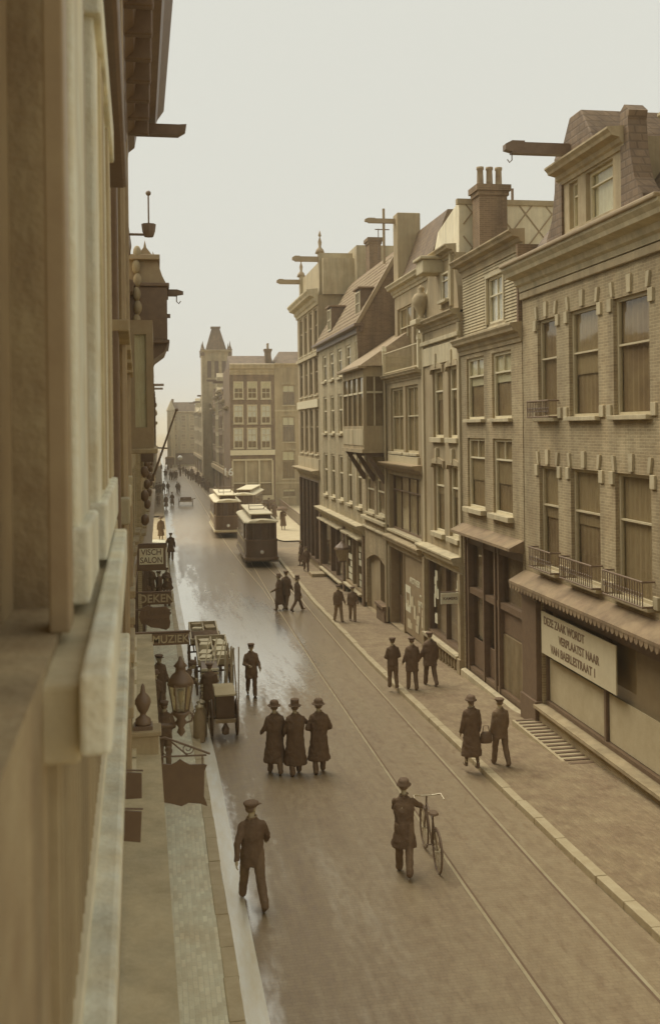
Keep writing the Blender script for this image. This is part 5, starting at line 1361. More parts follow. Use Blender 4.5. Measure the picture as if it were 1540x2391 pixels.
f8 = MB().fb(FCN, a, b, d - 0.2, d, -0.3, 0.05)
for k in range(4): f8.fb(FCN, a + (b - a) * k / 3 - 0.1, a + (b - a) * k / 3 + 0.1, c, d - 0.2, -0.3, 0.05)
f8.fb(FCN, a, b, c, c + 0.5, -0.3, 0.02).fb(FCN, a, b, c + 1.9, c + 2.02, -0.3, -0.05)
s8 = f8.build('shop_front', 'cream_wood', c1)
for k in range(3):
    p, q = a + (b - a) * k / 3 + 0.1, a + (b - a) * (k + 1) / 3 - 0.1
    MB().fb(FCN, p, q, c + 2.0, d - 0.2, -0.28, -0.24).build('lowered_blind', 'plaster', s8)
    MB().fb(FCN, p, q, c + 0.5, c + 1.92, -0.24, -0.22).build('pane', 'glass', s8)
    MB().fb(FCN, p, q, c + 0.5, c + 1.92, -0.34, -0.32).build('dark_backing', 'dim', s8)
c2 = thing('pale_canal_house', (onY(680, 1180, YC).x, YC, zgc), 'pale plastered canal house with arched windows beside the brick canal house', 'house')
x0, x1 = onY(641.5, 1000, YC).x, onY(760, 1000, YC).x
ztc = onY(668, 850, YC).z
cols_ = [(659, 688), (700, 726)]; wy = [(898, 946), (972, 1032), (1052, 1118)]
ops = [CW(a, b, p, q) for a, b in cols_ for p, q in wy] + [CW(660, 690, 1140, 1160)]
wall(FCN, x0, x1, zgc - 0.5, ztc, ops, depth=12).build('wall', 'plaster', c2)
for i, o in enumerate(ops):
    window(FCN, c2, *o[:4], rows=(0.62,), cols=2, frame='mid_wood', blind='curtain', blind_frac=0.33, fw=0.1, rec=0.12)
    cc = (o[0] + o[1]) / 2
    if i < 6: MB().prism(FCN, [(o[0] - 0.12, o[3]), (o[0] - 0.12, o[3] + 0.2), (cc, o[3] + 0.4), (o[1] + 0.12, o[3] + 0.2), (o[1] + 0.12, o[3]), (cc, o[3] + 0.12)], -0.02, 0.06).build('window_hood', 'stone_grey', c2)
for y in (1127, 958): MB().fb(FCN, x0, x1, onY(668, y, YC).z - 0.1, onY(668, y, YC).z + 0.1, -0.02, 0.1).build('string_course', 'plaster_pale', c2)
cornice(FCN, x0, x1, ztc + 0.1, 0.5, 0.4, 'stone_grey', c2, over=0.0)
z_r = onY(680, 816, YC).z
MB().add([FCN.p(x0, ztc, 0.1), FCN.p(x1, ztc, 0.1), FCN.p(x1, z_r, -3), FCN.p(x0 + 0.9, z_r, -3), FCN.p(x0, ztc, -8), FCN.p(x1, ztc, -8)], [(0, 1, 2, 3), (3, 2, 5, 4), (0, 3, 4), (1, 5, 2), (0, 4, 5, 1)]).build('roof', 'slate', c2)

# bridge railing
rg = thing('bridge_railing', (12.5, 90, zg(90)), 'low iron bridge railing with close uprights beside the canal corner', 'railing')
ra, rb_ = G(706, 1236), G(652, 1187)
ra.z += 0.1; rb_.z += 0.1
mb = MB()
for h in (0.15, 1.05): mb.tube([ra + Vector((0, 0, h)), rb_ + Vector((0, 0, h))], 0.05 if h > 1 else 0.03, 6)
mb.build('rails', 'iron', rg)['kind'] = 'stuff'
n = 46
um = None
for k in range(n + 1):
    p = ra.lerp(rb_, k / n)
    if um is None: um = MB().tube([(0, 0, 0), (0, 0, 1.05)], 0.022, 5).mesh('upright'); um.materials.append(M['iron'])
    o = bpy.data.objects.new('upright', um); COL.objects.link(o); o.parent = rg; o.location = p - OFF[rg.name]

# ------------------------------------------------------------------ the far street
FAR = 'houses of the far street beyond the bridge'
def far_house(fr, s0, s1, zb, zt, label, wallm, roof='gable', rows=4, cols=3, depth=10, name='far_house', frame='cream_wood', shopm='dark_wood'):
    t = thing(name, fr.p((s0 + s1) / 2, zb), label, 'house', FAR)
    w = (s1 - s0) / cols; ops = []
    hgt = zt - zb - 4.2
    for c in range(cols):
        for r in range(rows):
            z = zb + 4.3 + r * hgt / rows; ops.append((s0 + w * (c + 0.22), s0 + w * (c + 0.78), z, z + hgt / rows * 0.64))
    ops.append((s0 + 0.4, s1 - 0.4, zb + 0.4, zb + 3.3, 0.3))
    wall(fr, s0, s1, zb - 0.6, zt, ops, depth=depth).build('wall', wallm, t)
    for i, o in enumerate(ops[:-1]):
        m = MB().fb(fr, o[0], o[1], o[2], o[3], -0.18, -0.12)
        wd_ = m.build('window', frame, t)
        zc_ = (o[2] + o[3]) / 2
        for a, b in ((o[2] + 0.12, zc_ - 0.05), (zc_ + 0.05, o[3] - 0.12)):
            MB().fb(fr, o[0] + 0.12, o[1] - 0.12, a, b, -0.12, -0.11).build('pane', random.choice(['dim', 'dim', 'curtain_dim', 'blind' if random.random() < 0.3 else 'dim']), wd_)
        MB().fb(fr, o[0] - 0.1, o[1] + 0.1, o[2] - 0.15, o[2], -0.12, 0.1).build('sill', 'stone_grey', wd_)
    o = ops[-1]
    MB().fb(fr, o[0], o[1], o[2], o[3], -0.28, -0.2).build('shop_front', shopm, t)
    MB().fb(fr, s0, s1, zb + 3.4, zb + 4.0, -0.02, 0.3).build('shop_cornice', 'plaster', t)
    cornice(fr, s0, s1, zt + 0.15, 0.6, 0.5, 'stone_grey', t, over=0.0)
    m_ = (s0 + s1) / 2
    if roof == 'gable':
        MB().prism(fr, [(s0 + 0.2, zt + 0.1), (s1 - 0.2, zt + 0.1), (m_ + 1.1, zt + 1.5), (m_ + 0.9, zt + 2.9), (m_, zt + 3.5), (m_ - 0.9, zt + 2.9), (m_ - 1.1, zt + 1.5)], -1.0, 0.0).build('gable', wallm, t)
        MB().fb(fr, m_ - 0.12, m_ + 0.12, zt + 2.3, zt + 2.6, -0.3, 1.4).build('hoist_beam', 'dark_wood', t)
    elif roof == 'step':
        p = [(s0 + 0.1, zt), (s1 - 0.1, zt)]
        k = 4
        for i in range(k): p += [(s1 - 0.1 - i * (s1 - s0) / 2 / k, zt + 0.9 * (i + 0.4)), (s1 - 0.1 - (i + 0.8) * (s1 - s0) / 2 / k, zt + 0.9 * (i + 0.4))]
        for i in reversed(range(k)): p += [(s0 + 0.1 + (i + 0.8) * (s1 - s0) / 2 / k, zt + 0.9 * (i + 0.4)), (s0 + 0.1 + i * (s1 - s0) / 2 / k, zt + 0.9 * (i + 0.4))]
        MB().prism(fr, p, -0.8, 0.0).build('stepped_gable', wallm, t)
    else:
        MB().add([fr.p(s0, zt + 0.1, 0), fr.p(s1, zt + 0.1, 0), fr.p(s1 - 0.4, zt + 2.6, -2), fr.p(s0 + 0.4, zt + 2.6, -2), fr.p(s0, zt + 0.1, -8), fr.p(s1, zt + 0.1, -8)], [(0, 1, 2, 3), (3, 2, 5, 4), (0, 3, 4), (1, 5, 2), (0, 4, 5, 1)]).build('roof', 'slate', t)
        MB().fb(fr, s0 + 0.3, s0 + 0.9, zt, zt + 3.4, -1.5, -0.8).build('chimney', 'brick_dark', t)
    return t
FRF = Fr((8.25, 0), (0, 1), (-1, 0))
y = 120.2
specs = [(7, 11.5, 'brick_dark', 'hip', 'first dark hipped-roof house round the corner from the nine-window house'), (7, 12.5, 'brick', 'gable', 'brown gabled house just before the tower'), (9, 14.0, 'brick_dark', 'hip', 'dark hipped house at the foot of the tower'),
         (8, 13.5, 'brick_pale', 'gable', 'pale gabled house just past the tower'), (8, 12.0, 'brick_dark', 'step', 'dark step-gabled house past the tower'), (9, 13.0, 'brick', 'gable', 'brown gabled house next to the step-gabled one'),
         (10, 12.0, 'plaster', 'hip', 'plastered hipped house half way down the far street'), (10, 12.5, 'brick_dark', 'gable', 'dark gabled house half way down the far street'), (12, 12.0, 'brick', 'step', 'brown step-gabled house deep in the far street'),
         (12, 12.0, 'brick_pale', 'gable', 'pale gabled house deep in the far street'), (14, 12.5, 'brick', 'hip', 'last hipped house before the building closing the street'), (14, 12.5, 'brick_pale', 'gable', 'last pale gabled house before the building closing the street')]
for (w_, zt, m_, rf_, lb) in specs:
    far_house(FRF, y, y + w_, zg(y), zt, lb, m_, rf_, cols=3, rows=3 if zt < 13 else 4)
    y += w_
# tall pale strip on the corner (rain pipe box) and tower with steep roof
tw = thing('tower', (9.8, 168, zg(168)), 'square brick tower with steep pyramid roof and four corner pinnacles', 'tower')
YT = 160.0
ta, tb = onY(472, 900, YT).x, onY(540, 900, YT).x
tz = onY(500, 818, YT).z; tp = onY(500, 763, YT).z
FT = Fr((0, YT), (1, 0), (0, -1))
tops = [(ta + (tb - ta) * k, ta + (tb - ta) * (k + 0.14), tz - 4.2, tz - 1.6) for k in (0.18, 0.43, 0.68)]
wall(FT, ta, tb, zg(YT) - 0.5, tz, tops, depth=tb - ta).build('wall', 'brick', tw)
for o in tops: MB().fb(FT, *o[:4], -0.2, -0.16).build('louvre', 'dark_wood', tw)
cx = (ta + tb) / 2; cyy = YT + (tb - ta) / 2; hw = (tb - ta) / 2 * 0.74; q_ = hw * 0.36
mids = tz + (tp - tz) * 0.12
MB().add([(cx - hw, cyy - hw, tz), (cx + hw, cyy - hw, tz), (cx + hw, cyy + hw, tz), (cx - hw, cyy + hw, tz), (cx - q_, cyy - q_, tp), (cx + q_, cyy - q_, tp), (cx + q_, cyy + q_, tp), (cx - q_, cyy + q_, tp)],
         [(0, 1, 5, 4), (1, 2, 6, 5), (2, 3, 7, 6), (3, 0, 4, 7), (4, 5, 6, 7), (0, 3, 2, 1)]).build('roof', 'slate', tw)
MB().box(cx - q_ - 0.15, cx + q_ + 0.15, cyy - q_ - 0.15, cyy + q_ + 0.15, tp, tp + 0.25).build('roof_cap', 'dark_wood', tw)
for sx in (-1, 1):
    for sy in (-1, 1):
        MB().lathe((cx + sx * ((tb - ta) / 2 - 0.15), cyy + sy * ((tb - ta) / 2 - 0.15), tz - 0.8), [(0.32, 0), (0.32, 0.9), (0.4, 1.0), (0.26, 1.15), (0.1, 1.7), (0.03, 2.3)], 8).build('pinnacle', 'slate', tw)
cornice(FT, ta, tb, tz + 0.1, 0.6, 0.35, 'stone_grey', tw, over=0.1)
# the building closing the view, left-hand far row
FZ = Fr((0, 262), (1, 0), (0, -1))
ee = far_house(FZ, onY(398, 1000, 262).x, onY(440, 1000, 262).x + 2, zg(262), onY(415, 962, 262).z, 'distant block with corner turret closing the end of the street', 'brick_pale', 'hip', rows=4, cols=3)
tx = onY(399, 960, 262)
MB().lathe((tx.x, 262, zg(262)), [(1.0, 0), (1.0, tx.z - zg(262)), (1.2, tx.z - zg(262) + 0.2), (0.05, tx.z - zg(262) + 2.8)], 8).build('turret', 'brick_pale', ee)
FLF = Fr((-0.7, 0), (0, 1), (1, 0))
y = 112.0
for i, (w_, zt, m_, rf_, lb) in enumerate(((9, 11, 'brick_dark', 'hip', 'dark house at the left corner beyond the bridge'), (10, 12, 'brick', 'gable', 'brown gabled house second past the bridge on the left'), (12, 11, 'brick_dark', 'hip', 'dark hipped house third past the bridge on the left'),
                                           (14, 12.5, 'brick_pale', 'gable', 'pale gabled house fourth past the bridge on the left'), (20, 11.5, 'brick', 'hip', 'long brown house far down the left side'), (30, 12, 'brick_pale', 'hip', 'long pale house at the far left end of the street'), (60, 10.5, 'brick_pale', 'hip', 'last low pale block at the left end of the street'))):
    far_house(FLF, y, y + w_, zg(y), zt, lb, m_, rf_, cols=3, rows=3); y += w_

# ------------------------------------------------------------------ people
def fuse(mb, name, voxel, smooth_it=4, decimate=None, folds=0.0):
    """grow overlapping limbs into one continuous skin"""
    me = mb.mesh(name); tmp = bpy.data.objects.new(name, me); COL.objects.link(tmp)
    r = tmp.modifiers.new('r', 'REMESH'); r.mode = 'VOXEL'; r.voxel_size = voxel
    s = tmp.modifiers.new('s', 'SMOOTH'); s.factor = 0.5; s.iterations = smooth_it
    if folds:
        tx = bpy.data.textures.get('folds') or bpy.data.textures.new('folds', 'CLOUDS'); tx.noise_scale = 0.11
        dp = tmp.modifiers.new('f', 'DISPLACE'); dp.texture = tx; dp.strength = folds; dp.mid_level = 0.5; dp.texture_coords = 'LOCAL'
    if decimate:
        d = tmp.modifiers.new('d', 'DECIMATE'); d.ratio = decimate
    dg = bpy.context.evaluated_depsgraph_get()
    out = bpy.data.meshes.new_from_object(tmp.evaluated_get(dg))
    bpy.data.objects.remove(tmp); bpy.data.meshes.remove(me)
    out.name = name; out.shade_smooth()
    return out
def put(name, me, m, parent):
    me.materials.clear(); me.materials.append(M[m] if isinstance(m, str) else m)
    o = bpy.data.objects.new(name, me); COL.objects.link(o); o.parent = parent; return o

HATS = {
    'bowler': [(0.105, 0.0), (0.155, -0.012), (0.165, 0.004), (0.15, 0.012), (0.112, 0.014), (0.112, 0.07), (0.10, 0.105), (0.07, 0.13), (0.01, 0.138)],
    'top': [(0.10, 0.0), (0.15, -0.01), (0.16, 0.008), (0.145, 0.014), (0.106, 0.016), (0.102, 0.10), (0.108, 0.155), (0.10, 0.16), (0.01, 0.16)],
    'cap': [(0.10, -0.015), (0.106, 0.01), (0.122, 0.03), (0.122, 0.045), (0.095, 0.062), (0.01, 0.066)],
    'wide': [(0.10, 0.0), (0.20, -0.03), (0.215, -0.01), (0.14, 0.02), (0.115, 0.03), (0.11, 0.08), (0.07, 0.11), (0.01, 0.115)],
    'kepi': [(0.10, -0.02), (0.102, 0.03), (0.12, 0.06), (0.116, 0.074), (0.01, 0.08)],
    'soft': [(0.10, 0.0), (0.145, -0.02), (0.15, -0.005), (0.115, 0.01), (0.11, 0.06), (0.085, 0.1), (0.01, 0.09)],
}
def person(label, legs=((18, 4), (-16, 12)), arms=((-12, 8, 15), (14, 8, 18)), lean=0.0, coat='jacket', hem=None, hat='cap', cm='coat', tm='coat2', turn=0.0, group=None, detail=1.0, wide=1.0, female=False, headtilt=0.0):
    """legs: (thigh forward, knee bend) left/right; arms: (forward, outward, elbow bend); faces +Y"""
    t = thing('person', (0, 0, 0), label, 'person', group, local=True)
    V_ = Vector
    body, trou, top, shoes = MB(), MB(), MB(), MB()
    ank = []; L = []
    for i, sd in enumerate((-1, 1)):
        a, kb = legs[i]
        hip = V_((sd * 0.095, 0, 0.92))
        d1 = V_((sd * 0.015, math.sin(R(a)), -math.cos(R(a)))); knee = hip + d1 * 0.44
        d2 = V_((0, math.sin(R(a - kb)), -math.cos(R(a - kb)))); an = knee + d2 * 0.41
        L.append((hip, knee, an, a - kb)); ank.append(an.z)
    drop = min(ank) - 0.075
    sh = lambda p: V_((p.x, p.y + lean * max(0, p.z - 0.9), p.z)) - V_((0, 0, drop))
    for i, (hip, knee, an, sa) in enumerate(L):
        hip, knee, an = [p - V_((0, 0, drop)) for p in (hip, knee, an)]
        body.cap(hip, knee, 0.075, 0.052); body.cap(knee, an, 0.052, 0.036)
        body.cap(an, an + V_((0, 0.10, -0.03)), 0.036, 0.03)
        if not female or hem is None:
            trou.cap(hip + V_((0, 0, 0.03)), knee, 0.108, 0.082, 12); trou.cap(knee, an + V_((0, 0, 0.0)), 0.082, 0.07, 12)
        else:
            trou.cap(hip, knee, 0.08, 0.06); trou.cap(knee, an, 0.058, 0.042)
        rot = Matrix.Rotation(R(max(-50, min(25, sa * 0.8))), 3, 'X')
        shoes.ball(an + rot @ V_((0, 0.065, -0.04)), 0.045, 0.135, 0.036, 10, rot); shoes.cap(an + V_((0, -0.01, -0.03)), an + V_((0, 0, 0.05)), 0.04, 0.042)
    # trunk, neck, head
    body.cap(sh(V_((0, 0, 0.93))), sh(V_((0, 0, 1.25))), 0.125, 0.13); body.cap(sh(V_((-0.11, 0, 1.35))), sh(V_((0.11, 0, 1.35))), 0.055, 0.055)
    body.cap(sh(V_((0, 0, 1.38))), sh(V_((0, 0.015, 1.53))), 0.06, 0.055)
    hc = sh(V_((0, 0.02, 1.625))); HR = Matrix.Rotation(turn, 3, 'Z') @ Matrix.Rotation(headtilt, 3, 'X')
    H = lambda x, y, z: hc + HR @ V_((x, y, z))
    body.ball(H(0, -0.005, 0.02), 0.078, 0.098, 0.10, 14, HR); body.ball(H(0, 0.02, -0.045), 0.058, 0.072, 0.075, 12, HR)
    body.cap(H(0, 0.088, 0.015), H(0, 0.108, -0.018), 0.012, 0.017, 8)                          # nose
    body.cap(H(-0.035, 0.08, 0.038), H(0.035, 0.08, 0.038), 0.014, 0.014, 8)                    # brow
    body.cap(H(-0.018, 0.085, -0.055), H(0.018, 0.085, -0.055), 0.011, 0.011, 8)                # mouth
    body.ball(H(0, 0.075, -0.098), 0.025, 0.022, 0.022, 8)                                      # chin
    for sd in (-1, 1): body.ball(H(sd * 0.08, -0.005, -0.005), 0.014, 0.024, 0.034, 8)          # ears
    for i, sd in enumerate((-1, 1)):
        f, out, el = arms[i]
        s0_ = V_((sd * 0.168, 0, 1.375))
        d1 = V_((sd * math.sin(R(out)), math.sin(R(f)) * math.cos(R(out)), -math.cos(R(f)) * math.cos(R(out)))).normalized()
        e = s0_ + d1 * 0.29
        f2 = f + el; o2 = out * 0.3 if el < 60 else -out - 18
        d2 = V_((sd * math.sin(R(o2)), math.sin(R(f2)) * math.cos(R(o2)), -math.cos(R(f2)) * math.cos(R(o2)))).normalized()
        w = e + d2 * 0.25
        s0_, e, w = sh(s0_), sh(e), sh(w)
        body.cap(s0_, e, 0.036, 0.036); body.cap(e, w, 0.036, 0.027)
        pd_ = (w - e).normalized(); side = pd_.cross(V_((sd, 0, 0))).normalized() if abs(pd_.x) < 0.9 else V_((0, 1, 0))
        pc = w + pd_ * 0.045
        body.ball(pc, 0.03, 0.04, 0.05, 8)
        for k, (off, ln) in enumerate(((-0.03, 0.07), (-0.01, 0.085), (0.01, 0.08), (0.028, 0.06))):
            a0 = pc + side * off + pd_ * 0.03; a1 = a0 + pd_ * ln * 0.55; a2 = a1 + (pd_ * 0.7 + V_((-sd, 0, 0)) * 0.7).normalized() * ln * 0.5
            body.cap(a0, a1, 0.0105, 0.0095, 6); body.cap(a1, a2, 0.0095, 0.008, 6)
        body.cap(pc + side * 0.03, pc + side * 0.055 + pd_ * 0.045, 0.012, 0.009, 6)            # thumb
        top.cap(s0_, e, 0.068, 0.058, 12); top.cap(e, w - pd_ * 0.01, 0.058, 0.05, 12)
    # coat / jacket / dress
    z0 = hem if hem is not None else (0.72 if coat == 'jacket' else 0.36)
    fl = 1.0 + (0.34 if coat != 'jacket' else 0.06); w_ = wide
    mid = (L[0][1].y + L[1][1].y) / 2 * 0.3
    rg = []
    for z, rx, ry in ((z0, 0.19 * fl, 0.15 * fl), (z0 + 0.12, 0.19 * (fl * 0.96), 0.15 * (fl * 0.95)), (0.80, 0.195, 0.155), (0.93, 0.19, 0.15), (1.05, 0.178 if female else 0.188, 0.138), (1.22, 0.205, 0.15), (1.34, 0.205, 0.13), (1.40, 0.175, 0.11), (1.45, 0.125, 0.092), (1.485, 0.085, 0.075)):
        if rg and z <= rg[-1][0] + drop + 0.02: continue
        p = sh(V_((0, mid * max(0, (0.9 - z)), z))); rg.append((p.z, rx * w_, ry * w_, 0, p.y))
    top.loft(rg, 18)
    vx = 0.017 / detail
    put('body', fuse(body, 'body', vx * 0.72, 2, 0.5), 'skin', t)
    put('trousers' if not (female and hem) else 'stockings', fuse(trou, 'trousers', vx * 1.2, 4, 0.6, 0.03), tm, t)
    put({'jacket': 'jacket'}.get(coat, coat), fuse(top, 'coat', vx * 1.2, 4, 0.6, 0.045), cm, t)
    put('shoes', fuse(shoes, 'shoes', vx * 0.8, 2, 0.6), 'leather', t)
    hr = MB().ball(H(0, -0.022, 0.028), 0.083, 0.092, 0.092, 14, HR)
    if female: hr.ball(H(0, -0.085, -0.03), 0.05, 0.045, 0.05, 10)
    put('hair', hr.mesh('hair', smooth=True), 'hair', t)
    if hat:
        hm_ = MB().lathe((0, 0, 0), HATS[hat], 18)
        for v in hm_.v: v.y *= 1.12
        if hat in ('cap', 'kepi'): hm_.prism(Fr((0, 0.06), (1, 0), (0, 1)), [(-0.08, -0.012), (0.08, -0.012), (0.08, 0.0), (-0.08, 0.0)], 0.0, 0.11)
        for v in hm_.v: v.xyz = H(v.x, v.y - 0.005, v.z + 0.062)
        put('hat', hm_.mesh('hat', smooth=True), 'felt', t)
    for sd in (-1, 1):
        put('eye', MB().ball(H(sd * 0.032, 0.083, 0.016), 0.011, 0.008, 0.009, 8).mesh('eye', smooth=True), 'hair', t)
    cl = MB()
    cl.tube([sh(V_((0.082 * math.cos(q), 0.072 * math.sin(q) + 0.01, 1.495 + 0.015 * math.cos(q)))) for q in [k * math.pi / 8 for k in range(16)]], 0.014, 6, closed=True)
    put('collar', cl.mesh('collar', smooth=True), 'coat3' if not female else cm, t)
    return t
def stand(t, x, yfoot, ytop, rz=0.0, up=0.0, H0=1.76, lo=1.5, hi=1.92):
    p = G(x, yfoot, up)
    dep = p.x * math.sin(YAW) + p.y * math.cos(YAW)
    s = (yfoot - ytop) * dep / FOC / H0
    s = max(lo / 1.75, min(hi / 1.75, s))
    t.location = p; t.rotation_euler.z = rz; t.scale = (s, s, s)
    return t
def again(src, label, group=None):
    c = copy_tree(src); c['label'] = label
    if group: c['group'] = group
    elif 'group' in c.keys(): del c['group']
    return c
AWAY, TOWARD, LEFT, RIGHT = 0.0, math.pi, math.pi / 2, -math.pi / 2
UPP = 0.12
p_boy = person('young man in flat cap striding alone with arms swung, dark suit', legs=((24, 4), (-24, 20)), arms=((-34, 22, 14), (30, 24, 20)), coat='jacket', hat='cap', cm='coat', turn=-0.9, lean=0.02, detail=1.2)
stand(p_boy, 590, 2112, 1863, 0.12)
p_cyc = person('man in soft hat and overcoat pushing a bicycle', legs=((10, 0), (-18, 20)), arms=((52, 4, 14), (58, 26, 10)), lean=0.26, coat='overcoat', hem=0.55, hat='soft', cm='coat', detail=1.2)
stand(p_cyc, 944, 2040, 1852, -0.25)
tri = 'three overcoated men walking abreast'
p_m1 = person('overcoated man in bowler hat walking beside man in top hat', legs=((8, 2), (-12, 14)), arms=((4, 20, 55), (2, 18, 50)), coat='overcoat', hem=0.30, hat='bowler', group=tri, wide=1.12, detail=1.2)
stand(p_m1, 642, 1806, 1640, 0.03)
p_m2 = person('man in top hat raising a hand between two bowler-hatted men', legs=((-8, 10), (10, 3)), arms=((4, 16, 40), (46, 30, 100)), coat='overcoat', hem=0.26, hat='top', group=tri, wide=1.15, detail=1.2)
stand(p_m2, 690, 1808, 1640, 0.0)
p_m3 = person('overcoated man in bowler hat a pace apart from his two companions', legs=((-6, 10), (8, 2)), arms=((-4, 24, 60), (-4, 24, 60)), coat='overcoat', hem=0.32, hat='bowler', group=tri, wide=1.1, detail=1.2)
stand(p_m3, 745, 1804, 1636, -0.04)
p_post = person('uniformed man in peaked cap walking up the middle of the wet road', legs=((16, 4), (-12, 18)), arms=((6, 16, 50), (14, 14, 70)), coat='jacket', hem=0.62, hat='kepi', cm='coat2', tm='coat', wide=1.08, detail=1.2)
stand(p_post, 587, 1624, 1501, TOWARD)
p_wom = person('woman in long dark coat carrying a bag on the pavement', legs=((8, 2), (-8, 6)), arms=((4, 10, 20), (6, 12, 16)), coat='long_coat', hem=0.30, hat='soft', cm='coat', tm='coat', female=True, wide=1.05, detail=1.1)
stand(p_wom, 1101, 1792, 1626, 0.1, UPP)
p_man = person('man in cap and short jacket beside the woman with the bag', legs=((12, 2), (-12, 14)), arms=((-4, 10, 20), (6, 10, 24)), coat='jacket', hat='cap', cm='coat2', tm='coat2', wide=1.05)
stand(p_man, 1168, 1786, 1630, 0.15, UPP)
lo_ = 'three capped men walking along the pavement'
p_l1 = person('narrow man in flat cap, kerb side of three pavement walkers', legs=((4, 0), (-6, 6)), arms=((0, 18, 60), (0, 16, 60)), coat='jacket', hem=0.78, hat='kepi', cm='coat', tm='coat2', group=lo_)
stand(p_l1, 917, 1606, 1489, 0.1, UPP)
p_l2 = person('man in long jacket in the middle of three pavement walkers', legs=((8, 2), (-8, 8)), arms=((0, 14, 40), (0, 14, 40)), coat='jacket', hem=0.62, hat='cap', cm='coat', tm='coat2', wide=1.1, group=lo_)
stand(p_l2, 962, 1610, 1487, 0.05, UPP)
p_l3 = person('broad man in cap, house side of three pavement walkers', legs=((12, 2), (-14, 16)), arms=((4, 18, 30), (-6, 14, 24)), coat='jacket', hem=0.66, hat='cap', cm='coat', tm='coat', wide=1.18, group=lo_)
stand(p_l3, 1004, 1600, 1474, 0.1, UPP)
p_b1 = person('boy in short jacket facing the tram on the pavement', legs=((12, 0), (-10, 10)), arms=((10, 12, 30), (-6, 10, 20)), coat='jacket', hem=0.82, hat='cap', cm='coat2', tm='coat3')
stand(p_b1, 790, 1451, 1364, TOWARD + 0.3, UPP)
p_b2 = again(p_b1, 'second boy walking beside the boy in short jacket, nearer the shop'); stand(p_b2, 823, 1450, 1368, TOWARD - 0.1, UPP)
kg = 'three men stepping off the kerb'
p_k1 = again(p_m1, 'stout overcoated man at left of three stepping off the kerb', kg); stand(p_k1, 652, 1424, 1341, LEFT - 0.5)
p_k2 = again(p_l2, 'taller man behind the stout one of three stepping off the kerb', kg); stand(p_k2, 668, 1422, 1332, RIGHT + 0.9)
p_k3 = person('man in tall hat with wide stride, last of three stepping off the kerb', legs=((24, 4), (-24, 10)), arms=((10, 12, 40), (-8, 12, 30)), coat='jacket', hem=0.62, hat='top', cm='coat', tm='coat', lean=-0.05, group=kg)
stand(p_k3, 695, 1426, 1344, RIGHT + 0.35)
p_c1 = again(p_wom, 'woman standing at the corner shop by the bridge'); stand(p_c1, 703, 1320, 1262, LEFT, UPP)
p_c2 = again(p_l3, 'man leaning at the corner shop by the bridge'); stand(p_c2, 715, 1334, 1280, TOWARD, UPP)
p_br = person('woman with open umbrella on the bridge pavement', legs=((4, 0), (-4, 2)), arms=((30, 10, 100), (4, 8, 10)), coat='long_coat', hem=0.3, hat=None, cm='coat', tm='coat', female=True)
stand(p_br, 661, 1236, 1184, TOWARD, 0.1)
um_ = thing('umbrella', p_br.location, 'open dark umbrella held by the woman on the bridge', 'umbrella', local=True)
MB().lathe((0.1, 0.2, 1.72), [(0.52, 0.0), (0.48, 0.12), (0.32, 0.25), (0.08, 0.32), (0.01, 0.4)], 12).build('canopy', 'coat', um_, smooth=True)
MB().tube([(0.1, 0.2, 1.15), (0.1, 0.2, 2.05)], 0.012, 6).build('stick', 'dark_wood', um_)
um_.rotation_euler.z = TOWARD
p_b3 = again(p_l1, 'first dark figure by the bridge railing behind the tram'); stand(p_b3, 628, 1206, 1160, AWAY)
p_b4 = again(p_m3, 'second dark figure by the bridge railing behind the tram'); stand(p_b4, 640, 1214, 1164, AWAY)
p_w2 = person('woman in broad hat and long coat walking toward the fish sign', legs=((5, 0), (-5, 4)), arms=((6, 12, 16), (-4, 14, 12)), coat='long_coat', hem=0.36, hat='wide', cm='coat2', tm='coat2', female=True)
stand(p_w2, 376, 1262, 1206, TOWARD)
p_w3 = person('man in long coat and soft cap walking past the fish sign', legs=((12, 2), (-10, 14)), arms=((8, 14, 12), (-16, 20, 10)), coat='overcoat', hem=0.52, hat='cap', cm='coat', tm='coat2')
stand(p_w3, 399, 1307, 1243, TOWARD)
gl = 'knot of people at the left kerb below the fish sign'
for i, (src, x, yf, yt, rz, lb) in enumerate(((p_m1, 352, 1402, 1320, TOWARD, 'stout dark figure in the knot of people under the fish sign'), (p_l3, 372, 1410, 1332, LEFT, 'capped man at the front of the knot of people under the fish sign'),
        (p_w3, 389, 1396, 1324, TOWARD + 0.3, 'man on the road side of the knot of people under the fish sign'), (p_wom, 340, 1440, 1352, AWAY, 'woman on the house side of the knot of people under the fish sign'),
        (p_m3, 391, 1420, 1345, TOWARD, 'overcoated man at the kerb edge of the knot under the fish sign'))):
    stand(again(src, lb, gl), x, yf, yt, rz)
# under the MUZIEK board and round the barrow
stand(again(p_l2, 'man in jacket standing on the pavement under the MUZIEK board'), 372, 1668, 1527, TOWARD + 0.5, UPP)
stand(again(p_wom, 'woman in dark clothes standing close to the man under the MUZIEK board'), 364, 1700, 1580, TOWARD - 0.4, UPP)
p_bend = person('man stooping over the book barrow behind the lantern', legs=((12, 4), (-6, 6)), arms=((50, 10, 20), (44, 12, 26)), lean=0.62, coat='jacket', hem=0.68, hat='soft', cm='coat', tm='coat2', wide=1.15, headtilt=-0.3)
stand(p_bend, 418, 1672, 1552, RIGHT + 0.2)
p_cart = person('man in cap standing between the barrow and the box cart', legs=((4, 0), (-4, 4)), arms=((30, 14, 40), (34, 12, 40)), coat='jacket', hem=0.6, hat='cap', cm='felt', tm='coat', wide=1.15)
stand(p_cart, 490, 1676, 1548, AWAY)
stand(again(p_l1, 'figure passing below the urn pedestal beside the lantern'), 385, 1795, 1688, AWAY, UPP)
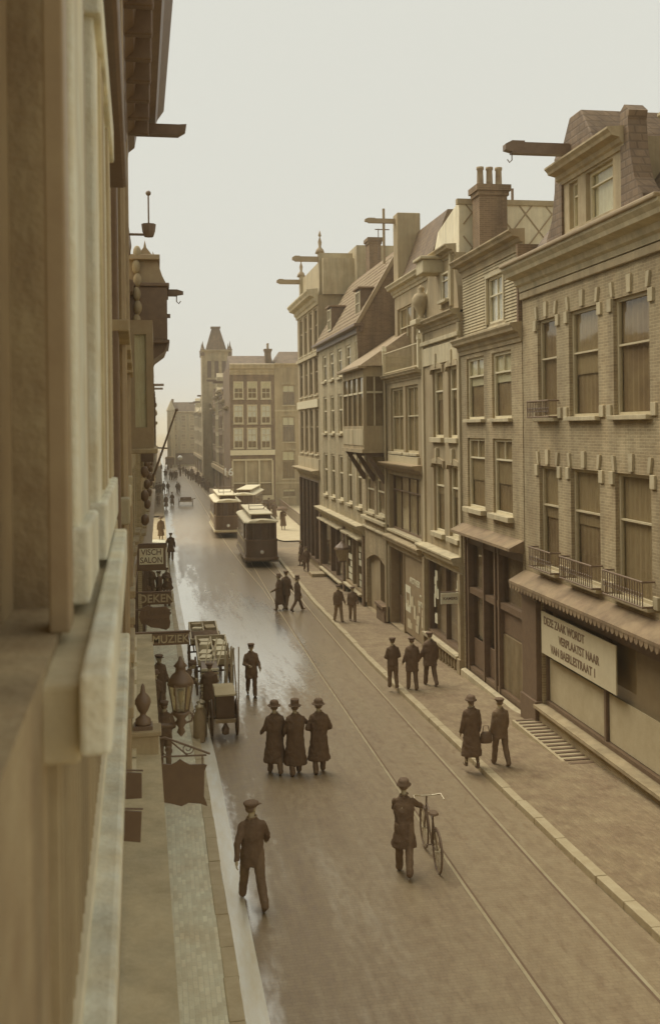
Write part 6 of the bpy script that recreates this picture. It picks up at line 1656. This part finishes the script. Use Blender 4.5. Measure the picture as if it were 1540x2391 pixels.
# people far down the street
fars = [(366, 1154, 1127), (373, 1153, 1126), (382, 1151, 1123), (392, 1150, 1124), (414, 1150, 1124), (418, 1153, 1126), (370, 1184, 1152), (388, 1188, 1154), (402, 1180, 1149), (385, 1113, 1095), (388, 1114, 1095), (398, 1120, 1096), (403, 1122, 1098),
        (408, 1119, 1096), (412, 1120, 1097), (357, 1124, 1100), (361, 1120, 1098), (421, 1108, 1088), (428, 1106, 1086), (434, 1112, 1090), (440, 1118, 1094), (446, 1122, 1096), (452, 1125, 1098), (459, 1130, 1102), (466, 1134, 1104), (473, 1140, 1108), (448, 1112, 1090), (462, 1122, 1096), (480, 1146, 1112), (486, 1150, 1116),
        (377, 1098, 1084), (392, 1098, 1083), (400, 1094, 1080), (417, 1098, 1082)]
kinds = [p_m1, p_l2, p_w2, p_m3, p_l3, p_wom, p_w3, p_man]
random.seed(21)
for i, (x, yf, yt) in enumerate(fars):
    right = x > 418
    desc = ['man in bowler hat and overcoat', 'man in long jacket and cap', 'woman in broad hat', 'overcoated man in bowler hat', 'broad man in cap', 'woman in long coat', 'man in long coat and cap', 'man in cap and short jacket'][(i * 3) % 8]
    where = 'in the crowd on the far right-hand pavement' if right else ('crossing the road near the covered wagon' if yf < 1115 else 'walking beside the far left-hand wall' if x < 365 else 'in the road just beyond the handcart' if yf < 1160 else 'in the road level with the handcart')
    lb = desc + ' ' + where
    c = again(kinds[(i * 3) % len(kinds)], lb, 'crowd on the far right-hand pavement' if right else 'pedestrians in the far roadway')
    stand(c, x, yf, yt, random.choice([AWAY, TOWARD]) + random.uniform(-0.4, 0.4), 0.1 if right else 0.0)
# handbag
hbp = p_wom.location + Vector((0.34, 0.02, 0.52))
bg = thing('bag', hbp, 'dark soft bag held by the woman on the pavement', 'bag', local=True)
MB().loft([(0, 0.13, 0.06, 0, 0), (0.05, 0.15, 0.08, 0, 0), (0.2, 0.13, 0.06, 0, 0), (0.25, 0.08, 0.03, 0, 0)], 12).build('pouch', 'leather', bg, smooth=True)
MB().tube([(-0.08, 0, 0.23), (-0.05, 0, 0.38), (0.05, 0, 0.38), (0.08, 0, 0.23)], 0.01, 6).build('handle', 'leather', bg)

# ------------------------------------------------------------------ bicycle
bp0 = G(1006, 2008)
bk = thing('bicycle', bp0, 'black upright bicycle being pushed by the man in soft hat', 'bicycle', local=True)
bk.rotation_euler.z = -0.05
def wheel(c, r, parent, name, ax=(1, 0, 0), rim_r=0.018, spokes=14, m='iron', sm='rail'):
    A_ = Vector(ax); c = Vector(c)
    u = Vector((0, 0, 1)); v = A_.cross(u).normalized()
    ring = [c + (u * math.cos(q) + v * math.sin(q)) * r for q in [k * 2 * math.pi / 28 for k in range(28)]]
    w = MB().tube(ring, rim_r, 7, closed=True).build(name, m, parent, smooth=True, world=False)
    s = MB()
    for k in range(spokes):
        q = 2 * math.pi * k / spokes
        s.tube([c + A_ * 0.02 * (1 if k % 2 else -1), c + (u * math.cos(q) + v * math.sin(q)) * r], 0.004 if spokes > 12 else 0.018, 4)
    s.tube([c - A_ * 0.05, c + A_ * 0.05], 0.02 if spokes > 12 else 0.06, 8)
    s.build('spokes', sm, w, world=False)
    return w
wheel((0, -0.52, 0.35), 0.335, bk, 'wheel'); wheel((0, 0.55, 0.35), 0.335, bk, 'wheel')
MB().tube([(0, -0.08, 0.3), (0, -0.2, 0.85)], 0.016, 8).tube([(0, -0.08, 0.3), (0, 0.36, 0.8)], 0.016, 8).tube([(0, -0.17, 0.76), (0, 0.34, 0.86)], 0.016, 8).tube([(0, -0.52, 0.35), (0, -0.18, 0.76)], 0.012, 8).tube([(0, -0.52, 0.35), (0, -0.08, 0.3)], 0.012, 8).tube([(0, 0.55, 0.35), (0, 0.36, 0.8), (0, 0.32, 1.0)], 0.016, 8).build('frame', 'iron', bk, world=False)
MB().tube([(-0.26, 0.08, 1.0), (-0.24, 0.25, 1.04), (-0.1, 0.32, 1.0), (0.1, 0.32, 1.0), (0.24, 0.25, 1.04), (0.26, 0.08, 1.0)], 0.013, 8).build('handlebar', 'rail', bk, world=False)
MB().loft([(0.85, 0.03, 0.05, 0, -0.2), (0.88, 0.09, 0.13, 0, -0.22), (0.91, 0.07, 0.11, 0, -0.22)], 12).build('saddle', 'leather', bk, world=False)
for yy, nm in ((-0.52, 'mudguard'), (0.55, 'mudguard')):
    MB().tube([(0, yy + 0.375 * math.cos(q), 0.35 + 0.375 * math.sin(q)) for q in [R(10 + k * 16) for k in range(11)]], 0.02, 6).build(nm, 'iron', bk, world=False)
MB().tube([(-0.1, -0.08, 0.3), (0.1, -0.08, 0.3)], 0.012, 6).tube([(0.1, -0.08, 0.3), (0.1, 0.08, 0.24)], 0.01, 6).tube([(-0.1, -0.08, 0.3), (-0.1, -0.24, 0.36)], 0.01, 6).build('cranks', 'iron', bk, world=False)

# ------------------------------------------------------------------ trams
M['tram_dark'] = mat('tram_varnish', 66, 0.3, 6, 2, 0.05, spec=0.5)
M['tram_mid'] = mat('tram_panel', 84, 0.35, 7, 2, 0.05, spec=0.5)
M['tram_pale'] = mat('tram_cream', 150, 0.45, 7, 3, 0.05)
M['tram_roof'] = mat('tram_roof_canvas', 160, 0.6, 9, 2, 0.1)
M['dark_pane'] = mat('tram_window', 66, 0.1, 6, 2, 0.0, spec=0.6)
def tram(label, loc, rz, number=None, pole=True, front='tram_dark', bumper='tram_mid'):
    t = thing('tram', loc, label, 'tram', local=True, rz=rz)
    W, LN = 1.04, 8.6
    B = lambda mb, nm, m, p=None, **k: mb.build(nm, m, p or t, world=False, **k)
    def plan(w, y0, y1, nose):
        out = []
        for k in range(9): q = math.pi * k / 8; out.append((-w * math.cos(q), y0 - nose * math.sin(q)))
        for k in range(9): q = math.pi * k / 8; out.append((w * math.cos(q), y1 + nose * math.sin(q)))
        return out
    def slab(pl, z0, z1):
        mb = MB(); n = len(pl)
        mb.add([(x, y, z0) for x, y in pl] + [(x, y, z1) for x, y in pl], [tuple(range(n))[::-1], tuple(range(n, 2 * n))] + [(i, (i + 1) % n, n + (i + 1) % n, n + i) for i in range(n)])
        return mb
    B(slab(plan(W * 0.96, 0.35, LN - 0.35, 0.28), 0.62, 0.78), 'floor_frame', 'tram_dark')
    B(slab(plan(W * 0.93, 0.28, LN - 0.28, 0.26), 0.40, 1.62), 'dash', front)
    B(slab(plan(W * 1.02, 0.30, LN - 0.30, 0.36), 0.44, 0.62), 'bumper', bumper, bevel=0.02)
    B(slab(plan(W * 0.95, 0.28, LN - 0.28, 0.28), 1.62, 1.70), 'waist_rail', 'tram_mid')
    for k in range(5):
        q = math.pi * (0.14 + 0.18 * k)
        x, y = -W * 0.9 * math.cos(q), 0.28 - 0.24 * math.sin(q)
        B(MB().box(x - 0.04, x + 0.04, y - 0.03, y + 0.03, 1.7, 2.72), 'pillar', 'tram_dark')
    B(slab(plan(W * 0.9, 0.34, LN - 0.34, 0.2), 1.7, 2.7), 'windscreen', 'dark_pane')
    B(MB().box(-W * 0.95, W * 0.95, 1.35, LN - 1.35, 0.6, 2.72), 'saloon', 'tram_mid')
    for sd in (-1, 1):
        for k in range(5):
            y = 1.5 + k * 1.14; x = sd * (W * 0.95 + 0.004)
            f_ = B(MB().box(min(x, x + sd * 0.012), max(x, x + sd * 0.012), y, y + 1.0, 1.6, 2.5), 'side_window', 'tram_mid')
            B(MB().box(min(x + sd * 0.012, x + sd * 0.016), max(x + sd * 0.012, x + sd * 0.016), y + 0.07, y + 0.93, 1.66, 2.44), 'pane', 'dark_pane', f_)
        x = sd * W * 0.955
        B(MB().box(min(x, x + sd * 0.015), max(x, x + sd * 0.015), 1.36, LN - 1.36, 0.72, 0.88), 'stripe', 'tram_pale')
        B(MB().box(min(x, x + sd * 0.015), max(x, x + sd * 0.015), 1.36, LN - 1.36, 1.42, 1.54), 'stripe', 'tram_pale')
        B(MB().box(sd * W * 0.8 - 0.18, sd * W * 0.8 + 0.18, 0.3, 1.1, 0.3, 0.36), 'step', 'tram_dark')
    rf_ = MB()
    n = 13; ys = [0.0, 0.12, 0.5, LN - 0.5, LN - 0.12, LN]; ws = [0.35, 0.8, 1.0, 1.0, 0.8, 0.35]
    vs = []
    for y, w in zip(ys, ws):
        for k in range(n):
            q = math.pi * k / (n - 1); vs.append((-(W * 1.02) * w * math.cos(q), y - 0.1 if y < 1 else y + 0.1 if y > LN - 1 else y, 2.72 + 0.26 * math.sin(q) * (0.75 + 0.25 * w)))
    rf_.add(vs, [(j * n + k, j * n + k + 1, (j + 1) * n + k + 1, (j + 1) * n + k) for j in range(5) for k in range(n - 1)] + [tuple(range(n)), tuple(range(5 * n, 6 * n))] + [(j * n, (j + 1) * n, (j + 1) * n + n - 1, j * n + n - 1) for j in range(5)])
    B(rf_, 'roof', 'tram_roof')
    ck = B(MB().box(-0.6, 0.6, 0.55, LN - 0.55, 2.9, 3.2), 'clerestory', 'dark_pane')
    B(MB().box(-0.72, 0.72, 0.35, LN - 0.35, 3.2, 3.28), 'clerestory_roof', 'tram_roof', ck, bevel=0.03)
    for k in range(7): B(MB().box(-0.62, 0.62, 0.6 + k * (LN - 1.3) / 6, 0.68 + k * (LN - 1.3) / 6, 2.92, 3.2), 'clerestory_bar', 'tram_pale', ck)
    hl = B(MB().lathe((0, 0.02, 0.95), [(0.16, 0), (0.17, 0.05), (0.13, 0.09), (0.12, 0.09)], 16, axis=(0, -1, 0)), 'headlamp', 'tram_mid', smooth=False)
    B(MB().lathe((0, -0.068, 0.95), [(0.115, 0), (0.08, 0.03), (0.02, 0.04)], 14, axis=(0, -1, 0)), 'lens', 'blind', hl, smooth=True)
    for y in (2.6, LN - 2.6):
        for sd in (-1, 1): B(MB().lathe((sd * 0.68, y, 0.39), [(0.05, 0), (0.38, 0), (0.39, 0.03), (0.36, 0.1), (0.1, 0.1), (0.05, 0.14)], 18, axis=(sd, 0, 0)), 'wheel', 'iron')
    B(MB().box(-0.8, 0.8, 1.4, LN - 1.4, 0.18, 0.62), 'truck', 'iron')
    if pole:
        B(MB().tube([(-0.45, 4.0, 3.28), (-0.62, 2.6, 3.75), (0.62, 2.6, 3.75), (0.45, 4.0, 3.28)], 0.03, 6).tube([(-0.55, 3.2, 3.55), (0.55, 3.2, 3.55)], 0.02, 6).tube([(-0.5, 3.6, 3.28), (0.5, 3.6, 3.28)], 0.05, 6), 'bow_collector', 'iron')
    if number:
        nf = B(MB().tube([(-0.28, 0.9, 3.28), (-0.24, 0.9, 5.2)], 0.02, 5).tube([(0.5, 0.9, 3.28), (0.44, 0.9, 4.6)], 0.018, 5).tube([(-0.26, 0.9, 4.6), (0.46, 0.9, 4.6)], 0.018, 5), 'number_frame', 'iron')
        lettering(number, 0.82, 'blind', nf, (0.1, 0.86, 4.98), (1, 0, 0), (0, 0, 1), thick=0.02, world=False)
    return t
q1 = G(612, 1325); tram('dark tram coming straight up the street, the one closer to the shops', (q1.x, q1.y, q1.z), math.atan2(-0.25, 20) * 1.0).scale = (1.04, 1.04, 1.04)
q2 = G(533, 1256); tram('tram with route number 16 above its roof, on the left-hand track', (q2.x, q2.y, q2.z), 0.0, number='16', bumper='tram_pale').scale = (1.08, 1.08, 1.08)
q3 = G(600, 1212); q3.x = 7.2; q3.y = 96.0
tram('third tram turned across the bridge behind the other two, pale domed roof', (7.85, 97.0, zg(97)), R(-12), pole=False)

# ------------------------------------------------------------------ barrows on the left of the road
M['book_a'] = mat('pale_book', 172, 0.8, 10, 9, 0.0); M['book_b'] = mat('drab_book', 128, 0.8, 10, 9, 0.0); M['book_c'] = mat('dark_book', 100, 0.8, 8, 9, 0.0)
def barrow(label, x0, x1, y0, y1, zdeck, tilt=0.12):
    zc_ = zg((y0 + y1) / 2)
    t = thing('book_barrow', ((x0 + x1) / 2, (y0 + y1) / 2, zc_), label, 'handcart')
    top = lambda y: zdeck + tilt * (y - y0) * 0.35
    mb = MB().hexa([(x0, y0, top(y0) - 0.06), (x1, y0, top(y0) - 0.06), (x1, y1, top(y1) - 0.06), (x0, y1, top(y1) - 0.06), (x0, y0, top(y0)), (x1, y0, top(y0)), (x1, y1, top(y1)), (x0, y1, top(y1))])
    mb.build('tray', 'dark_wood', t)
    for (a, b, c, d) in ((x0, x0 + 0.05, y0, y1), (x1 - 0.05, x1, y0, y1), (x0 + 0.05, x1 - 0.05, y0, y0 + 0.05), (x0 + 0.05, x1 - 0.05, y1 - 0.05, y1)):
        MB().hexa([(a, c, top(c)), (b, c, top(c)), (b, d, top(d)), (a, d, top(d)), (a, c, top(c) + 0.17), (b, c, top(c) + 0.17), (b, d, top(d) + 0.17), (a, d, top(d) + 0.17)]).build('rim', 'cream_wood', t)
    MB().hexa([((x0 + x1) / 2 - 0.02, y0 + 0.05, top(y0)), ((x0 + x1) / 2 + 0.02, y0 + 0.05, top(y0)), ((x0 + x1) / 2 + 0.02, y1 - 0.05, top(y1)), ((x0 + x1) / 2 - 0.02, y1 - 0.05, top(y1)),
               ((x0 + x1) / 2 - 0.02, y0 + 0.05, top(y0) + 0.14), ((x0 + x1) / 2 + 0.02, y0 + 0.05, top(y0) + 0.14), ((x0 + x1) / 2 + 0.02, y1 - 0.05, top(y1) + 0.14), ((x0 + x1) / 2 - 0.02, y1 - 0.05, top(y1) + 0.14)]).build('divider', 'cream_wood', t)
    off = OFF[t.name]
    for sx in (x0 - 0.03, x1 + 0.03):
        wheel(Vector((sx, (y0 + y1) / 2, zc_ + 0.46)) - off, 0.44, t, 'wheel', rim_r=0.03, spokes=10, m='dark_wood', sm='dark_wood')
        MB().box(sx - 0.03, sx + 0.03, y0 + 0.1, y0 + 0.18, zc_, top(y0) - 0.05).build('leg', 'dark_wood', t)
    MB().tube([(x0, (y0 + y1) / 2, zc_ + 0.46), (x1, (y0 + y1) / 2, zc_ + 0.46)], 0.03, 6).build('axle', 'iron', t)
    for sx in (x0 + 0.1, x1 - 0.1): MB().tube([(sx, y0 + 0.4, top(y0) - 0.1), (sx, y0 - 0.55, top(y0) - 0.12)], 0.03, 6).build('shaft', 'dark_wood', t)
    return t, top
_, top1 = barrow('rear book barrow of two, partly covered with a dark cloth', 0.98, 1.98, 35.0, 37.6, zg(36) + 1.0)
_, top2 = barrow('front book barrow of two, its tray full of pale boxes', 1.1, 2.12, 31.3, 34.4, zg(33) + 1.0)
random.seed(9)
k = 0
for (xa, xb, ya, yb, tp, nn) in ((1.18, 1.58, 31.5, 34.2, top2, 4), (1.66, 2.04, 31.5, 34.2, top2, 4), (1.06, 1.44, 36.4, 37.4, top1, 2), (1.52, 1.9, 36.5, 37.4, top1, 1)):
    for i in range(nn):
        y_ = ya + (yb - ya) * (i + 0.08) / nn; L_ = (yb - ya) / nn * random.uniform(0.55, 0.85); z_ = tp(y_) + 0.02; h_ = random.uniform(0.10, 0.22)
        bm_ = MB().box(xa + random.uniform(0, 0.05), xb - random.uniform(0, 0.05), y_, y_ + L_, z_, z_ + h_)
        cc_ = Vector(((xa + xb) / 2, y_ + L_ / 2, 0)); rr_ = Matrix.Rotation(random.uniform(-0.3, 0.3), 3, 'Z')
        bm_.v = [cc_ + rr_ @ (v - cc_) for v in bm_.v]
        b = bm_.build('box_of_books', random.choice(['book_a', 'book_b', 'book_c', 'book_a']), bevel=0.008)
        nth = ['first', 'second', 'third', 'last'][i if nn == 4 else 3 if i == nn - 1 else i]
        one(b, nth + ' box of books from the handles in the ' + ('kerb-side' if xa < (1.3 if tp is top2 else 1.2) else 'road-side') + ' half of the ' + ('front' if tp is top2 else 'rear') + ' barrow', 'box', 'boxes in the front barrow' if tp is top2 else 'boxes in the rear barrow'); k += 1
cvr = MB()
nx, ny = 12, 10; vs = []
for j in range(ny + 1):
    for i in range(nx + 1):
        x = 1.05 + 0.98 * i / nx; y = 34.9 + 1.4 * j / ny
        vs.append((x, y, top1(y) + 0.12 + 0.14 * math.sin(math.pi * i / nx) * math.sin(math.pi * j / ny) + 0.02 * math.sin(i * 1.9 + j * 1.3)))
cvr.add(vs, [(j * (nx + 1) + i, j * (nx + 1) + i + 1, (j + 1) * (nx + 1) + i + 1, (j + 1) * (nx + 1) + i) for j in range(ny) for i in range(nx)])
o = cvr.build('cloth_cover', 'coat', smooth=True); o.modifiers.new('solid', 'SOLIDIFY').thickness = 0.02
one(o, 'dark rumpled cloth thrown over the rear book barrow', 'cloth')
# stack of slatted trays beside the barrow, bundle of poles
sx0, sy0 = 1.12, 29.4
sl = thing('slatted_tray_stack', (sx0 + 0.25, sy0 + 0.6, zg(30)), 'stack of pale slatted trays at the front end of the barrow', 'trays')
for k in range(9):
    z = zg(30) + 0.25 + k * 0.11
    for (a, b, c, d) in ((sx0, sx0 + 0.5, sy0, sy0 + 0.05), (sx0, sx0 + 0.5, sy0 + 1.1, sy0 + 1.15)):
        MB().box(a, b, c, d, z, z + 0.07).build('slat', 'cream_wood' if k % 2 else 'curtain', sl)
    MB().box(sx0 + 0.02, sx0 + 0.48, sy0 + 0.05, sy0 + 1.1, z + 0.02, z + 0.05).build('tray_floor', 'dark_wood', sl)
MB().box(sx0 - 0.02, sx0 + 0.52, sy0 - 0.01, sy0 + 1.16, zg(30), zg(30) + 0.25).build('trestle', 'dark_wood', sl)
bd = thing('bundle_of_poles', (2.0, 30.0, zg(30)), 'bundle of long wooden poles standing against the front barrow', 'poles')
for k in range(11):
    x = 1.78 + (k % 6) * 0.075; y = 29.9 + (k // 6) * 0.12
    m = 'cream_wood' if k % 3 == 0 else 'mid_wood'
    MB().tube([(x + random.uniform(-0.1, 0.1), y, zg(30) + 0.02), (x + 0.06 + random.uniform(-0.03, 0.1), y + 0.9, zg(30) + 1.45 + random.uniform(-0.1, 0.15))], 0.022, 6).build('pole', m, bd)
for k in range(4):
    x = 1.25 + k * 0.12
    o_ = MB().tube([(x, 30.1, zg(30) + 1.1), (x + 0.3 * (1 if k % 2 else 0.6), 31.2, zg(31) + 1.75)], 0.02, 6).build('pole', 'cream_wood', bd)
# box cart
cxy = G(545, 1735); Yx = cxy.y
bc = thing('box_cart', (1.62, Yx + 0.5, zg(Yx)), 'two-wheeled black box cart with pale lid and hanging lamp', 'handcart')
zc_ = zg(Yx); bx0, bx1, by0, by1 = 1.34, 1.80, Yx + 0.15, Yx + 1.25
MB().box(bx0, bx1, by0, by1, zc_ + 0.55, zc_ + 1.15).build('box', 'black_wood', bc, bevel=0.015)
MB().sweep(Fr((0, by0), (1, 0), (0, -1)), bx0 - 0.03, bx1 + 0.03, [(0.04, zc_ + 1.15), (0.04, zc_ + 1.19), (-0.5, zc_ + 1.26), (-1.14, zc_ + 1.19), (-1.14, zc_ + 1.15)]).build('lid', 'sailcloth', bc)
off = OFF[bc.name]
for sx in (bx0 - 0.09, bx1 + 0.09): wheel(Vector((sx, (by0 + by1) / 2, zc_ + 0.46)) - off, 0.44, bc, 'wheel', rim_r=0.03, spokes=12, m='iron', sm='dark_wood')
MB().tube([(bx0 - 0.12, (by0 + by1) / 2, zc_ + 0.46), (bx1 + 0.12, (by0 + by1) / 2, zc_ + 0.46)], 0.03, 6).build('axle', 'iron', bc)
MB().box(bx0 - 0.02, bx1 + 0.02, by0 - 0.12, by0, zc_ + 0.5, zc_ + 0.58).build('tail_board', 'mid_wood', bc)
MB().lathe(((bx0 + bx1) / 2, by0 + 0.05, zc_ + 0.16), [(0.03, 0), (0.09, 0.03), (0.1, 0.16), (0.06, 0.22), (0.03, 0.3)], 10).tube([((bx0 + bx1) / 2, by0 + 0.05, zc_ + 0.44), ((bx0 + bx1) / 2, by0 + 0.05, zc_ + 0.58)], 0.01, 5).build('hanging_lamp', 'iron', bc)
for sx in (bx0 + 0.04, bx1 - 0.04): MB().tube([(sx, by1 - 0.1, zc_ + 0.62), (sx, by1 + 0.9, zc_ + 0.85)], 0.025, 6).build('shaft', 'dark_wood', bc)
for k, (dx, dy) in enumerate(((-0.42, 0.15), (-0.36, 0.55))):
    c = thing('milk_can', (bx0 + dx, by0 + dy, zc_), ('tall metal churn beside the box cart, kerb-side of it', 'second metal churn behind the one beside the box cart')[k], 'churn')
    p = OFF[c.name]
    MB().lathe(p, [(0.15, 0), (0.155, 0.05), (0.15, 0.62), (0.09, 0.78), (0.09, 0.86), (0.11, 0.88)], 14).build('can', 'mid_wood', c, smooth=True)
    MB().lathe(p + Vector((0, 0, 0.86)), [(0.11, 0), (0.11, 0.04), (0.03, 0.07), (0.02, 0.1)], 12).build('lid', 'rail', c, smooth=True)
    MB().tube([p + Vector((-0.15, 0, 0.6)), p + Vector((-0.2, 0, 0.66)), p + Vector((-0.15, 0, 0.72))], 0.012, 5).build('handle', 'iron', c)
# far barrow and covered wagon
fbp = G(434, 1181)
fbw = thing('handcart', fbp, 'small empty handcart left by the tram track beyond the bridge', 'handcart')
MB().box(fbp.x - 0.75, fbp.x + 0.75, fbp.y - 0.1, fbp.y + 1.5, fbp.z + 0.5, fbp.z + 0.62).build('deck', 'mid_wood', fbw)
MB().box(fbp.x - 0.65, fbp.x + 0.65, fbp.y, fbp.y + 1.3, fbp.z + 0.62, fbp.z + 1.05).build('load_box', 'dark_wood', fbw)
for sx in (-0.8, 0.8): wheel(Vector((sx, 0.7, 0.45)), 0.44, fbw, 'wheel', rim_r=0.04, spokes=8, m='dark_wood', sm='dark_wood')
for sx in (-0.6, 0.6): MB().tube([fbp + Vector((sx, 0, 0.76)), fbp + Vector((sx + 0.5, -1.1, 0.98))], 0.04, 6).build('shaft', 'mid_wood', fbw)
wgp = G(397, 1092)
wg = thing('covered_wagon', wgp, 'dark covered wagon far down the street among the walkers', 'wagon')
MB().box(wgp.x - 1.1, wgp.x + 1.1, wgp.y, wgp.y + 3.5, wgp.z + 0.8, wgp.z + 2.3).build('body', 'dark_wood', wg)
MB().add([(wgp.x + 1.2 * math.cos(math.pi * k / 8), wgp.y - 0.2 + 3.9 * j, wgp.z + 2.3 + 0.5 * math.sin(math.pi * k / 8)) for j in (0, 1) for k in range(9)], [(k, k + 1, 10 + k, 9 + k) for k in range(8)] + [tuple(range(9)), tuple(range(9, 18))]).build('tilt', 'coat3', wg)
for sx in (-1.1, 1.1):
    for sy in (0.6, 2.8): wheel(Vector((sx, sy, 0.5)), 0.48, wg, 'wheel', rim_r=0.05, spokes=8, m='dark_wood', sm='dark_wood')
# globe street lamp far down the street
slp = G(421, 1112)
sl_ = thing('street_lamp', slp, 'far street lamp with white globe at the kerb beyond the tram tracks', 'street lamp')
gz = onY(421, 1069, slp.y).z
MB().tube([slp, Vector((slp.x, slp.y, gz - 0.5))], [0.12, 0.07], 8).build('post', 'iron', sl_)
MB().ball((slp.x, slp.y, gz), 0.52).build('globe', 'blind', sl_, smooth=True)

# ------------------------------------------------------------------ town haze
hzb = MB().box(-420, 420, -62, 3020, -3.0, 30.0).build('haze', 'paper')
hzb.data.materials.clear()
hm = bpy.data.materials.new('haze_air'); hm.use_nodes = True
hn = hm.node_tree.nodes; hn.clear()
ho = hn.new('ShaderNodeOutputMaterial'); hv = hn.new('ShaderNodeVolumePrincipled')
hv.inputs['Color'].default_value = (0.86, 0.83, 0.74, 1); hv.inputs['Density'].default_value = 0.001; hv.inputs['Anisotropy'].default_value = 0.0
hm.node_tree.links.new(hv.outputs['Volume'], ho.inputs['Volume'])
hzb.data.materials.append(hm)
tag(hzb, 'thin pale town haze over the whole street', 'haze', kind='stuff')
